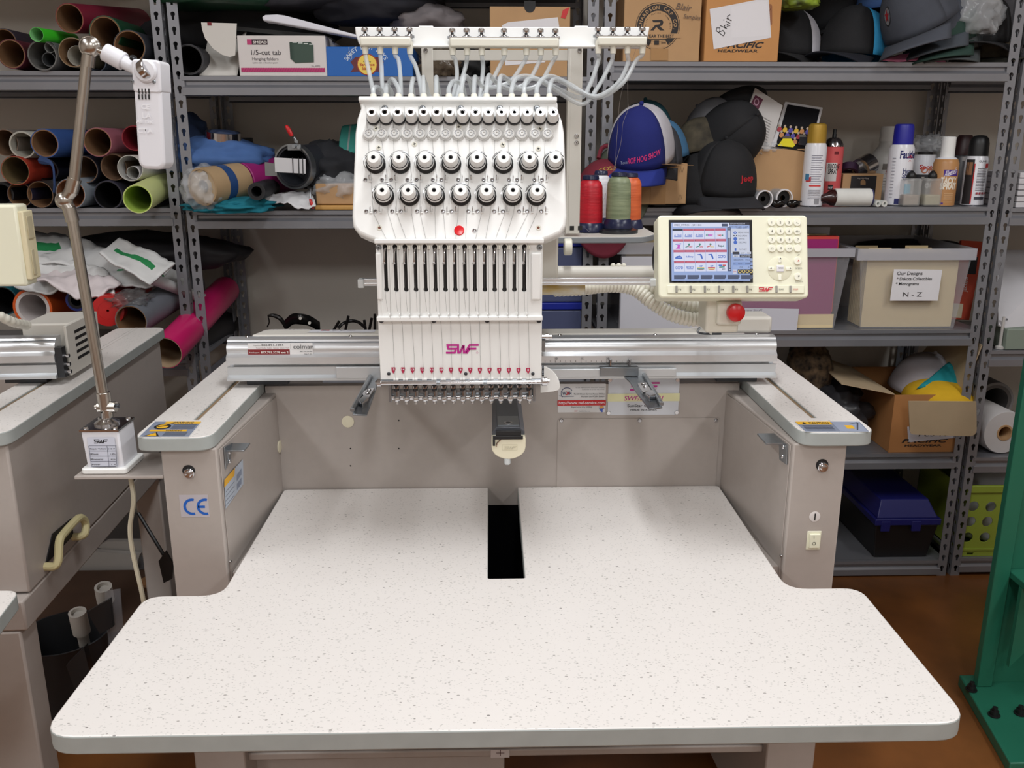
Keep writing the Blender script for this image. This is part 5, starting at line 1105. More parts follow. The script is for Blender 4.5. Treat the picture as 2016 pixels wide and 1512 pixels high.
fr_=Fr((0,2.615,0),(1,0,0),(0,0,1)); MB().prism([fr_.hit(*q) for q in fl_],fr_,-.002,0,CARD).build('hanging_flap',ws)
decal(fr_,[('r',408,43.5,417,50.5,MAROON)],'tab_mark',ws,uv=dep((-.75,2.615,1.6))/F)
def carton(name,label,cat,u0,v0,u1,v1,Y,depth,m,z0=None,z1=None,rot=0,bev=.002,group=None):
    f=FrY(Y); a=f.hit(u0,v1); b=f.hit(u1,v0); zz0=a[1] if z0 is None else z0; zz1=b[1] if z1 is None else z1
    o=thing(name,label,cat,((a[0]+b[0])/2,Y+depth/2,zz0),group)
    R=RD(rot); fx=Fr((a[0],Y,zz0),(math.cos(R),math.sin(R),0),(0,0,1)); w=b[0]-a[0]; h=zz1-zz0
    body=MB().prism([(0,0),(w,0),(w,h),(0,h)],fx,-depth,0,m).build('body',o,bev=bev); o['w']=w; o['h']=h
    return o,fx,w,h
def cdec(o,f,items,K,name='print',off=.0005): return decal(f,items,name,o,uv=K,z0=off)
WBX=mat('white_box_board',(218,212,210),.55)
o,f,w,h=carton('folder_box','white box of hanging folders with a magenta stripe','box',472,70,640,149,2.615,.30,WBX,z0=A1+.001)
K=dep(f.p(w/2,h/2))/F; MGP=C(190,52,112,.5); GRNF=C(40,66,56,.6)
it=[('r',486,77.5,527,88,C(52,30,42)),('r',486,77.5,496,88,MGP),('t','SMEAD',512,85.5,6.4,WT,{'al':'c','b':.02,'w':27}),('t','1/5-cut tab',495,108,13.5,C(70,66,70),{'w':58}),('t','Hanging folders',497,118.5,7.6,C(90,86,90),{'w':51}),('t','Letter size  |  Standard green',498,124.5,3.6,C(120,116,118),{'w':49}),('r',475,133.5,640,142,MGP),('t','No. 64055',622,131,3.6,C(110,100,104),{'al':'c','w':17})]
for k in range(5): it.append(('p',[(570+2.2*k,83+2*k*.6),(612+1.3*k,83+2*k*.6),(613+1.3*k,117+1.4*k),(572+2.2*k,116+2*k)],C(34+6*k,58+5*k,48+5*k)))
for k in range(4): it.append(('r',576+11*k,82.5+1.3*k,585+11*k,84.5+1.3*k,C(214,220,216)))
for k in range(33): it.append(('l',[(476+5*k,142),(480+5*k,133.5)],.5,C(140,30,80)))
cdec(o,f,it,K)
BLB2=mat('blue_box_print',(24,98,180),.45); 
o,f,w,h=carton('sauce_box','bright blue barbecue sauce box beside the white folder box','box',642,92,812,149,2.62,.22,BLB2,z0=A1+.001)
K=dep(f.p(w/2,h/2))/F; SYL=C(240,208,90,.5)
cdec(o,f,[('a','SWEET BABY RAYS',722,140,41*1.0,150,32,11.5,C(200,214,232),.015),('p',[(690,122),(700,112),(744,112),(756,122),(748,132),(756,142),(742,141),(704,141),(690,142),(697,132)],C(104,44,52)),('d',723,127,20.5,C(160,60,40)),('d',723,127,18.5,SYL),('t','Barbecue',723,130,8.5,C(176,40,36),{'al':'c','b':.02,'w':29}),('t','Sauce',723,137.5,8.5,C(176,40,36),{'al':'c','b':.02,'w':20}),('t','Kentucky',723,122.5,3.5,INK,{'al':'c','w':15}),('l',[(687,92.5),(688,114),(691,118),(693,114),(692,100)],.7,C(190,196,206))],K)
# white lamp tube / tray lid
lid=[at(u,v,Y=2.60) for u,v in ((515,33),(522,29),(545,28),(560,30),(705,69),(712,76),(690,72),(535,43),(518,41))]
fr_=Fr((0,2.60,0),(1,0,0),(0,0,1)); MB().prism([(p.x,p.z) for p in lid],fr_,-.05,0,mat('white_lid',(226,226,236),.35)).build('white_plastic_lid',None,bev=.004,seg=3,label='long white plastic lid lying tilted across the boxes',cat='lid')
MB().prism([fr_.hit(*q) for q in ((430,40),(620,58),(640,66),(640,72),(600,66),(430,48))],Fr((0,2.72,0),(1,0,0),(0,0,1)),-.05,0,BLK).build('black_tray',None,label='black ribbed tray under the white lid',cat='tray')
o,f,w,h=carton('kraft_box','kraft box with finger hole behind the thread rail','box',965,13,1123,146,2.62,.34,KRAFT,z0=A1+.001)
K=dep(f.p(w/2,h/2))/F
cdec(o,f,[('d',1043,13,11,INK),('r',1032,2,1054,13,C(20,20,22)),('p',[(988,50),(1000,44),(1098,34),(1101,53),(1085,60),(1010,62),(990,60)],PAPER),('p',[(994,118),(1000,120),(1075,120),(1072,123),(995,129)],PAPER),('p',[(1104,35),(1108,20),(1121,14),(1118,24),(1113,37)],RED),('p',[(1104,35),(1113,37),(1107,30)],RED)],K)
blob('cap_in_bag','black and white cap in a clear bag behind the ivory stand','cap',at(915,130,Y=2.70),(.07,.08,.05),FAB(30,30,32),21,.3,3)
blob('clear_bag','clear bag with brown goods left of the kraft box','bag',at(868,132,Y=2.64),(.06,.06,.045),mat('brownish_clear',(110,96,80),.2,alpha=.6),22,.5,3,sharp=True)
blob('grey_cloth','pale grey cloth above the left end of the thread rail','cloth',at(845,46,Y=2.74),(.10,.10,.05),FAB(120,114,116),23,.2,2)
# ---------------------------------------------------------------- middle bay, second shelf
B1=ZL['B1']
blob('blue_shirt','folded blue shirt lying on the wrapped kraft roll','clothing',at(432,312,Y=2.74),(.165,.14,.062),FAB(70,104,160),31,.16,2.4)
blob('navy_fabric','dark blue fabric behind the steel post','clothing',at(365,270,Y=2.82),(.07,.09,.07),FAB(38,54,84),32,.2,2)
c=at(445,292,Y=2.80); MB().lathe([(.05,0),(.05,.028),(.047,.028),(.047,0),(.05,0)],at(440,279,Y=2.70),Vector((.1,-.12,1)),CHR,30,False,False).build('chrome_ring',None,label='shiny chrome cap ring behind the blue shirt',cat='ring')
MB().lathe([(.05,.0),(.05,.024),(.046,.024),(.046,0),(.05,0)],at(466,287,Y=2.84),Vector((0,0,1)),BLK,24,False,False).build('black_ring',None,label='black cap ring next to the chrome ring',cat='ring')
kr=at(398,368,Y=2.50); axk=(at(575,340,Y=2.84)-kr).normalized(); rk=px2m(37,kr)
o=MB().lathe([(rk*.9,0),(rk,0),(rk,.145),(rk*.9,.145),(rk*.9,0)],kr,axk,mat('kraft_paper_roll',(176,148,112),.7,var=.05),30,False,False).build('kraft_paper_roll',None,label='kraft paper roll in clear wrap sticking out over the post',cat='roll')
MB().lathe([(rk*1.012,.055),(rk*1.012,.085)],kr,axk,C(40,72,124,.5),30,False,False).build('blue_tape',o)
MB().lathe([(rk*.35,.004),(rk*.89,.004),(rk*.89,.14),(rk*.35,.14),(rk*.35,.004)],kr,axk,KRAFT2,24,False,False).build('core',o)
blob('clear_wrap','crumpled clear plastic wrap around the end of the kraft roll','plastic wrap',kr+Vector((-.006,.05,-.006)),(.063,.085,.060),CLEAR,33,.22,2.6,flat=False)
cm=kr+axk*.150; mg=mat('purple_vinyl',(150,34,108),.45); MB().lathe([(rk*.3,0),(rk*1.0,0),(rk*1.04,.002),(rk*1.04,.26),(rk*.3,.26),(rk*.3,0)],cm,axk,mg,30,False,False).build('vinyl_roll',None,label='magenta purple roll behind the kraft paper roll',cat='roll',group='rolls on the middle bay second shelf')
roll(505,377,18,2.50,.45,C(28,28,32),C(20,20,22),'small black rubber roll below the cap frame',.42,end=(560,358),name='rubber_roll',group='rolls on the middle bay second shelf')
blob('teal_fabric','teal fabric lying flat under the kraft roll','fabric',at(455,404,Y=2.60),(.13,.10,.028),FAB(18,116,134),35,.25,3)
# cap driver frame
cf=thing('cap_hooper','black and zinc cap hooping frame with red toggle lever','embroidery frame',at(590,350,Y=2.64))
c=at(578,328,Y=2.62); ax=Vector((.35,.9,.05)).normalized()
MB().lathe([(.052,0),(.0575,0),(.0575,.15),(.052,.15),(.052,0)],c,ax,C(44,46,52,.4),32,False,False).build('cylinder',cf)
MB().lathe([(.0585,.0),(.0635,.0),(.0635,.022),(.0585,.022),(.0585,0)],c-ax*.004,ax,STEEL,32,False,False).build('band',cf)
fz=Fr(at(540,310,Y=2.545),Vector((1,-.10,-.05)).normalized(),Vector((.03,0,1)).normalized())
kz=px2m(1,at(570,322,Y=2.55))
MB().prism([(0,-28*kz),(62*kz,-28*kz),(62*kz,0),(0,0)],fz,-.003,0,mat('satin_plate',(214,214,218),.35,.2)).build('clamp_plate',cf,bev=.0008)
MB().prism([(-22*kz,-36*kz),(2*kz,-36*kz),(2*kz,-12*kz),(-22*kz,-10*kz)],fz,-.012,-.009,STEEL).build('clamp_tongue',cf)
for k in (36,48,56): MB().prism([(k*kz,-30*kz),((k+1.6)*kz,-30*kz),((k+1.6)*kz,2*kz),(k*kz,2*kz)],fz,0,.002,DARKST).build('clamp_rib',cf)
MB().tube([at(585,282,Y=2.60),at(579,270,Y=2.60)],.004,STEEL,8).build('lever_rod',cf); MB().tube(catmull([at(575,268,Y=2.60),at(568,255,Y=2.60),at(563,247,Y=2.60)],4),[.005,.006,.0065,.0065,.0065,.006,.0055,.005,.003],RED,10).build('toggle_handle',cf)
m=MB(); 
for u,v in ((583,278),(578,288),(588,290)): m.cyl(at(u,v,Y=2.60),at(u,v,Y=2.585),.005,STEEL,n=10)
m.box(at(568,296,Y=2.61),at(592,284,Y=2.60),STEEL); m.build('lever_base',cf)
MB().tube([at(614,398,Y=2.585),at(612,388,Y=2.585),at(611,372,Y=2.60)],.0025,STEEL,6).build('lower_rod',cf); MB().tube([at(610,392,Y=2.58),at(614,402,Y=2.578),at(617,411,Y=2.576)],[.003,.0055,.003],RED,10).build('toggle_handle',cf)
blob('dark_shirt','black garment heaped behind the cap frame','clothing',at(650,335,Y=2.76),(.10,.12,.085),FAB(30,31,36),37,.25,2)
sheet('teal_towel','folded teal towel with a grey stripe beside the sewing head','towel',q4(((665,318),(700,300),(705,248),(672,252)),(2.70,2.72,2.80,2.78)),10,10,FAB(48,128,118),.006,20,.02,38,None,(.0,1,.45,.6),C(130,140,138))
sheet('crumpled_paper','crumpled white tissue paper at the shelf edge','paper',q4(((510,398),(622,412),(612,380),(520,385)),(2.58,2.57,2.66,2.66)),16,10,mat('tissue_white',(214,214,216),.6),.022,16,.002,39)
blob('clear_bag','clear bag holding cardboard beside the sewing head','bag',at(668,368,Y=2.70),(.085,.09,.05),CLEAR,40,.3,2.6)
MB().box((at(628,400,Y=2.66).x,2.62,B1+.016),(at(712,400,Y=2.66).x,2.80,B1+.075),KRAFT).build('cardboard_sheet_stack',None,bev=.003,label='kraft cardboard inside the clear bag',cat='cardboard')
MB().box((at(619,412,Y=2.60).x,2.603,B1+.001),(at(712,412,Y=2.60).x,2.82,B1+.0145),mat('ochre_board',(200,152,84),.6)).build('ochre_board',None,bev=.004,label='ochre board at the shelf edge under the cardboard',cat='board')
# middle bay, third shelf: hoops, drawers
C1=ZL['C1']
MB().box((at(528,660,Y=2.62).x,2.62,C1+.001),(at(742,660,Y=2.62).x,2.80,C1+.066),BLK).build('hoop_tray',None,bev=.003,label='black tray under the cap hoops behind the beam',cat='tray')
HB=mat('black_hoop_steel',(34,32,32),.3,.6)
def strip(name,label,cat,pts,w,m,r=None):
    c=catmull(pts,6); mb=MB()
    vs=[];
    for p in c: vs+= [p+Vector((0,0,-w/2)),p+Vector((0,0,w/2))]
    fs=[(2*i,2*i+2,2*i+3,2*i+1) for i in range(len(c)-1)]
    mb.add(vs,fs,m); return mb.build(name,None,label=label,cat=cat,solid=.002,ang=180)
o=strip('cap_hoop','curved black perforated cap hoop above the beam cover','hoop',[at(q[0],q[1]-8,Y=q[2]) for q in ((560,650,2.72),(575,637,2.70),(590,636,2.68),(610,640,2.70),(630,652,2.74))],.034,HB)
m=MB()
for u,v in ((591,635),(609,644)): p=at(u,v-8,Y=2.672); m.cyl(p,p+Vector((0,.006,0)),.0045,LGREY,n=12)
m.build('hole_plugs',o)
MB().tube(catmull([at(527,622,Y=2.66),at(537,621,Y=2.66),at(550,626,Y=2.66),at(558,636,Y=2.66),at(562,647,Y=2.66)],5),[.003+.004*math.sin(PI*i/20) for i in range(21)],HB,8).build('hoop_clip',None,label='black spring clip at the left of the cap hoops',cat='clip')
MB().tube(catmull([at(528,624,Y=2.66),at(530,634,Y=2.66),at(526,644,Y=2.66)],4),.002,HB,6).build('hoop_wire',None,label='thin black wire below the spring clip',cat='wire')
for i,(a,b,c_,d) in enumerate(((654,655,668,638),(680,650,686,628),(720,650,717,636),(727,650,732,632),(738,652,738,624))):
    MB().cyl(at(a,b,Y=2.68),at(c_,d-6,Y=2.68),.0042,HB,n=10).build('hoop_pin',None,label=('leftmost slanting black hoop pin','tall black hoop pin left of the ring','short black hoop pin right of the ring','slanting black hoop pin right of the ring','upright black pin beside the sewing head')[i],cat='pin',group='black hoop pins behind the beam')
MB().tube(catmull([at(666,646,Y=2.66),at(675,637,Y=2.67),at(690,632,Y=2.69),at(705,634,Y=2.68),at(718,644,Y=2.66)],6),.005,HB,8).build('hoop_ring',None,label='black hoop ring lying among the pins',cat='hoop')
BLUE=mat('blue_lid_plastic',(30,44,150),.4); DBX=mat('smoky_blue_plastic',(96,104,140),.35,alpha=.8)
def stbox(u0,u1,vt,vl,vb,Y,label,z0=None):
    f=FrY(Y); x0,zt=f.hit(u0,vt); x1,zl=f.hit(u1,vl); _,zb=f.hit(u0,vb)
    if z0 is not None: zb=z0
    o=thing('storage_drawer',label,'storage box',((x0+x1)/2,Y+.15,zb),'smoky blue storage drawers behind the sewing head')
    MB().box((x0+.004,Y+.004,zb),(x1-.004,Y+.30,zl),DBX).build('body',o,bev=.006); MB().box((x0,Y,zl),(x1,Y+.305,zt),BLUE).build('lid',o,bev=.003)
    return zb
stbox(1010,1148,597,610,648,2.63,'bottom smoky drawer with blue rim, behind the head',z0=C1+.001)
stbox(1010,1150,540,553,597,2.632,'middle smoky drawer with blue rim, behind the rail')
stbox(1010,1151,470,486,540,2.634,'top smoky drawer with blue rim, under the spool tray')
# ---------------------------------------------------------------- caps
def cap(label,c,yaw,pitch,roll_,s,front,back,brim,group='caps on the right hand shelves',open_=None,button=True,h=.115,under=None):
    c=Vector(c); M=Matrix.Translation(c)@Matrix.Rotation(RD(yaw),4,'Z')@Matrix.Rotation(RD(pitch),4,'X')@Matrix.Rotation(RD(roll_),4,'Y')@Matrix.Scale(s,4)
    rx,ry=.083,.098
    def S_(th,ph,off=0):
        k=max(0,math.cos(ph))**.72; hh=h*(1+.06*max(0,math.cos(th)))
        return M@Vector(((rx+off)*k*math.sin(th),-(ry+off)*k*math.cos(th),(hh+off)*math.sin(ph)))
    o=thing('baseball_cap',label,'cap',c,group)
    seam=RD(62)
    MB().grid(lambda a,b:S_(-seam+2*seam*a,PI/2*b),14,12,front).build('crown',o,solid=.002,ang=180)
    MB().grid(lambda a,b:S_(seam+(2*PI-2*seam)*a,PI/2*b),22,12,back).build('back_panel',o,solid=.002,ang=180)
    def Bf(a,b):
        t=(a-.5)*2; th=t*RD(66); base=Vector((rx*math.sin(th),-ry*math.cos(th),0)); L=.072*math.sqrt(max(0,1-.62*t*t))
        return M@(base+Vector((t*.006*b,-L*b,-.020*t*t*(.4+b)-.006*b)))
    MB().grid(Bf,18,6,brim).build('brim',o,solid=.0035*s,ang=180)
    if button: MB().sphere(S_(0,PI/2,.002),.006*s,front,10,6).build('button',o)
    return o,S_
def captext(o,S_,t,th0,ph0,th1,size,m,b=.015,slope=0,name='embroidery'):
    vs,fs=text_mesh(t,b); xs=[v[0] for v in vs]; x0=min(xs); w=max(xs)-x0; mb=MB()
    mb.add([S_(th0+(v[0]-x0)/w*(th1-th0),ph0+v[1]*size+slope*(v[0]-x0)/w,.0016) for v in vs],fs,m); mb.build(name,o,sharp=False)
BKC=FAB(28,28,31); NVY=FAB(24,34,110); WMESH=FAB(190,188,196); GRC=FAB(70,74,84); GRC2=FAB(96,102,104)
B2=ZL['B2']; A2=ZL['A2']
# kraft box under the blue cap
o,f,w,h=carton('kraft_box','low kraft box with tape under the blue trucker cap','box',1243,322,1358,392,2.55,.22,KRAFT,rot=7,z0=B2+.012)
K=dep(f.p(w/2,h/2))/F
tp=MB(); tp.prism([(w*.34,-.0),(w*.62,-.0),(w*.62,h),(w*.34,h)],f,0,.0008,TAPE).build('packing_tape',o); 
MB().prism([(w*.34,-.22),(w*.62,-.22),(w*.62,0),(w*.34,0)],Fr(f.p(0,h,0),f.x,-f.n),0,.0008,TAPE).build('packing_tape',o)
it=[]
for k in range(3): it+=[('l',[(w*.86+.004*k,h*.78),(w*.875+.004*k,h*.9)],.0009,C(110,84,56)),('l',[(w*.86+.004*k,h*.12),(w*.875+.004*k,h*.24)],.0009,C(110,84,56))]
decal(f,it,'staples',o)
o.location.z+=0
pc=at(1262,306,Y=2.55); 
o,S_=cap('royal blue trucker cap with white mesh back, on the kraft box',pc,-24,22,4,1.10,NVY,WMESH,FAB(34,50,136),h=.125)
PK=C(226,60,130); captext(o,S_,'ROF HOG SHOW',-.10,.14,.90,.15,PK,.02,.12); captext(o,S_,'Texas',-.34,.10,-.08,.09,C(150,160,190),.0,.05)
cap('dark grey cap stacked inside the blue trucker cap',pc+Vector((.045,.05,-.02)),-20,10,0,.98,FAB(56,56,62),FAB(60,60,66),FAB(48,48,52),button=False)
cap('blue and orange cap behind the blue trucker cap',pc+Vector((.075,.10,-.01)),190,0,10,.95,FAB(60,110,150),FAB(66,112,150),FAB(224,112,60),button=False)
sheet('orange_strap','orange cap flap behind the blue trucker cap','fabric',q4(((1322,285),(1336,268),(1344,288),(1330,302)),(2.62,2.62,2.60,2.60)),4,4,FAB(224,112,60),.003,10,.004,5)
cap('teal cap at the back behind the trucker cap',pc+Vector((.04,.20,.035)),20,0,0,1.0,FAB(18,66,76),FAB(18,60,70),FAB(16,50,60))
cap('camouflage cap between the trucker cap and the black caps',at(1385,310,Y=2.72),150,10,12,1.0,mat('camo_brown',(86,78,62),.85,rgb2=(44,40,32),scale=28),mat('camo_brown',(86,78,62)),C(50,46,40))
o,S_=cap('maroon cap hanging by its strap over the shelf edge',at(1192,385,Y=2.575),0,86,3,1.05,FAB(128,40,58),FAB(122,38,54),FAB(122,40,58))
captext(o,S_,'COSTA',3.75,.95,2.75,-.22,C(176,140,70),.01,.1)
MB().tube(catmull([at(1178,312,Y=2.56),at(1185,292,Y=2.575),at(1200,288,Y=2.575),at(1207,308,Y=2.56)],5),.006,FAB(122,38,54),8).build('strap',o)
cap('olive green cap behind the hanging maroon cap',at(1222,352,Y=2.62),0,70,-20,.9,FAB(78,84,72),FAB(76,82,70),FAB(98,104,90))
cap('grey white foam cap leaning behind the big black cap',at(1420,268,Y=2.76),200,40,20,1.0,FAB(120,120,124),FAB(112,112,116),FAB(128,128,130))
cap('black cap turned upside, leaning on the booklet',at(1424,280,Y=2.72),20,58,10,1.05,BKC,BKC,BKC,h=.13)
o,S_=cap('black cap with small red lettering, front of the stack',at(1418,372,Y=2.64),8,10,0,1.18,BKC,BKC,FAB(40,41,46))
captext(o,S_,'Jeep',.10,.32,.62,.17,C(186,30,44),.02)
cap('black cap underneath the lettered black cap',at(1380,398,Y=2.68),0,0,0,1.25,BKC,BKC,FAB(34,35,40))
cap('black cap hanging from the shelf above the booklet',at(1453,205,Y=2.80),10,150,0,1.0,BKC,BKC,BKC)
# black trays under the caps
MB().prism(rrect(at(1280,404,Y=2.6).x,2.605,at(1480,404,Y=2.6).x,2.92,.02),FrZ(B2),.001,.010,BLK).build('black_tray',None,bev=.002,label='flat black tray under the box and black caps',cat='tray')
# booklet, print
def panel3(name,label,cat,quad,Y0,Y1,m,t=.006):
    # quad TL,TR,BR,BL ; bottom at Y0, top at Y1
    ys=(Y1,Y1,Y0,Y0); p=[at(u,v,Y=y) for (u,v),y in zip(quad,ys)]
    x=(p[2]-p[3]); y=(p[0]-p[3]); n=x.cross(y).normalized(); mb=MB(); b=[q-n*t for q in p]
    mb.add(p+b,[(3,2,1,0),(4,5,6,7),(0,1,5,4),(1,2,6,5),(2,3,7,6),(3,0,4,7)],m); o=mb.build(name,None,label=label,cat=cat)
    return o,Fr(p[3],x,y)
o,f=panel3('booklet','white booklet with a plum square leaning in the kraft box','booklet',((1487,173),(1541,208),(1515,300),(1455,262)),2.66,2.70,mat('booklet_white',(196,192,190),.5))
K=.0011
it=[('p',[f.hit(*q) for q in ((1487,187),(1502,196),(1489,224),(1473,213))],C(96,34,62)),('g',*f.hit(1489,201),.05,.075,C(190,150,170)),('g',*f.hit(1485,212),.05,.075,C(190,150,170),2.5,6.)]
for k in range(9): a=f.hit(1494-1.0*k,226+5.2*k); b=f.hit(1518-1.0*k,240+5.2*k); it.append(('l',[a,b],.008,C(130,128,128)))
decal(f,it,'print',o,z0=.0012)
o,f=panel3('photo_print','photo print of thread bottles on black with white border','photograph',((1546,200),(1620,212),(1598,300),(1518,288)),2.66,2.76,mat('print_white',(214,212,214),.4),.003)
it=[('p',[f.hit(*q) for q in ((1550,206),(1614,216),(1594,300),(1526,290))],C(24,24,28,.35))]
random.seed(5)
for r_ in range(3):
    for k in range(6-r_):
        u=1534+11*k+7*r_-3*r_; v=252+12*r_+1.2*k; cc=random.choice(((150,60,140),(226,120,60),(220,180,60),(60,140,150),(180,70,80),(90,80,160),(200,140,90)))
        it+=[('d',*f.hit(u,v+3),.055,C(*cc),12),('d',*f.hit(u,v-4),.03,C(190,170,150),10)]
it+=[('p',[f.hit(*q) for q in ((1532,286),(1541,274),(1556,274),(1564,288),(1560,292),(1530,289))],C(230,214,40)),('p',[f.hit(*q) for q in ((1539,275),(1540,270),(1556,270),(1557,275))],C(90,80,70)),('p',[f.hit(*q) for q in ((1570,287),(1573,272),(1588,272),(1594,290))],C(50,50,56)),('p',[f.hit(*q) for q in ((1572,272),(1573,267),(1585,267),(1586,272))],C(120,116,110))]
decal(f,it,'print',o,z0=.0012)
# kraft box on second right shelf
o,f,w,h=carton('kraft_box','open kraft box holding the booklet and the photo print','box',1458,293,1588,400,2.66,.24,KRAFT,z0=B2+.001)
blob('clear_bag','clear bag bulging out of the kraft box','bag',f.p(w*.35,h*1.0,-.05),(.06,.05,.03),CLEAR,44,.4,3,sharp=True)
# ---------------------------------------------------------------- cans and bottles
def can(name,label,u,vt,rp,Y,z0,parts,cat='spray can',group='cans and bottles on the right shelf',n=28):
    # parts: list of (partname, [(rfrac,zfrac)...], mat)
    p=at(u,330,Y=Y); p.z=z0; r=px2m(rp,at(u,330,Y=Y)); h=at(u,vt,Y=Y).z-z0
    o=thing(name,label,cat,p,group)
    for pn,prof,m in parts: MB().lathe([(q[0]*r,q[1]*h)+tuple(q[2:]) for q in prof],p,(0,0,1),m,n).build(pn,o)
    return o,p,r,h
def canlabel(o,p,r,h,items,name='label_print'):
    # items: ('r',a0,z0,a1,z1,mat) degrees around front (0=toward camera), z fraction ; ('t',text,a,z,size_m,mat,opts)
    mb=MB(); rr=r*1.004
    P=lambda a,z,k=0: Vector((p.x+(rr+k)*math.sin(a),p.y-(rr+k)*math.cos(a),p.z+z))
    k=0
    for it in items:
        k+=.00008
        if it[0]=='r':
            a0,a1=RD(it[1]),RD(it[3]); n=max(2,int(abs(a1-a0)/.2)+1)
            vs=[P(a0+(a1-a0)*i/n,z*h,k) for i in range(n+1) for z in (it[2],it[4])]; mb.add(vs,[(2*i,2*i+2,2*i+3,2*i+1) for i in range(n)],it[5])
        else:
            _,t,a,z,size,m=it[:6]; oo=it[6] if len(it)>6 else {}
            vs,fs=text_mesh(t,oo.get('b',.01),oo.get('sh',0)); xs=[v[0] for v in vs]; mid=(max(xs)+min(xs))/2; sx=oo['w']/(max(xs)-min(xs)) if 'w' in oo else size
            if oo.get('al')=='l': mid=min(xs)
            mb.add([P(RD(a)+(v[0]-mid)*sx/rr,z*h+v[1]*size+oo.get('sl',0)*(v[0]-mid)*sx,k) for v in vs],fs,m)
    mb.build(name,o,sharp=False)
CW=mat('can_white',(226,226,232),.28); GOLD=mat('gold_cap',(176,140,50),.35,.3); RIM=CHR
bodyp=lambda m,top=.72,sh=.76: [(.94,0,RIM),(1,.012,RIM),(1,.02,m),(1,top,m),(.86,sh,m)]
o,p,r,h=can('spray_can','white spray can with a gold cap at the shelf edge',1603,243,21,2.64,B2+.001,[('body',bodyp(CW,.72,.765),CW),('cap',[(.86,.765),(.84,.93),(.78,.985),(.6,1.0)],GOLD)])
it=[('r',-60,.30,-30,.36,C(196,60,60)),('r',-38,.245,25,.265,C(216,70,70)),('r',-66,.32,-42,.40,C(70,130,170)),('r',-5,.03,22,.10,C(150,150,156))]
for k in range(13): it.append(('r',-36,.28+.028*k,20+8*math.sin(k*2.1),.287+.028*k,C(150,150,166)))
for k in range(6): it.append(('r',-40,.10+.02*k,24,.106+.02*k,C(160,160,170)))
canlabel(o,p,r,h,it)
PKC=mat('coral_can',(224,96,98),.35)
o,p,r,h=can('spray_can','coral red silicone spray can behind the gold capped can',1637,254,20,2.80,B2+.001,[('body',bodyp(PKC,.76,.765),PKC),('dome',[(.98,.765),(.96,.79),(.62,.87),(.5,.875),(.42,.885)],CHR),('nozzle',[(.2,.885),(.2,.93),(.16,.94),(.16,1.0)],BLK)])
canlabel(o,p,r,h,[('r',-50,.30,10,.55,C(228,222,220)),('t','SILICONE',-8,.47,.020,INK,{'b':.03,'w':.036}),('t','SPRAY',-10,.40,.020,INK,{'b':.03,'w':.03}),('r',-30,.18,-4,.25,INK),('t','NSF',-17,.20,.008,PAPER),('r',-12,.66,12,.70,C(120,20,30))])
JUG=mat('white_jug_plastic',(196,194,190),.35)
o,p,r,h=can('jug','white plastic jug with faded label against the wall',1748,249,34,2.94,B2+.001,[('body',[(.95,0),(1,.03),(1,.55),(.93,.64),(.62,.74),(.6,.80)],JUG),('cap',[(.62,.80),(.62,.96),(.58,1.0)],mat('white_cap',(214,212,208),.4))],'bottle')
canlabel(o,p,r,h,[('r',-40,.14,30,.50,C(190,186,182)),('r',-40,.42,30,.50,C(110,104,98)),('t','Spitfire',-4,.36,.016,C(130,40,40),{'w':.05,'b':.02})]+[('r',-34,.18+.04*k,16,.19+.04*k,C(130,126,122)) for k in range(4)])
BC=mat('blue_cap',(34,36,150),.35)
o,p,r,h=can('spray_can','white starch can with a royal blue cap',1772,244,23.5,2.68,B2+.001,[('body',bodyp(CW,.70,.75),CW),('cap',[(.80,.75),(.78,.94),(.72,.99),(.6,1.0)],BC)])
NV2=C(30,36,100); canlabel(o,p,r,h,[('t','Faultless',20,.585,.030,NV2,{'b':.03,'w':.062}),('t','*',20,.49,.04,RED,{'b':.05}),('t','Heavy',18,.40,.021,NV2,{'w':.034,'b':.01}),('t','Starch',20,.345,.021,NV2,{'w':.040,'b':.01}),('t','Almidon',16,.315,.010,NV2,{'w':.03}),('r',-35,.02,60,.09,NV2),('r',0,.10,60,.13,C(214,70,140)),('r',4,.15,46,.27,C(120,190,220))]+[('r',-62,.10+.04*k,-46,.11+.04*k,C(170,170,180)) for k in range(13)])
o,p,r,h=can('spray_bottle','white bottle with dark label in a clear bag, behind the small bottles',1818,268,24,2.86,B2+.001,[('body',bodyp(CW,.60,.72),CW),('cap',[(.55,.72),(.5,.98),(.4,1.0)],C(46,44,44))],'bottle')
canlabel(o,p,r,h,[('r',-60,.02,60,.42,C(44,44,48)),('t','Spot',-14,.50,.020,SR,{'b':.03}),('t','Off',-8,.44,.026,C(190,120,90),{'b':.03}),('t','Tonics',0,.33,.015,C(210,200,190),{'w':.04}),('t','er',8,.22,.03,C(226,226,226),{'b':.02})])
blob('clear_bag','clear bag around the bottle with the dark label','bag',(p.x,p.y,p.z+h*.86),(r*1.3,r*1.2,h*.16),CLEAR,51,.3,3,sharp=True)
can('spray_can','white capped bottle between the bagged bottle and the tan can',1851,268,17,2.90,B2+.001,[('body',bodyp(JUG,.7,.78),JUG),('cap',[(.9,.78),(.9,.98),(.8,1)],WH)])
TAN=mat('tan_can',(184,134,84),.4)
o,p,r,h=can('spray_can','tan spray can with a white cap and purple logo',1862,269,23.5,2.65,B2+.001,[('body',bodyp(TAN,.62,.70)[:-1]+[(.86,.68,TAN),(.66,.705,CW)],TAN),('cap',[(.56,.705),(.54,.99),(.46,1.0)],WH)])
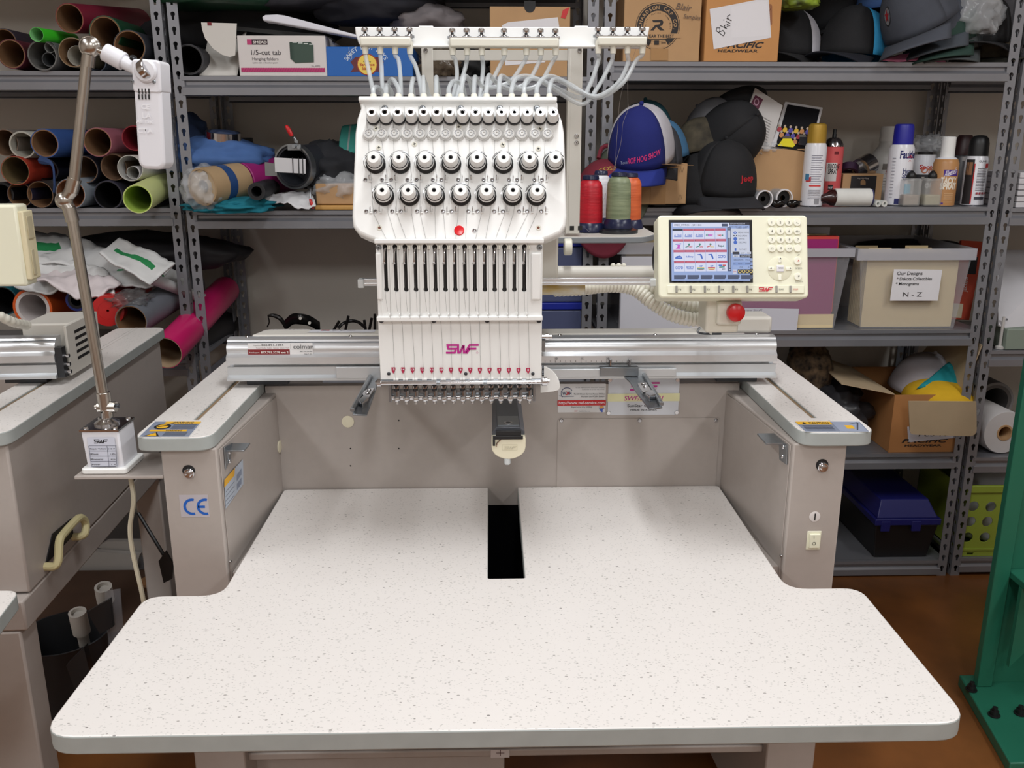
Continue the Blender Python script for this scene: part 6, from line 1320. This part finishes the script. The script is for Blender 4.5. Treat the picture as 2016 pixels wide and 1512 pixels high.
PUR=C(76,44,136); canlabel(o,p,r,h,[('r',-32,.44,40,.53,PUR),('t',"Aleene's",0,.455,.024,C(226,220,236),{'sh':.3,'w':.036,'sl':.3,'b':.02}),('t','TACKY',-2,.33,.025,C(236,226,210),{'b':.05,'w':.048}),('t','SPRAY',-2,.25,.025,C(236,226,210),{'b':.05,'w':.05}),('r',-40,.03,-20,.055,PUR)]+[('r',-20,.06+.03*k,24,.067+.03*k,C(214,180,140)) for k in range(5)])
o,p,r,h=can('spray_can','dark spray can with a black cap behind the tan can',1893,266,20,2.84,B2+.001,[('body',bodyp(C(70,68,72,.35),.66,.70),CW),('cap',[(.9,.70),(.86,.92),(.6,1.0)],mat('dark_red_cap',(52,26,28),.4))])
canlabel(o,p,r,h,[('r',-30,.62,40,.68,C(180,176,176)),('r',-10,.5,20,.56,C(150,40,40))])
o,p,r,h=can('spray_can','white spray can with a rounded black cap, rightmost in the row',1922,266,21.5,2.67,B2+.001,[('body',bodyp(CW,.66,.705),CW),('cap',[(.86,.705),(.84,.88),(.74,.95),(.5,.99),(.2,1.0)],BLK)])
canlabel(o,p,r,h,[('r',-85,.02,-38,.66,C(40,36,38)),('r',-80,.44,-46,.62,C(150,110,80)),('r',-38,.03,-33,.60,SR),('t','GUNK',2,.62,.008,C(90,90,96)),('r',18,.54,40,.60,C(200,60,60))]+[('r',-20,.22+.022*k,26,.228+.022*k,C(120,120,128)) for k in range(15)]+[('r',-16+14*k,.165,-6+14*k,.195,C(160,60,70)) for k in range(4)]+[('r',-20,.09,30,.13,C(70,70,80))])
BT=mat('cloudy_bottle',(206,206,204),.3,alpha=.36); LQ=mat('amber_liquid',(176,158,140),.3,alpha=.8); LQ2=mat('straw_liquid',(190,180,140),.3,alpha=.8)
for (u,lq,lab_) in ((1797,LQ,'small cloudy bottle with black cap and brownish oil'),(1839,LQ2,'small cloudy bottle with black cap and straw coloured oil')):
    c=at(u,380,Y=2.615); x=c.x; w=px2m(17.5,c); z0=B2+.001; zt=at(u,352,Y=2.6).z; zc=at(u,339,Y=2.6).z
    o=thing('oil_bottle',lab_,'bottle',(x,2.64,z0),'small oil bottles at the shelf edge')
    MB().box((x-w,2.615,z0),(x+w,2.665,zt),BT).build('body',o,bev=.006,seg=3); MB().box((x-w+.003,2.618,z0+.003),(x+w-.003,2.662,z0+(zt-z0)*.42),lq).build('oil',o,bev=.004)
    MB().lathe([(.012,0),(.0135,.004),(.012,.012),(.006,.019),(.003,.022)],(x+.002,2.64,zt),(0,0,1),BLK,16).build('cap',o)
# lint rollers etc
a,b=at(1642,389,Y=2.62),at(1712,391,Y=2.62); rr_=px2m(17.5,a); a.z=b.z=B2+rr_+.001
o=thing('lint_roller','white paper lint roller lying across at the shelf edge','lint roller',(a.x,a.y,B2))
MB().cyl(a,b,rr_,mat('lint_paper',(220,220,216),.75,var=.05,scale=25),n=28).build('sheets',o,bev=.002); MB().lathe([(rr_*.95,0),(rr_*.95,.004),(rr_*.6,.008)],b,(1,0,0),C(60,60,100),20).build('end_cap',o); MB().lathe([(rr_*.9,0),(rr_*.9,.01),(rr_*.5,.025),(rr_*.35,.04)],a,(-1,0,-.04),mat('dark_amber',(50,22,22),.2),18).build('handle',o)
for i,(u,v) in enumerate(((1506,387),(1545,384))):
    c=at(u,v,Y=2.56 if i==0 else 2.60); r0=px2m(17.5,c); c.z=B2+r0+.001
    o=MB().lathe([(r0*.86,0),(r0,0),(r0,.006,PAPER),(r0,.10,CLEAR),(r0*.86,.10,CLEAR),(r0*.86,0,CLEAR)],c,Vector((-.12-.03*i,.99,0)),PAPER,26,False,False).build('tape_roll',None,label=('left white rimmed film roll in front of the kraft box','right white rimmed film roll beside the gold capped can')[i],cat='roll',group='white rimmed film rolls')
    MB().lathe([(r0*.3,.012),(r0*.85,.012),(r0*.85,.09)],c,Vector((-.12-.03*i,.99,0)),BLK,22,False,False).build('core',o)
sg=thing('sunglasses','pair of black sunglasses in front of the film rolls','sunglasses',at(1545,402,Y=2.575))
for u in (1532,1562):
    c=at(u,398,Y=2.57); c.z=B2+.012; MB().sphere(c,.019,mat('gloss_black',(12,12,14),.12),18,10,(1.05,.35,.62)).build('lens',sg)
MB().tube([Vector((at(1520,398,Y=2.58).x,2.576,B2+.018)),Vector((at(1574,398,Y=2.58).x,2.576,B2+.018))],.0025,BLK,6).build('bridge',sg)
for u in (1519,1576): x=at(u,398,Y=2.58).x; MB().tube([Vector((x,2.575,B2+.018)),Vector((x,2.66,B2+.012))],.0025,BLK,6).build('temple',sg)
for i,u in enumerate((1729,1742)):
    c=at(u,400,Y=2.60); r0=px2m(6.3,c); c.z=B2+r0+.001; MB().lathe([(r0*.45,0),(r0,0),(r0,.10),(r0*.45,.10),(r0*.45,0)],c,Vector((-.25,.96,0)),mat('frosted_tube',(214,216,212),.4),14,False,False).build('plastic_tube',None,label=('left thin frosted plastic tube beside the lint roller','right thin frosted plastic tube beside the lint roller')[i],cat='tube',group='thin frosted tubes')
o,f,w,h=carton('kraft_box','small kraft box with a black label behind the lint roller','box',1655,342,1740,400,2.80,.12,KRAFT,z0=B2+.001)
K=dep(f.p(w/2,h/2))/F; cdec(o,f,[('r',1676,346,1722,386,C(34,32,34)),('p',[(1694,357),(1699,352),(1704,357),(1704,364),(1694,364)],C(150,116,80)),('t','Polyester film',1699,350,4,C(190,180,170),{'al':'c','r':180})],K)
c=at(1703,328,Y=2.84); MB().lathe([(.026,-.022),(.034,-.022),(.034,.022),(.026,.022),(.026,-.022)],c,Vector((.8,.45,.35)),CHR,26,False,False).build('metal_tape',None,label='roll of silver tape on the small kraft box',cat='tape')
c=at(1672,334,Y=2.86); MB().lathe([(.02,-.012),(.028,-.012),(.028,.012),(.02,.012),(.02,-.012)],c,Vector((.2,.5,.8)),C(58,30,60),22,False,False).build('purple_tape',None,label='dark purple tape roll left of the silver tape',cat='tape')
# ---------------------------------------------------------------- right bay, top shelf
o,f,w,h=carton('cap_carton','kraft cap carton with a round black emblem','box',1226,-14,1383,119,2.612,.36,KRAFT,z0=A2+.001)
K=dep(f.p(w/2,h*.6))/F; KIN=C(36,30,30); cx_,cy_=1295,52
it=[('g',cx_,cy_,29,41,KIN,-1.0,4.3),('a','RICHARDSON CAP CO.',cx_,cy_,31.5,205,-8,9.2,KRAFT,.02),('g',cx_,cy_,43,44,KIN),('d',cx_,cy_,28.5,KRAFT),('a','QUALITY - SERVICE - COMMITMENT',cx_,cy_,23.5,190,-8,3.2,KIN,.02),
 ('p',[(1284,40),(1303,39),(1306,43),(1304,50),(1299,52),(1308,60),(1299,60),(1292,53),(1287,60),(1280,60),(1290,49),(1298,48),(1300,44),(1286,44)],KIN),('r',1256,66,1340,75,KRAFT),('t','WEAR THE BEST',1298,74,8,KIN,{'al':'c','b':.03,'w':58}),('l',[(1272,78),(1314,78)],1.4,KIN),('t','EST.',1279,86,5,KIN,{'al':'c','b':.02}),('t','1970',1306,86,5,KIN,{'al':'c','b':.02}),('r',1288,80,1297,88,KIN),('a','RICHARDSON  CAP  CO',cx_,cy_,39,231,309,3.,KRAFT,.01),
 ('t','Blair',1330,18,17,C(110,90,76),{'sh':.2,'r':-8}),('t','Samples',1345,36,12,C(110,90,76),{'sh':.2,'r':-6,'w':34}),('p',[(1281,96),(1315,96),(1315,119),(1281,119)],TAPE)]
cdec(o,f,it,K)
o,f,w,h=carton('cap_carton','orange kraft cap carton with a white paper taped on','box',1385,-16,1541,122,2.606,.36,mat('orange_kraft',(198,142,86),.75,var=.04,scale=10),z0=A2+.001)
K=dep(f.p(w/2,h*.6))/F; OKR=mat('orange_kraft',(198,142,86))
HW=[[(1411,64),(1416,55),(1422,50),(1420,58),(1414,64),(1420,62),(1424,66),(1421,71),(1416,69)],[(1424,66),(1429,57),(1432,47)],[(1433,60),(1430,62),(1432,55),(1436,52),(1435,57),(1437,60)],[(1438,55),(1440,48)],[(1442,52),(1440,44),(1443,39),(1445,38)],[(1441,42),(1441,40)]]
BLR=[[(1412,58),(1424,71)],[(1410,61),(1409,56),(1414,54),(1418,60),(1414,64)],[(1417,62),(1422,61),(1425,66),(1424,71)],[(1415,47),(1429,58)],[(1427,50),(1424,53),(1428,56),(1432,52),(1430,48)],[(1430,49),(1434,52)],[(1430,43),(1437,50)],[(1430,41),(1429,40)],[(1433,36),(1440,43)],[(1434,38),(1434,33),(1438,30)]]
it=[('p',[(1478,80),(1484,80),(1484,8),(1518,8),(1520,12),(1520,48)],C(150,96,60)),('t','PACIFIC',1462,94,15,KIN,{'b':.03,'sh':.35,'w':84,'al':'c'}),('t','HEADWEAR',1452,103,7.6,KIN,{'b':.02,'sh':.1,'w':80,'al':'c'}),('p',[(1397,18),(1513,-5),(1518,74),(1405,97)],PAPER),('p',[(1440,14),(1510,0),(1513,70),(1440,74)],mat('paper_white2',(232,230,234),.7))]
BL=[('l',s,1.3,INK) for s in ([(1409,60),(1424,71)],[(1410,61),(1411,55),(1417,55),(1417,62),(1414,64)],[(1416,63),(1423,60),(1427,65),(1424,71)],[(1417,50),(1431,57)],[(1432,49),(1426,50),(1427,55),(1433,52),(1432,48)],[(1431,48),(1437,51)],[(1429,42),(1437,46)],[(1424,39),(1425,40)],[(1430,36),(1440,41)],[(1433,37),(1432,32),(1437,29)])]
cdec(o,f,it+BL,K)
Yc=2.83
cap('black cap with a white back panel beside the orange carton',at(1549,117,Y=Yc+.02),-34,-4,0,1.2,BKC,WMESH,BKC)
cap('big black cap on top behind the blue striped cap',at(1640,66,Y=2.98),-10,0,0,1.3,BKC,BKC,BKC)
cap('black cap with a bright blue side panel',at(1680,116,Y=Yc-.02),-50,-4,0,1.22,BKC,FAB(50,150,200),FAB(24,26,36))
cap('blue cap peeping over the black caps',at(1742,22,Y=2.84),170,0,0,1.0,FAB(70,104,160),FAB(70,104,160),FAB(66,98,150))
o,S_=cap('slate grey cap with a round emblem, top of the stack',at(1815,52,Y=2.68),-42,22,-18,1.22,GRC,GRC,FAB(76,80,90))
mb=MB()
for (r0,mm,of) in ((.17,C(30,30,34),.001),(.145,C(120,120,124),.0014)): mb.add([S_(-.45+r0*.8*math.cos(a),.55+r0*1.2*math.sin(a),of) for a in [2*PI*k/20 for k in range(20)]],[tuple(range(20))],mm)
star=[S_(-.45+(.12 if k%2==0 else .05)*.8*math.sin(2*PI*k/10),.55+(.12 if k%2==0 else .05)*1.2*math.cos(2*PI*k/10),.002) for k in range(10)]
mb.add([S_(-.45,.55,.002)]+star,[(0,1+k,1+(k+1)%10) for k in range(10)],C(150,30,40)); mb.build('emblem',o,sharp=False)
cap('slate grey cap under the emblem cap',at(1850,66,Y=2.72),-42,20,-16,1.2,FAB(66,70,80),FAB(64,68,78),FAB(72,78,86))
cap('dark green cap third in the tilted stack',at(1858,84,Y=2.72),-40,16,-12,1.2,FAB(36,62,54),FAB(34,60,52),FAB(40,66,58))
cap('grey cap with pink lettering at the bottom of the stack',at(1868,100,Y=2.74),-38,10,-8,1.2,GRC2,FAB(50,54,56),FAB(74,80,82))
sheet('pink_cloth','pink fabric edge under the slate caps','fabric',q4(((1735,121),(1862,121),(1850,106),(1770,108)),(2.607,2.607,2.66,2.66)),12,6,FAB(224,130,170),.006,18,.004,61)
blob('clear_bag','crumpled clear bag on top of the cap stack at right','bag',at(1915,36,Y=2.66),(.075,.07,.075),CLEAR,62,.28,3.2)
cap('camouflage cap at the right end of the top shelf',at(1935,118,Y=2.76),20,0,0,1.0,mat('camo_brown',(86,78,62)),mat('camo_brown',(86,78,62)),mat('camo_dark',(50,50,42),.85,rgb2=(24,24,20),scale=40))
cap('black mesh cap beside the clear bag',at(1925,90,Y=2.76),-30,0,0,1.15,FAB(36,36,38),FAB(38,38,40),BKC)
cap('grey mesh cap with red lettering behind the right post',at(1990,84,Y=2.76),25,0,0,1.15,FAB(88,86,90),FAB(88,86,90),C(60,58,60))
blob('patterned_bag','lime and orange patterned bag on top of the caps','bag',at(1570,2,Y=2.70),(.055,.06,.035),mat('lime_print',(170,200,50),.5,rgb2=(60,60,60),scale=22),63,.25,3)
# ---------------------------------------------------------------- right bay, third shelf: bins
C2=ZL['C2']
MAN=mat('manila_folder',(226,206,164),.75,var=.03,scale=9); PURF=mat('magenta_folder',(150,24,104),.6)
def bin_(label,u0,u1,vrim,vr2,ub0,ub1,Y,depth,z0):
    f=FrY(Y); x0,zt=f.hit(u0,vrim); x1,zr=f.hit(u1,vr2); bx0,_=f.hit(ub0,650); bx1,_=f.hit(ub1,650)
    o=thing('clear_storage_bin',label,'storage bin',((x0+x1)/2,Y+depth/2,z0),'clear plastic file bins on the right shelf')
    tt=.0025; t0,t1=zr,z0+.001
    ins=(bx0-x0); ix=.012
    def quadbox(a,b,n): # wall slab between top edge a(2pts) and bottom edge b(2pts)
        n=Vector(n)*tt; v=[a[0],a[1],b[1],b[0]]; v=[Vector(q) for q in v]; w_=[q+n for q in v]
        return v+w_,[(0,1,2,3),(7,6,5,4),(0,4,5,1),(1,5,6,2),(2,6,7,3),(3,7,4,0)]
    A=[(x0+ix,Y+.006,t0),(x1-ix,Y+.006,t0),(x1-ix,Y+depth-.006,t0),(x0+ix,Y+depth-.006,t0)]; Bq=[(bx0,Y+.016,t1),(bx1,Y+.016,t1),(bx1,Y+depth-.016,t1),(bx0,Y+depth-.016,t1)]
    m=MB()
    for i,n in ((0,(0,1,0)),(1,(-1,0,0)),(2,(0,-1,0)),(3,(1,0,0))):
        j=(i+1)%4; vs,fs=quadbox([A[i],A[j]],[Bq[i],Bq[j]],n); m.add(vs,fs,BIN)
    m.box((bx0,Y+.016,z0+.0005),(bx1,Y+depth-.016,z0+.002),BIN); m.build('tub',o)
    rim=mat('clear_bin_rim',(196,196,204),.3,alpha=.62)
    m=MB()
    for (p,q) in (((x0,Y),(x1,Y+.009)),((x0,Y+depth-.009),(x1,Y+depth)),((x0,Y+.0091),(x0+.009,Y+depth-.0091)),((x1-.009,Y+.0091),(x1,Y+depth-.0091))): m.box((p[0],p[1],zr),(q[0],q[1],zt),rim)
    m.build('rim',o); return o,x0,x1,bx0,bx1,zt
def folders(x0,x1,Y,z0,z1,n,m,pre,group,tabs=True,dz=None):
    for k in range(n):
        y=Y+.012*k; z=z1-(.004*((k*7)%5))+(dz or 0)*k; mb=MB().box((x0,y,z0),(x1,y+.008,z),m)
        if tabs: 
            w=(x1-x0)/4; t=x0+w*((k*2)%4); mb.box((t,y+.001,z),(t+w,y+.003,z+.012),m)
        mb.build('folder',None,label=('front '+pre if k==0 else ('rearmost '+pre if k==n-1 else pre)),cat='folder',group=(group if 0<k<n-1 else None))
o,x0,x1,b0,b1,zt=bin_('clear bin of manila folders with a handwritten card',1690,1922,490,512,1697,1882,2.605,.40,C2)
folders(b0+.004,b1-.006,2.628,C2+.004,zt-.012,9,MAN,'manila folder standing in the bin with the handwritten card','manila folders in the card bin')
fb_=FrY(2.602); f=Fr((0,2.603,0),(1,0,0),(0,0,1)); K=dep((1.25,2.6,.95))/F
crd=MB().prism([f.hit(*q) for q in ((1760,530),(1855,531),(1846,592),(1752,592))],f,0,.0006,PAPER).build('name_card',o)
f2=Fr((0,2.6022,0),(1,0,0),(0,0,1))
decal(f2,[('t','Our Designs',1766,541.5,10,INK,{'sh':.05,'w':50,'b':.008}),('t','* Dakota Collectibles',1765,551.5,8,INK,{'sh':.05,'w':70,'b':.006}),('t','* Monograms',1763,561.5,8,INK,{'sh':.05,'w':46,'b':.006}),('t','N - Z',1777,584,13,C(70,66,66),{'w':38})],'lettering',o,uv=K)
o,x0,x1,b0,b1,zt=bin_('clear bin with magenta and manila folders behind the stop button',1440,1683,490,506,1450,1645,2.605,.40,C2)
zp=at(1600,470,Y=2.64).z
MB().box((b0+.004,2.622,C2+.03),(b1-.012,2.630,zp),PURF).build('folder',None,label='wide magenta folder at the front of the middle bin',cat='folder')
MB().box((b0+.006,2.6305,C2+.05),(b1-.006,2.66,zp+.008),C(206,70,60)).build('folder',None,label='coral folder behind the magenta folder',cat='folder')
folders(b0+.006,b1-.008,2.665,C2+.004,zp+.006,7,MAN,'manila folder behind the magenta folder in the middle bin','manila folders in the middle bin')
MB().box((b0+.004,2.6205,C2+.003),(b1-.004,2.6215,C2+.045),MAN).build('folder',None,label='cream folder edge under the magenta folder',cat='folder')
MB().box((at(1560,470,Y=2.70).x,2.752,zp+.0),(at(1645,470,Y=2.70).x,2.757,zp+.024),PAPER2).build('paper_sheet',None,label='loose white papers sticking up behind the magenta folder',cat='paper')
MB().prism([f.hit(*q) for q in ((1452,606),(1573,608),(1568,652),(1440,652))],f,0,.001,PAPER2).build('note_sheet',o)
decal(f2,[('t','Name Stuff',1457,613,6.5,C(130,130,140),{'w':44}),('t','Logos',1460,620,6,C(130,130,140),{'w':16}),('t','Envy',1462,628,6,C(130,130,140)),('t','E-Z',1464,636,6,C(130,130,140))],'lettering',o,uv=K)
o,x0,x1,b0,b1,zt=bin_('clear bin with handwritten tabs left of the control panel',1216,1432,478,500,1226,1424,2.60,.40,C2)
folders(b0+.004,b1-.004,2.622,C2+.004,at(1260,466,Y=2.62).z,6,MAN,'manila folder in the bin left of the control panel','manila folders in the left bin')
decal(Fr((0,2.6215,0),(1,0,0),(0,0,1)),[('t','Personalization + Names',1234,476,7.5,C(150,136,104),{'w':52})],'lettering',o,uv=K)
MB().box((at(1222,560,Y=2.58).x,2.575,C2+.001),(at(1392,560,Y=2.58).x,2.598,at(1300,506,Y=2.58).z),mat('white_carton_grey',(206,206,214),.6)).build('white_paper_box',None,bev=.002,label='flat white paper box with grey markings behind the hoses',cat='box')
decal(Fr((0,2.5745,0),(1,0,0),(0,0,1)),[('t','FILTER',1318,632,17,C(170,170,178),{'r':90,'w':70}),('t','PAD',1338,632,8,C(170,170,178),{'r':90,'w':60}),('l',[(1231,556),(1231,640)],.7,C(170,170,178))],'box_print',None,uv=K,label='grey printing on the flat white paper box',cat='print') if 0 else None
o,f=panel3('orange_envelope','orange red envelope leaning behind the manila bin','envelope',((1893,473),(1938,476),(1908,630),(1872,628)),2.88,2.94,mat('orange_envelope',(196,70,40),.6,var=.04,scale=10),.012)
decal(f,[('t','Jackets',.62,.35,.34,WT,{'r':90,'sx':.20}),('r',.55,.58,1.0,.80,INK),('r',.0,.02,.55,.2,C(226,210,180))],'print',o,z0=.001)
blob('dark_cloth','black cloth drooping behind the manila bin','fabric',at(1790,500,Y=2.98),(.24,.05,.05),C(34,32,34),71,.2,2)
# ---------------------------------------------------------------- right bay, fourth shelf
D2=ZL['D2']
blob('leopard_fabric','brown leopard print fabric heaped in the dark','fabric',at(1592,728,Y=2.80),(.075,.08,.10),None or (lambda: (lambda m:m)(mat('leopard_print',(120,98,74),.9,rgb2=(26,22,20),scale=46)))(),72,.2,2)
blob('dark_bag','dark grey plastic bag below the leopard fabric','bag',at(1625,815,Y=2.76),(.12,.12,.11),C(52,52,56,.35),73,.35,2.5,sharp=True)
OK2=mat('orange_kraft_dark',(176,122,72),.75,var=.05,scale=10)
fx=FrY(2.61); x0,z1=fx.hit(1762,778); x1,_=fx.hit(1898,778); dp=.36
o=thing('cap_carton','open kraft cap carton full of caps on the lower right shelf','box',((x0+x1)/2,2.61+dp/2,D2))
z0=D2+.001
MB().box((x0,2.61,z0),(x1,2.614,z1),OK2).build('front_wall',o); MB().box((x0,2.614,z0),(x0+.004,2.61+dp,z1),OK2).build('side_wall',o); MB().box((x1-.004,2.614,z0),(x1,2.61+dp,z1),OK2).build('side_wall',o); MB().box((x0,2.61+dp-.004,z0),(x1,2.61+dp,z1),OK2).build('rear_wall',o); MB().box((x0+.004,2.614,z0),(x1-.004,2.61+dp-.004,z0+.004),KRAFT2).build('floor_flap',o)
def flap(pts,t=.003):
    p=[Vector(q) for q in pts]; n=(p[1]-p[0]).cross(p[3]-p[0]).normalized(); m=MB(); b=[q+n*t for q in p]; m.add(p+b,[(3,2,1,0),(4,5,6,7),(0,1,5,4),(1,2,6,5),(2,3,7,6),(3,0,4,7)],KRAFT2); return m.build('flap',o)
fq_=Fr((0,2.575,0),(1,0,0),(0,0,1))
e=MB().prism([fq_.hit(*q) for q in rounded([(1771,779),(1902,780),(1908,850),(1778,846)],[2,2,14,10],4)],Fr((0,2.59,0),(1,0,0),(0,-.12,1)),-.003,0,KRAFT2).build('flap',o)
flap([(x0,2.614,z1),(x0,2.60+dp,z1),(x0-.16,2.60+dp,z1+.055),(x0-.17,2.614,z1+.035)])
flap([(x1,2.614,z1),(x1+.03,2.60,z1+.16),(x1+.04,2.62+dp*.6,z1+.18),(x1,2.61+dp,z1)])
f=Fr((0,2.6095,0),(1,0,0),(0,0,1)); K=dep((1.38,2.61,.5))/F
decal(f,[('p',[(1786,840),(1893,836),(1893,860),(1788,871)],PAPER2),('t','PACIFIC',1820,871,11,KIN,{'b':.03,'sh':.3,'w':92,'al':'c'}),('t','HEADWEAR',1817,879,6,KIN,{'b':.03,'w':74,'al':'c'}),('p',[(1788,842),(1893,838),(1893,861),(1789,870)],PAPER2),('t','Yes R',1806,859,17,INK,{'sh':.3,'w':58})],'print',o,uv=K)
cg=FAB(178,172,178); cap('pale grey mesh cap on top in the open carton',at(1806,772,Y=2.80),130,8,-14,1.15,cg,cg,cg,group='caps in the open carton')
cap('pale grey cap second in the open carton',at(1852,770,Y=2.84),130,8,-14,1.1,FAB(184,174,180),FAB(176,170,176),cg,group='caps in the open carton')
sheet('teal_shirt','teal folded cloth in the open carton','clothing',q4(((1805,765),(1905,762),(1902,715),(1868,714)),(2.66,2.66,2.74,2.74)),10,8,FAB(26,144,152),.014,16,.012,75)
cap('yellow cap lying in front in the open carton',at(1845,784,Y=2.70),170,-4,0,1.3,FAB(226,180,30),FAB(220,174,28),FAB(226,180,30),group='caps in the open carton',h=.05,button=False)
# ---------------------------------------------------------------- right bay, lowest shelf
E2=ZL['E2']
BBL=mat('navy_lid_plastic',(28,30,98),.4); f=FrY(2.60); x0,zl=f.hit(1722,1035); x1,_=f.hit(1852,1035); _,zt=f.hit(1750,1008)
o=thing('lidded_tote','black tote with a navy blue lid on the lowest shelf','storage tote',((x0+x1)/2,2.8,E2))
MB().add([Vector(q) for q in ((x0+.02,2.625,E2+.001),(x1-.02,2.625,E2+.001),(x1-.02,3.0,E2+.001),(x0+.02,3.0,E2+.001),(x0+.005,2.605,zl),(x1-.005,2.605,zl),(x1-.005,3.01,zl),(x0+.005,3.01,zl))],[(0,3,2,1),(4,5,6,7),(0,1,5,4),(1,2,6,5),(2,3,7,6),(3,0,4,7)],BLK).build('body',o,bev=.004)
MB().box((x0,2.598,zl),(x1,3.02,zl+.022),BBL).add([Vector(q) for q in ((x0+.008,2.606,zl+.022),(x1-.008,2.606,zl+.022),(x1-.008,3.0,zl+.022),(x0+.008,3.0,zl+.022),(x0+.03,2.64,zl+.075),(x1-.03,2.64,zl+.075),(x1-.03,2.97,zl+.075),(x0+.03,2.97,zl+.075))],[(0,3,2,1),(4,5,6,7),(0,1,5,4),(1,2,6,5),(2,3,7,6),(3,0,4,7)],BBL).build('lid',o,bev=.003)
for k in range(2): MB().box((x0+.02+.1*k,2.596,zl-.02),(x0+.05+.1*k,2.604,zl+.015),BBL).build('lid_clip',o,bev=.002)
# ---------------------------------------------------------------- far right bay
E3=ZL['E3']; D3=ZL['D3']; LIME=mat('lime_crate_plastic',(150,168,62),.45,var=.04,scale=10)
f=FrY(2.61); x0,zt=f.hit(1908,956); x1=x0+.32; zb=E3+.001
o=thing('lime_crate','lime green plastic crate with round holes','crate',((x0+x1)/2,2.77,zb))
fr_=Fr((0,2.61,0),(1,0,0),(0,0,1)); hs=[]
for u,v in ((1917,997),(1911,1027),(1944,1027),(1975,1030),(1905,1058),(1939,1058),(1972,1060),(1951,998)): hs.append(circ(*f.hit(u,v),.0175,18)[::-1])
hs.append([f.hit(*q) for q in ((1897+6,1088),(1917,1088),(1915,1093),(1900+3,1093))])
MB().plate([(x0,zb),(x1,zb),(x1,zt-.02),(x0,zt-.02)],hs,fr_,-.004,0,LIME).build('front_wall',o)
MB().box((x0-.004,2.604,zt-.024),(x1+.004,2.616,zt),LIME).build('rim',o,bev=.002); MB().box((x0-.002,2.606,zb+.022),(x1,2.6099,zb+.028),LIME).build('lower_rib',o)
MB().box((x0,2.6145,zb),(x0+.004,2.93,zt-.02),LIME).build('side_wall',o); MB().box((x1-.004,2.6145,zb),(x1,2.93,zt-.02),LIME).build('side_wall',o); MB().box((x0,2.926,zb),(x1,2.93,zt-.02),LIME).build('rear_wall',o); MB().box((x0,2.6145,zb),(x1,2.93,zb+.004),LIME).build('base',o)
blob('bubble_wrap','crumpled silvery plastic inside the lime crate','packing',(x0+.16,2.755,zb+.11),(.135,.115,.14),mat('silver_wrap',(226,226,230),.3),81,.12,3)
c=at(1978,852,Y=2.63); rw=px2m(44,c); c.z=D3+rw+.001; WR=mat('white_backing_roll',(206,202,202),.7,var=.04,scale=8)
o=MB().lathe([(rw*.36,0),(rw*.96,0),(rw,.006),(rw,.40),(rw*.36,.40)],c,Vector((-.06,1,0)),WR,36,False,False).build('backing_roll',None,label='big white backing roll with a kraft core on the right shelf',cat='roll')
MB().lathe([(rw*.29,-.002),(rw*.37,-.002),(rw*.37,.40),(rw*.29,.40),(rw*.29,-.002)],c,Vector((-.06,1,0)),KRAFT,20,False,False).build('core',o)
c2=at(1960,795,Y=2.72); c2.z=D3+rw*2.55; roll(1958,790,40,2.74,.32,mat('grey_backing_roll',(128,126,126),.75),C(90,88,88),'grey backing roll behind the big white one',.3,name='backing_roll',group='backing rolls on the right shelf')
C3=ZL['C3']; 
o,f=panel3('calendar_sheet','white calendar sheet with printed day numbers leaning at right','calendar',((1962,492),(2120,492),(2090,690),(1966,640)),2.62,2.90,mat('calendar_white',(214,212,216),.55),.004)
it=[]
random.seed(9)
for r_ in range(7):
    for c_ in range(10): it.append(('t',str(random.randint(10,31)),.02+.085*c_-.004*r_,.74-.075*r_,.026,C(90,88,100),{'sx':.036,'r':-10}))
it+=[('l',[(.30,1.),(.55,.72)],.006,C(120,120,130)),('d',.10,.08,.012,C(100,100,106))]
decal(f,it,'day_numbers',o,z0=.001)
MB().box((at(1985,650,Y=2.60).x,2.603,C3+.001),(at(1985,650,Y=2.60).x+.2,2.80,at(1985,648,Y=2.60).z),mat('sage_box',(142,154,142),.6)).build('sage_box',None,bev=.003,label='sage green grey box at the right edge of the shelf',cat='box')
c=at(1968,682,Y=2.62); MB().lathe([(.013,0),(.013,.007),(.005,.010),(.004,.10)],(c.x,2.62,C3+.001),(0,0,1),mat('white_foot',(206,202,198),.4),16).build('white_stand_foot',None,label='small white stand foot in front of the calendar sheet',cat='stand')
for k in range(6): MB().box((at(1985,400,Y=2.62).x+.015,2.605,ZL['B3']+.001+.017*k),(at(1985,400,Y=2.62).x+.25,2.85,ZL['B3']+.016+.017*k),mat('white_ream',(206,204,208),.6)).build('paper_pad',None,bev=.0015,label='white paper pad in the stack at the right picture edge'+('' if 0<k<5 else (', bottom one' if k==0 else ', top one')),cat='paper pad',group='stacked white paper pads')
o_=None
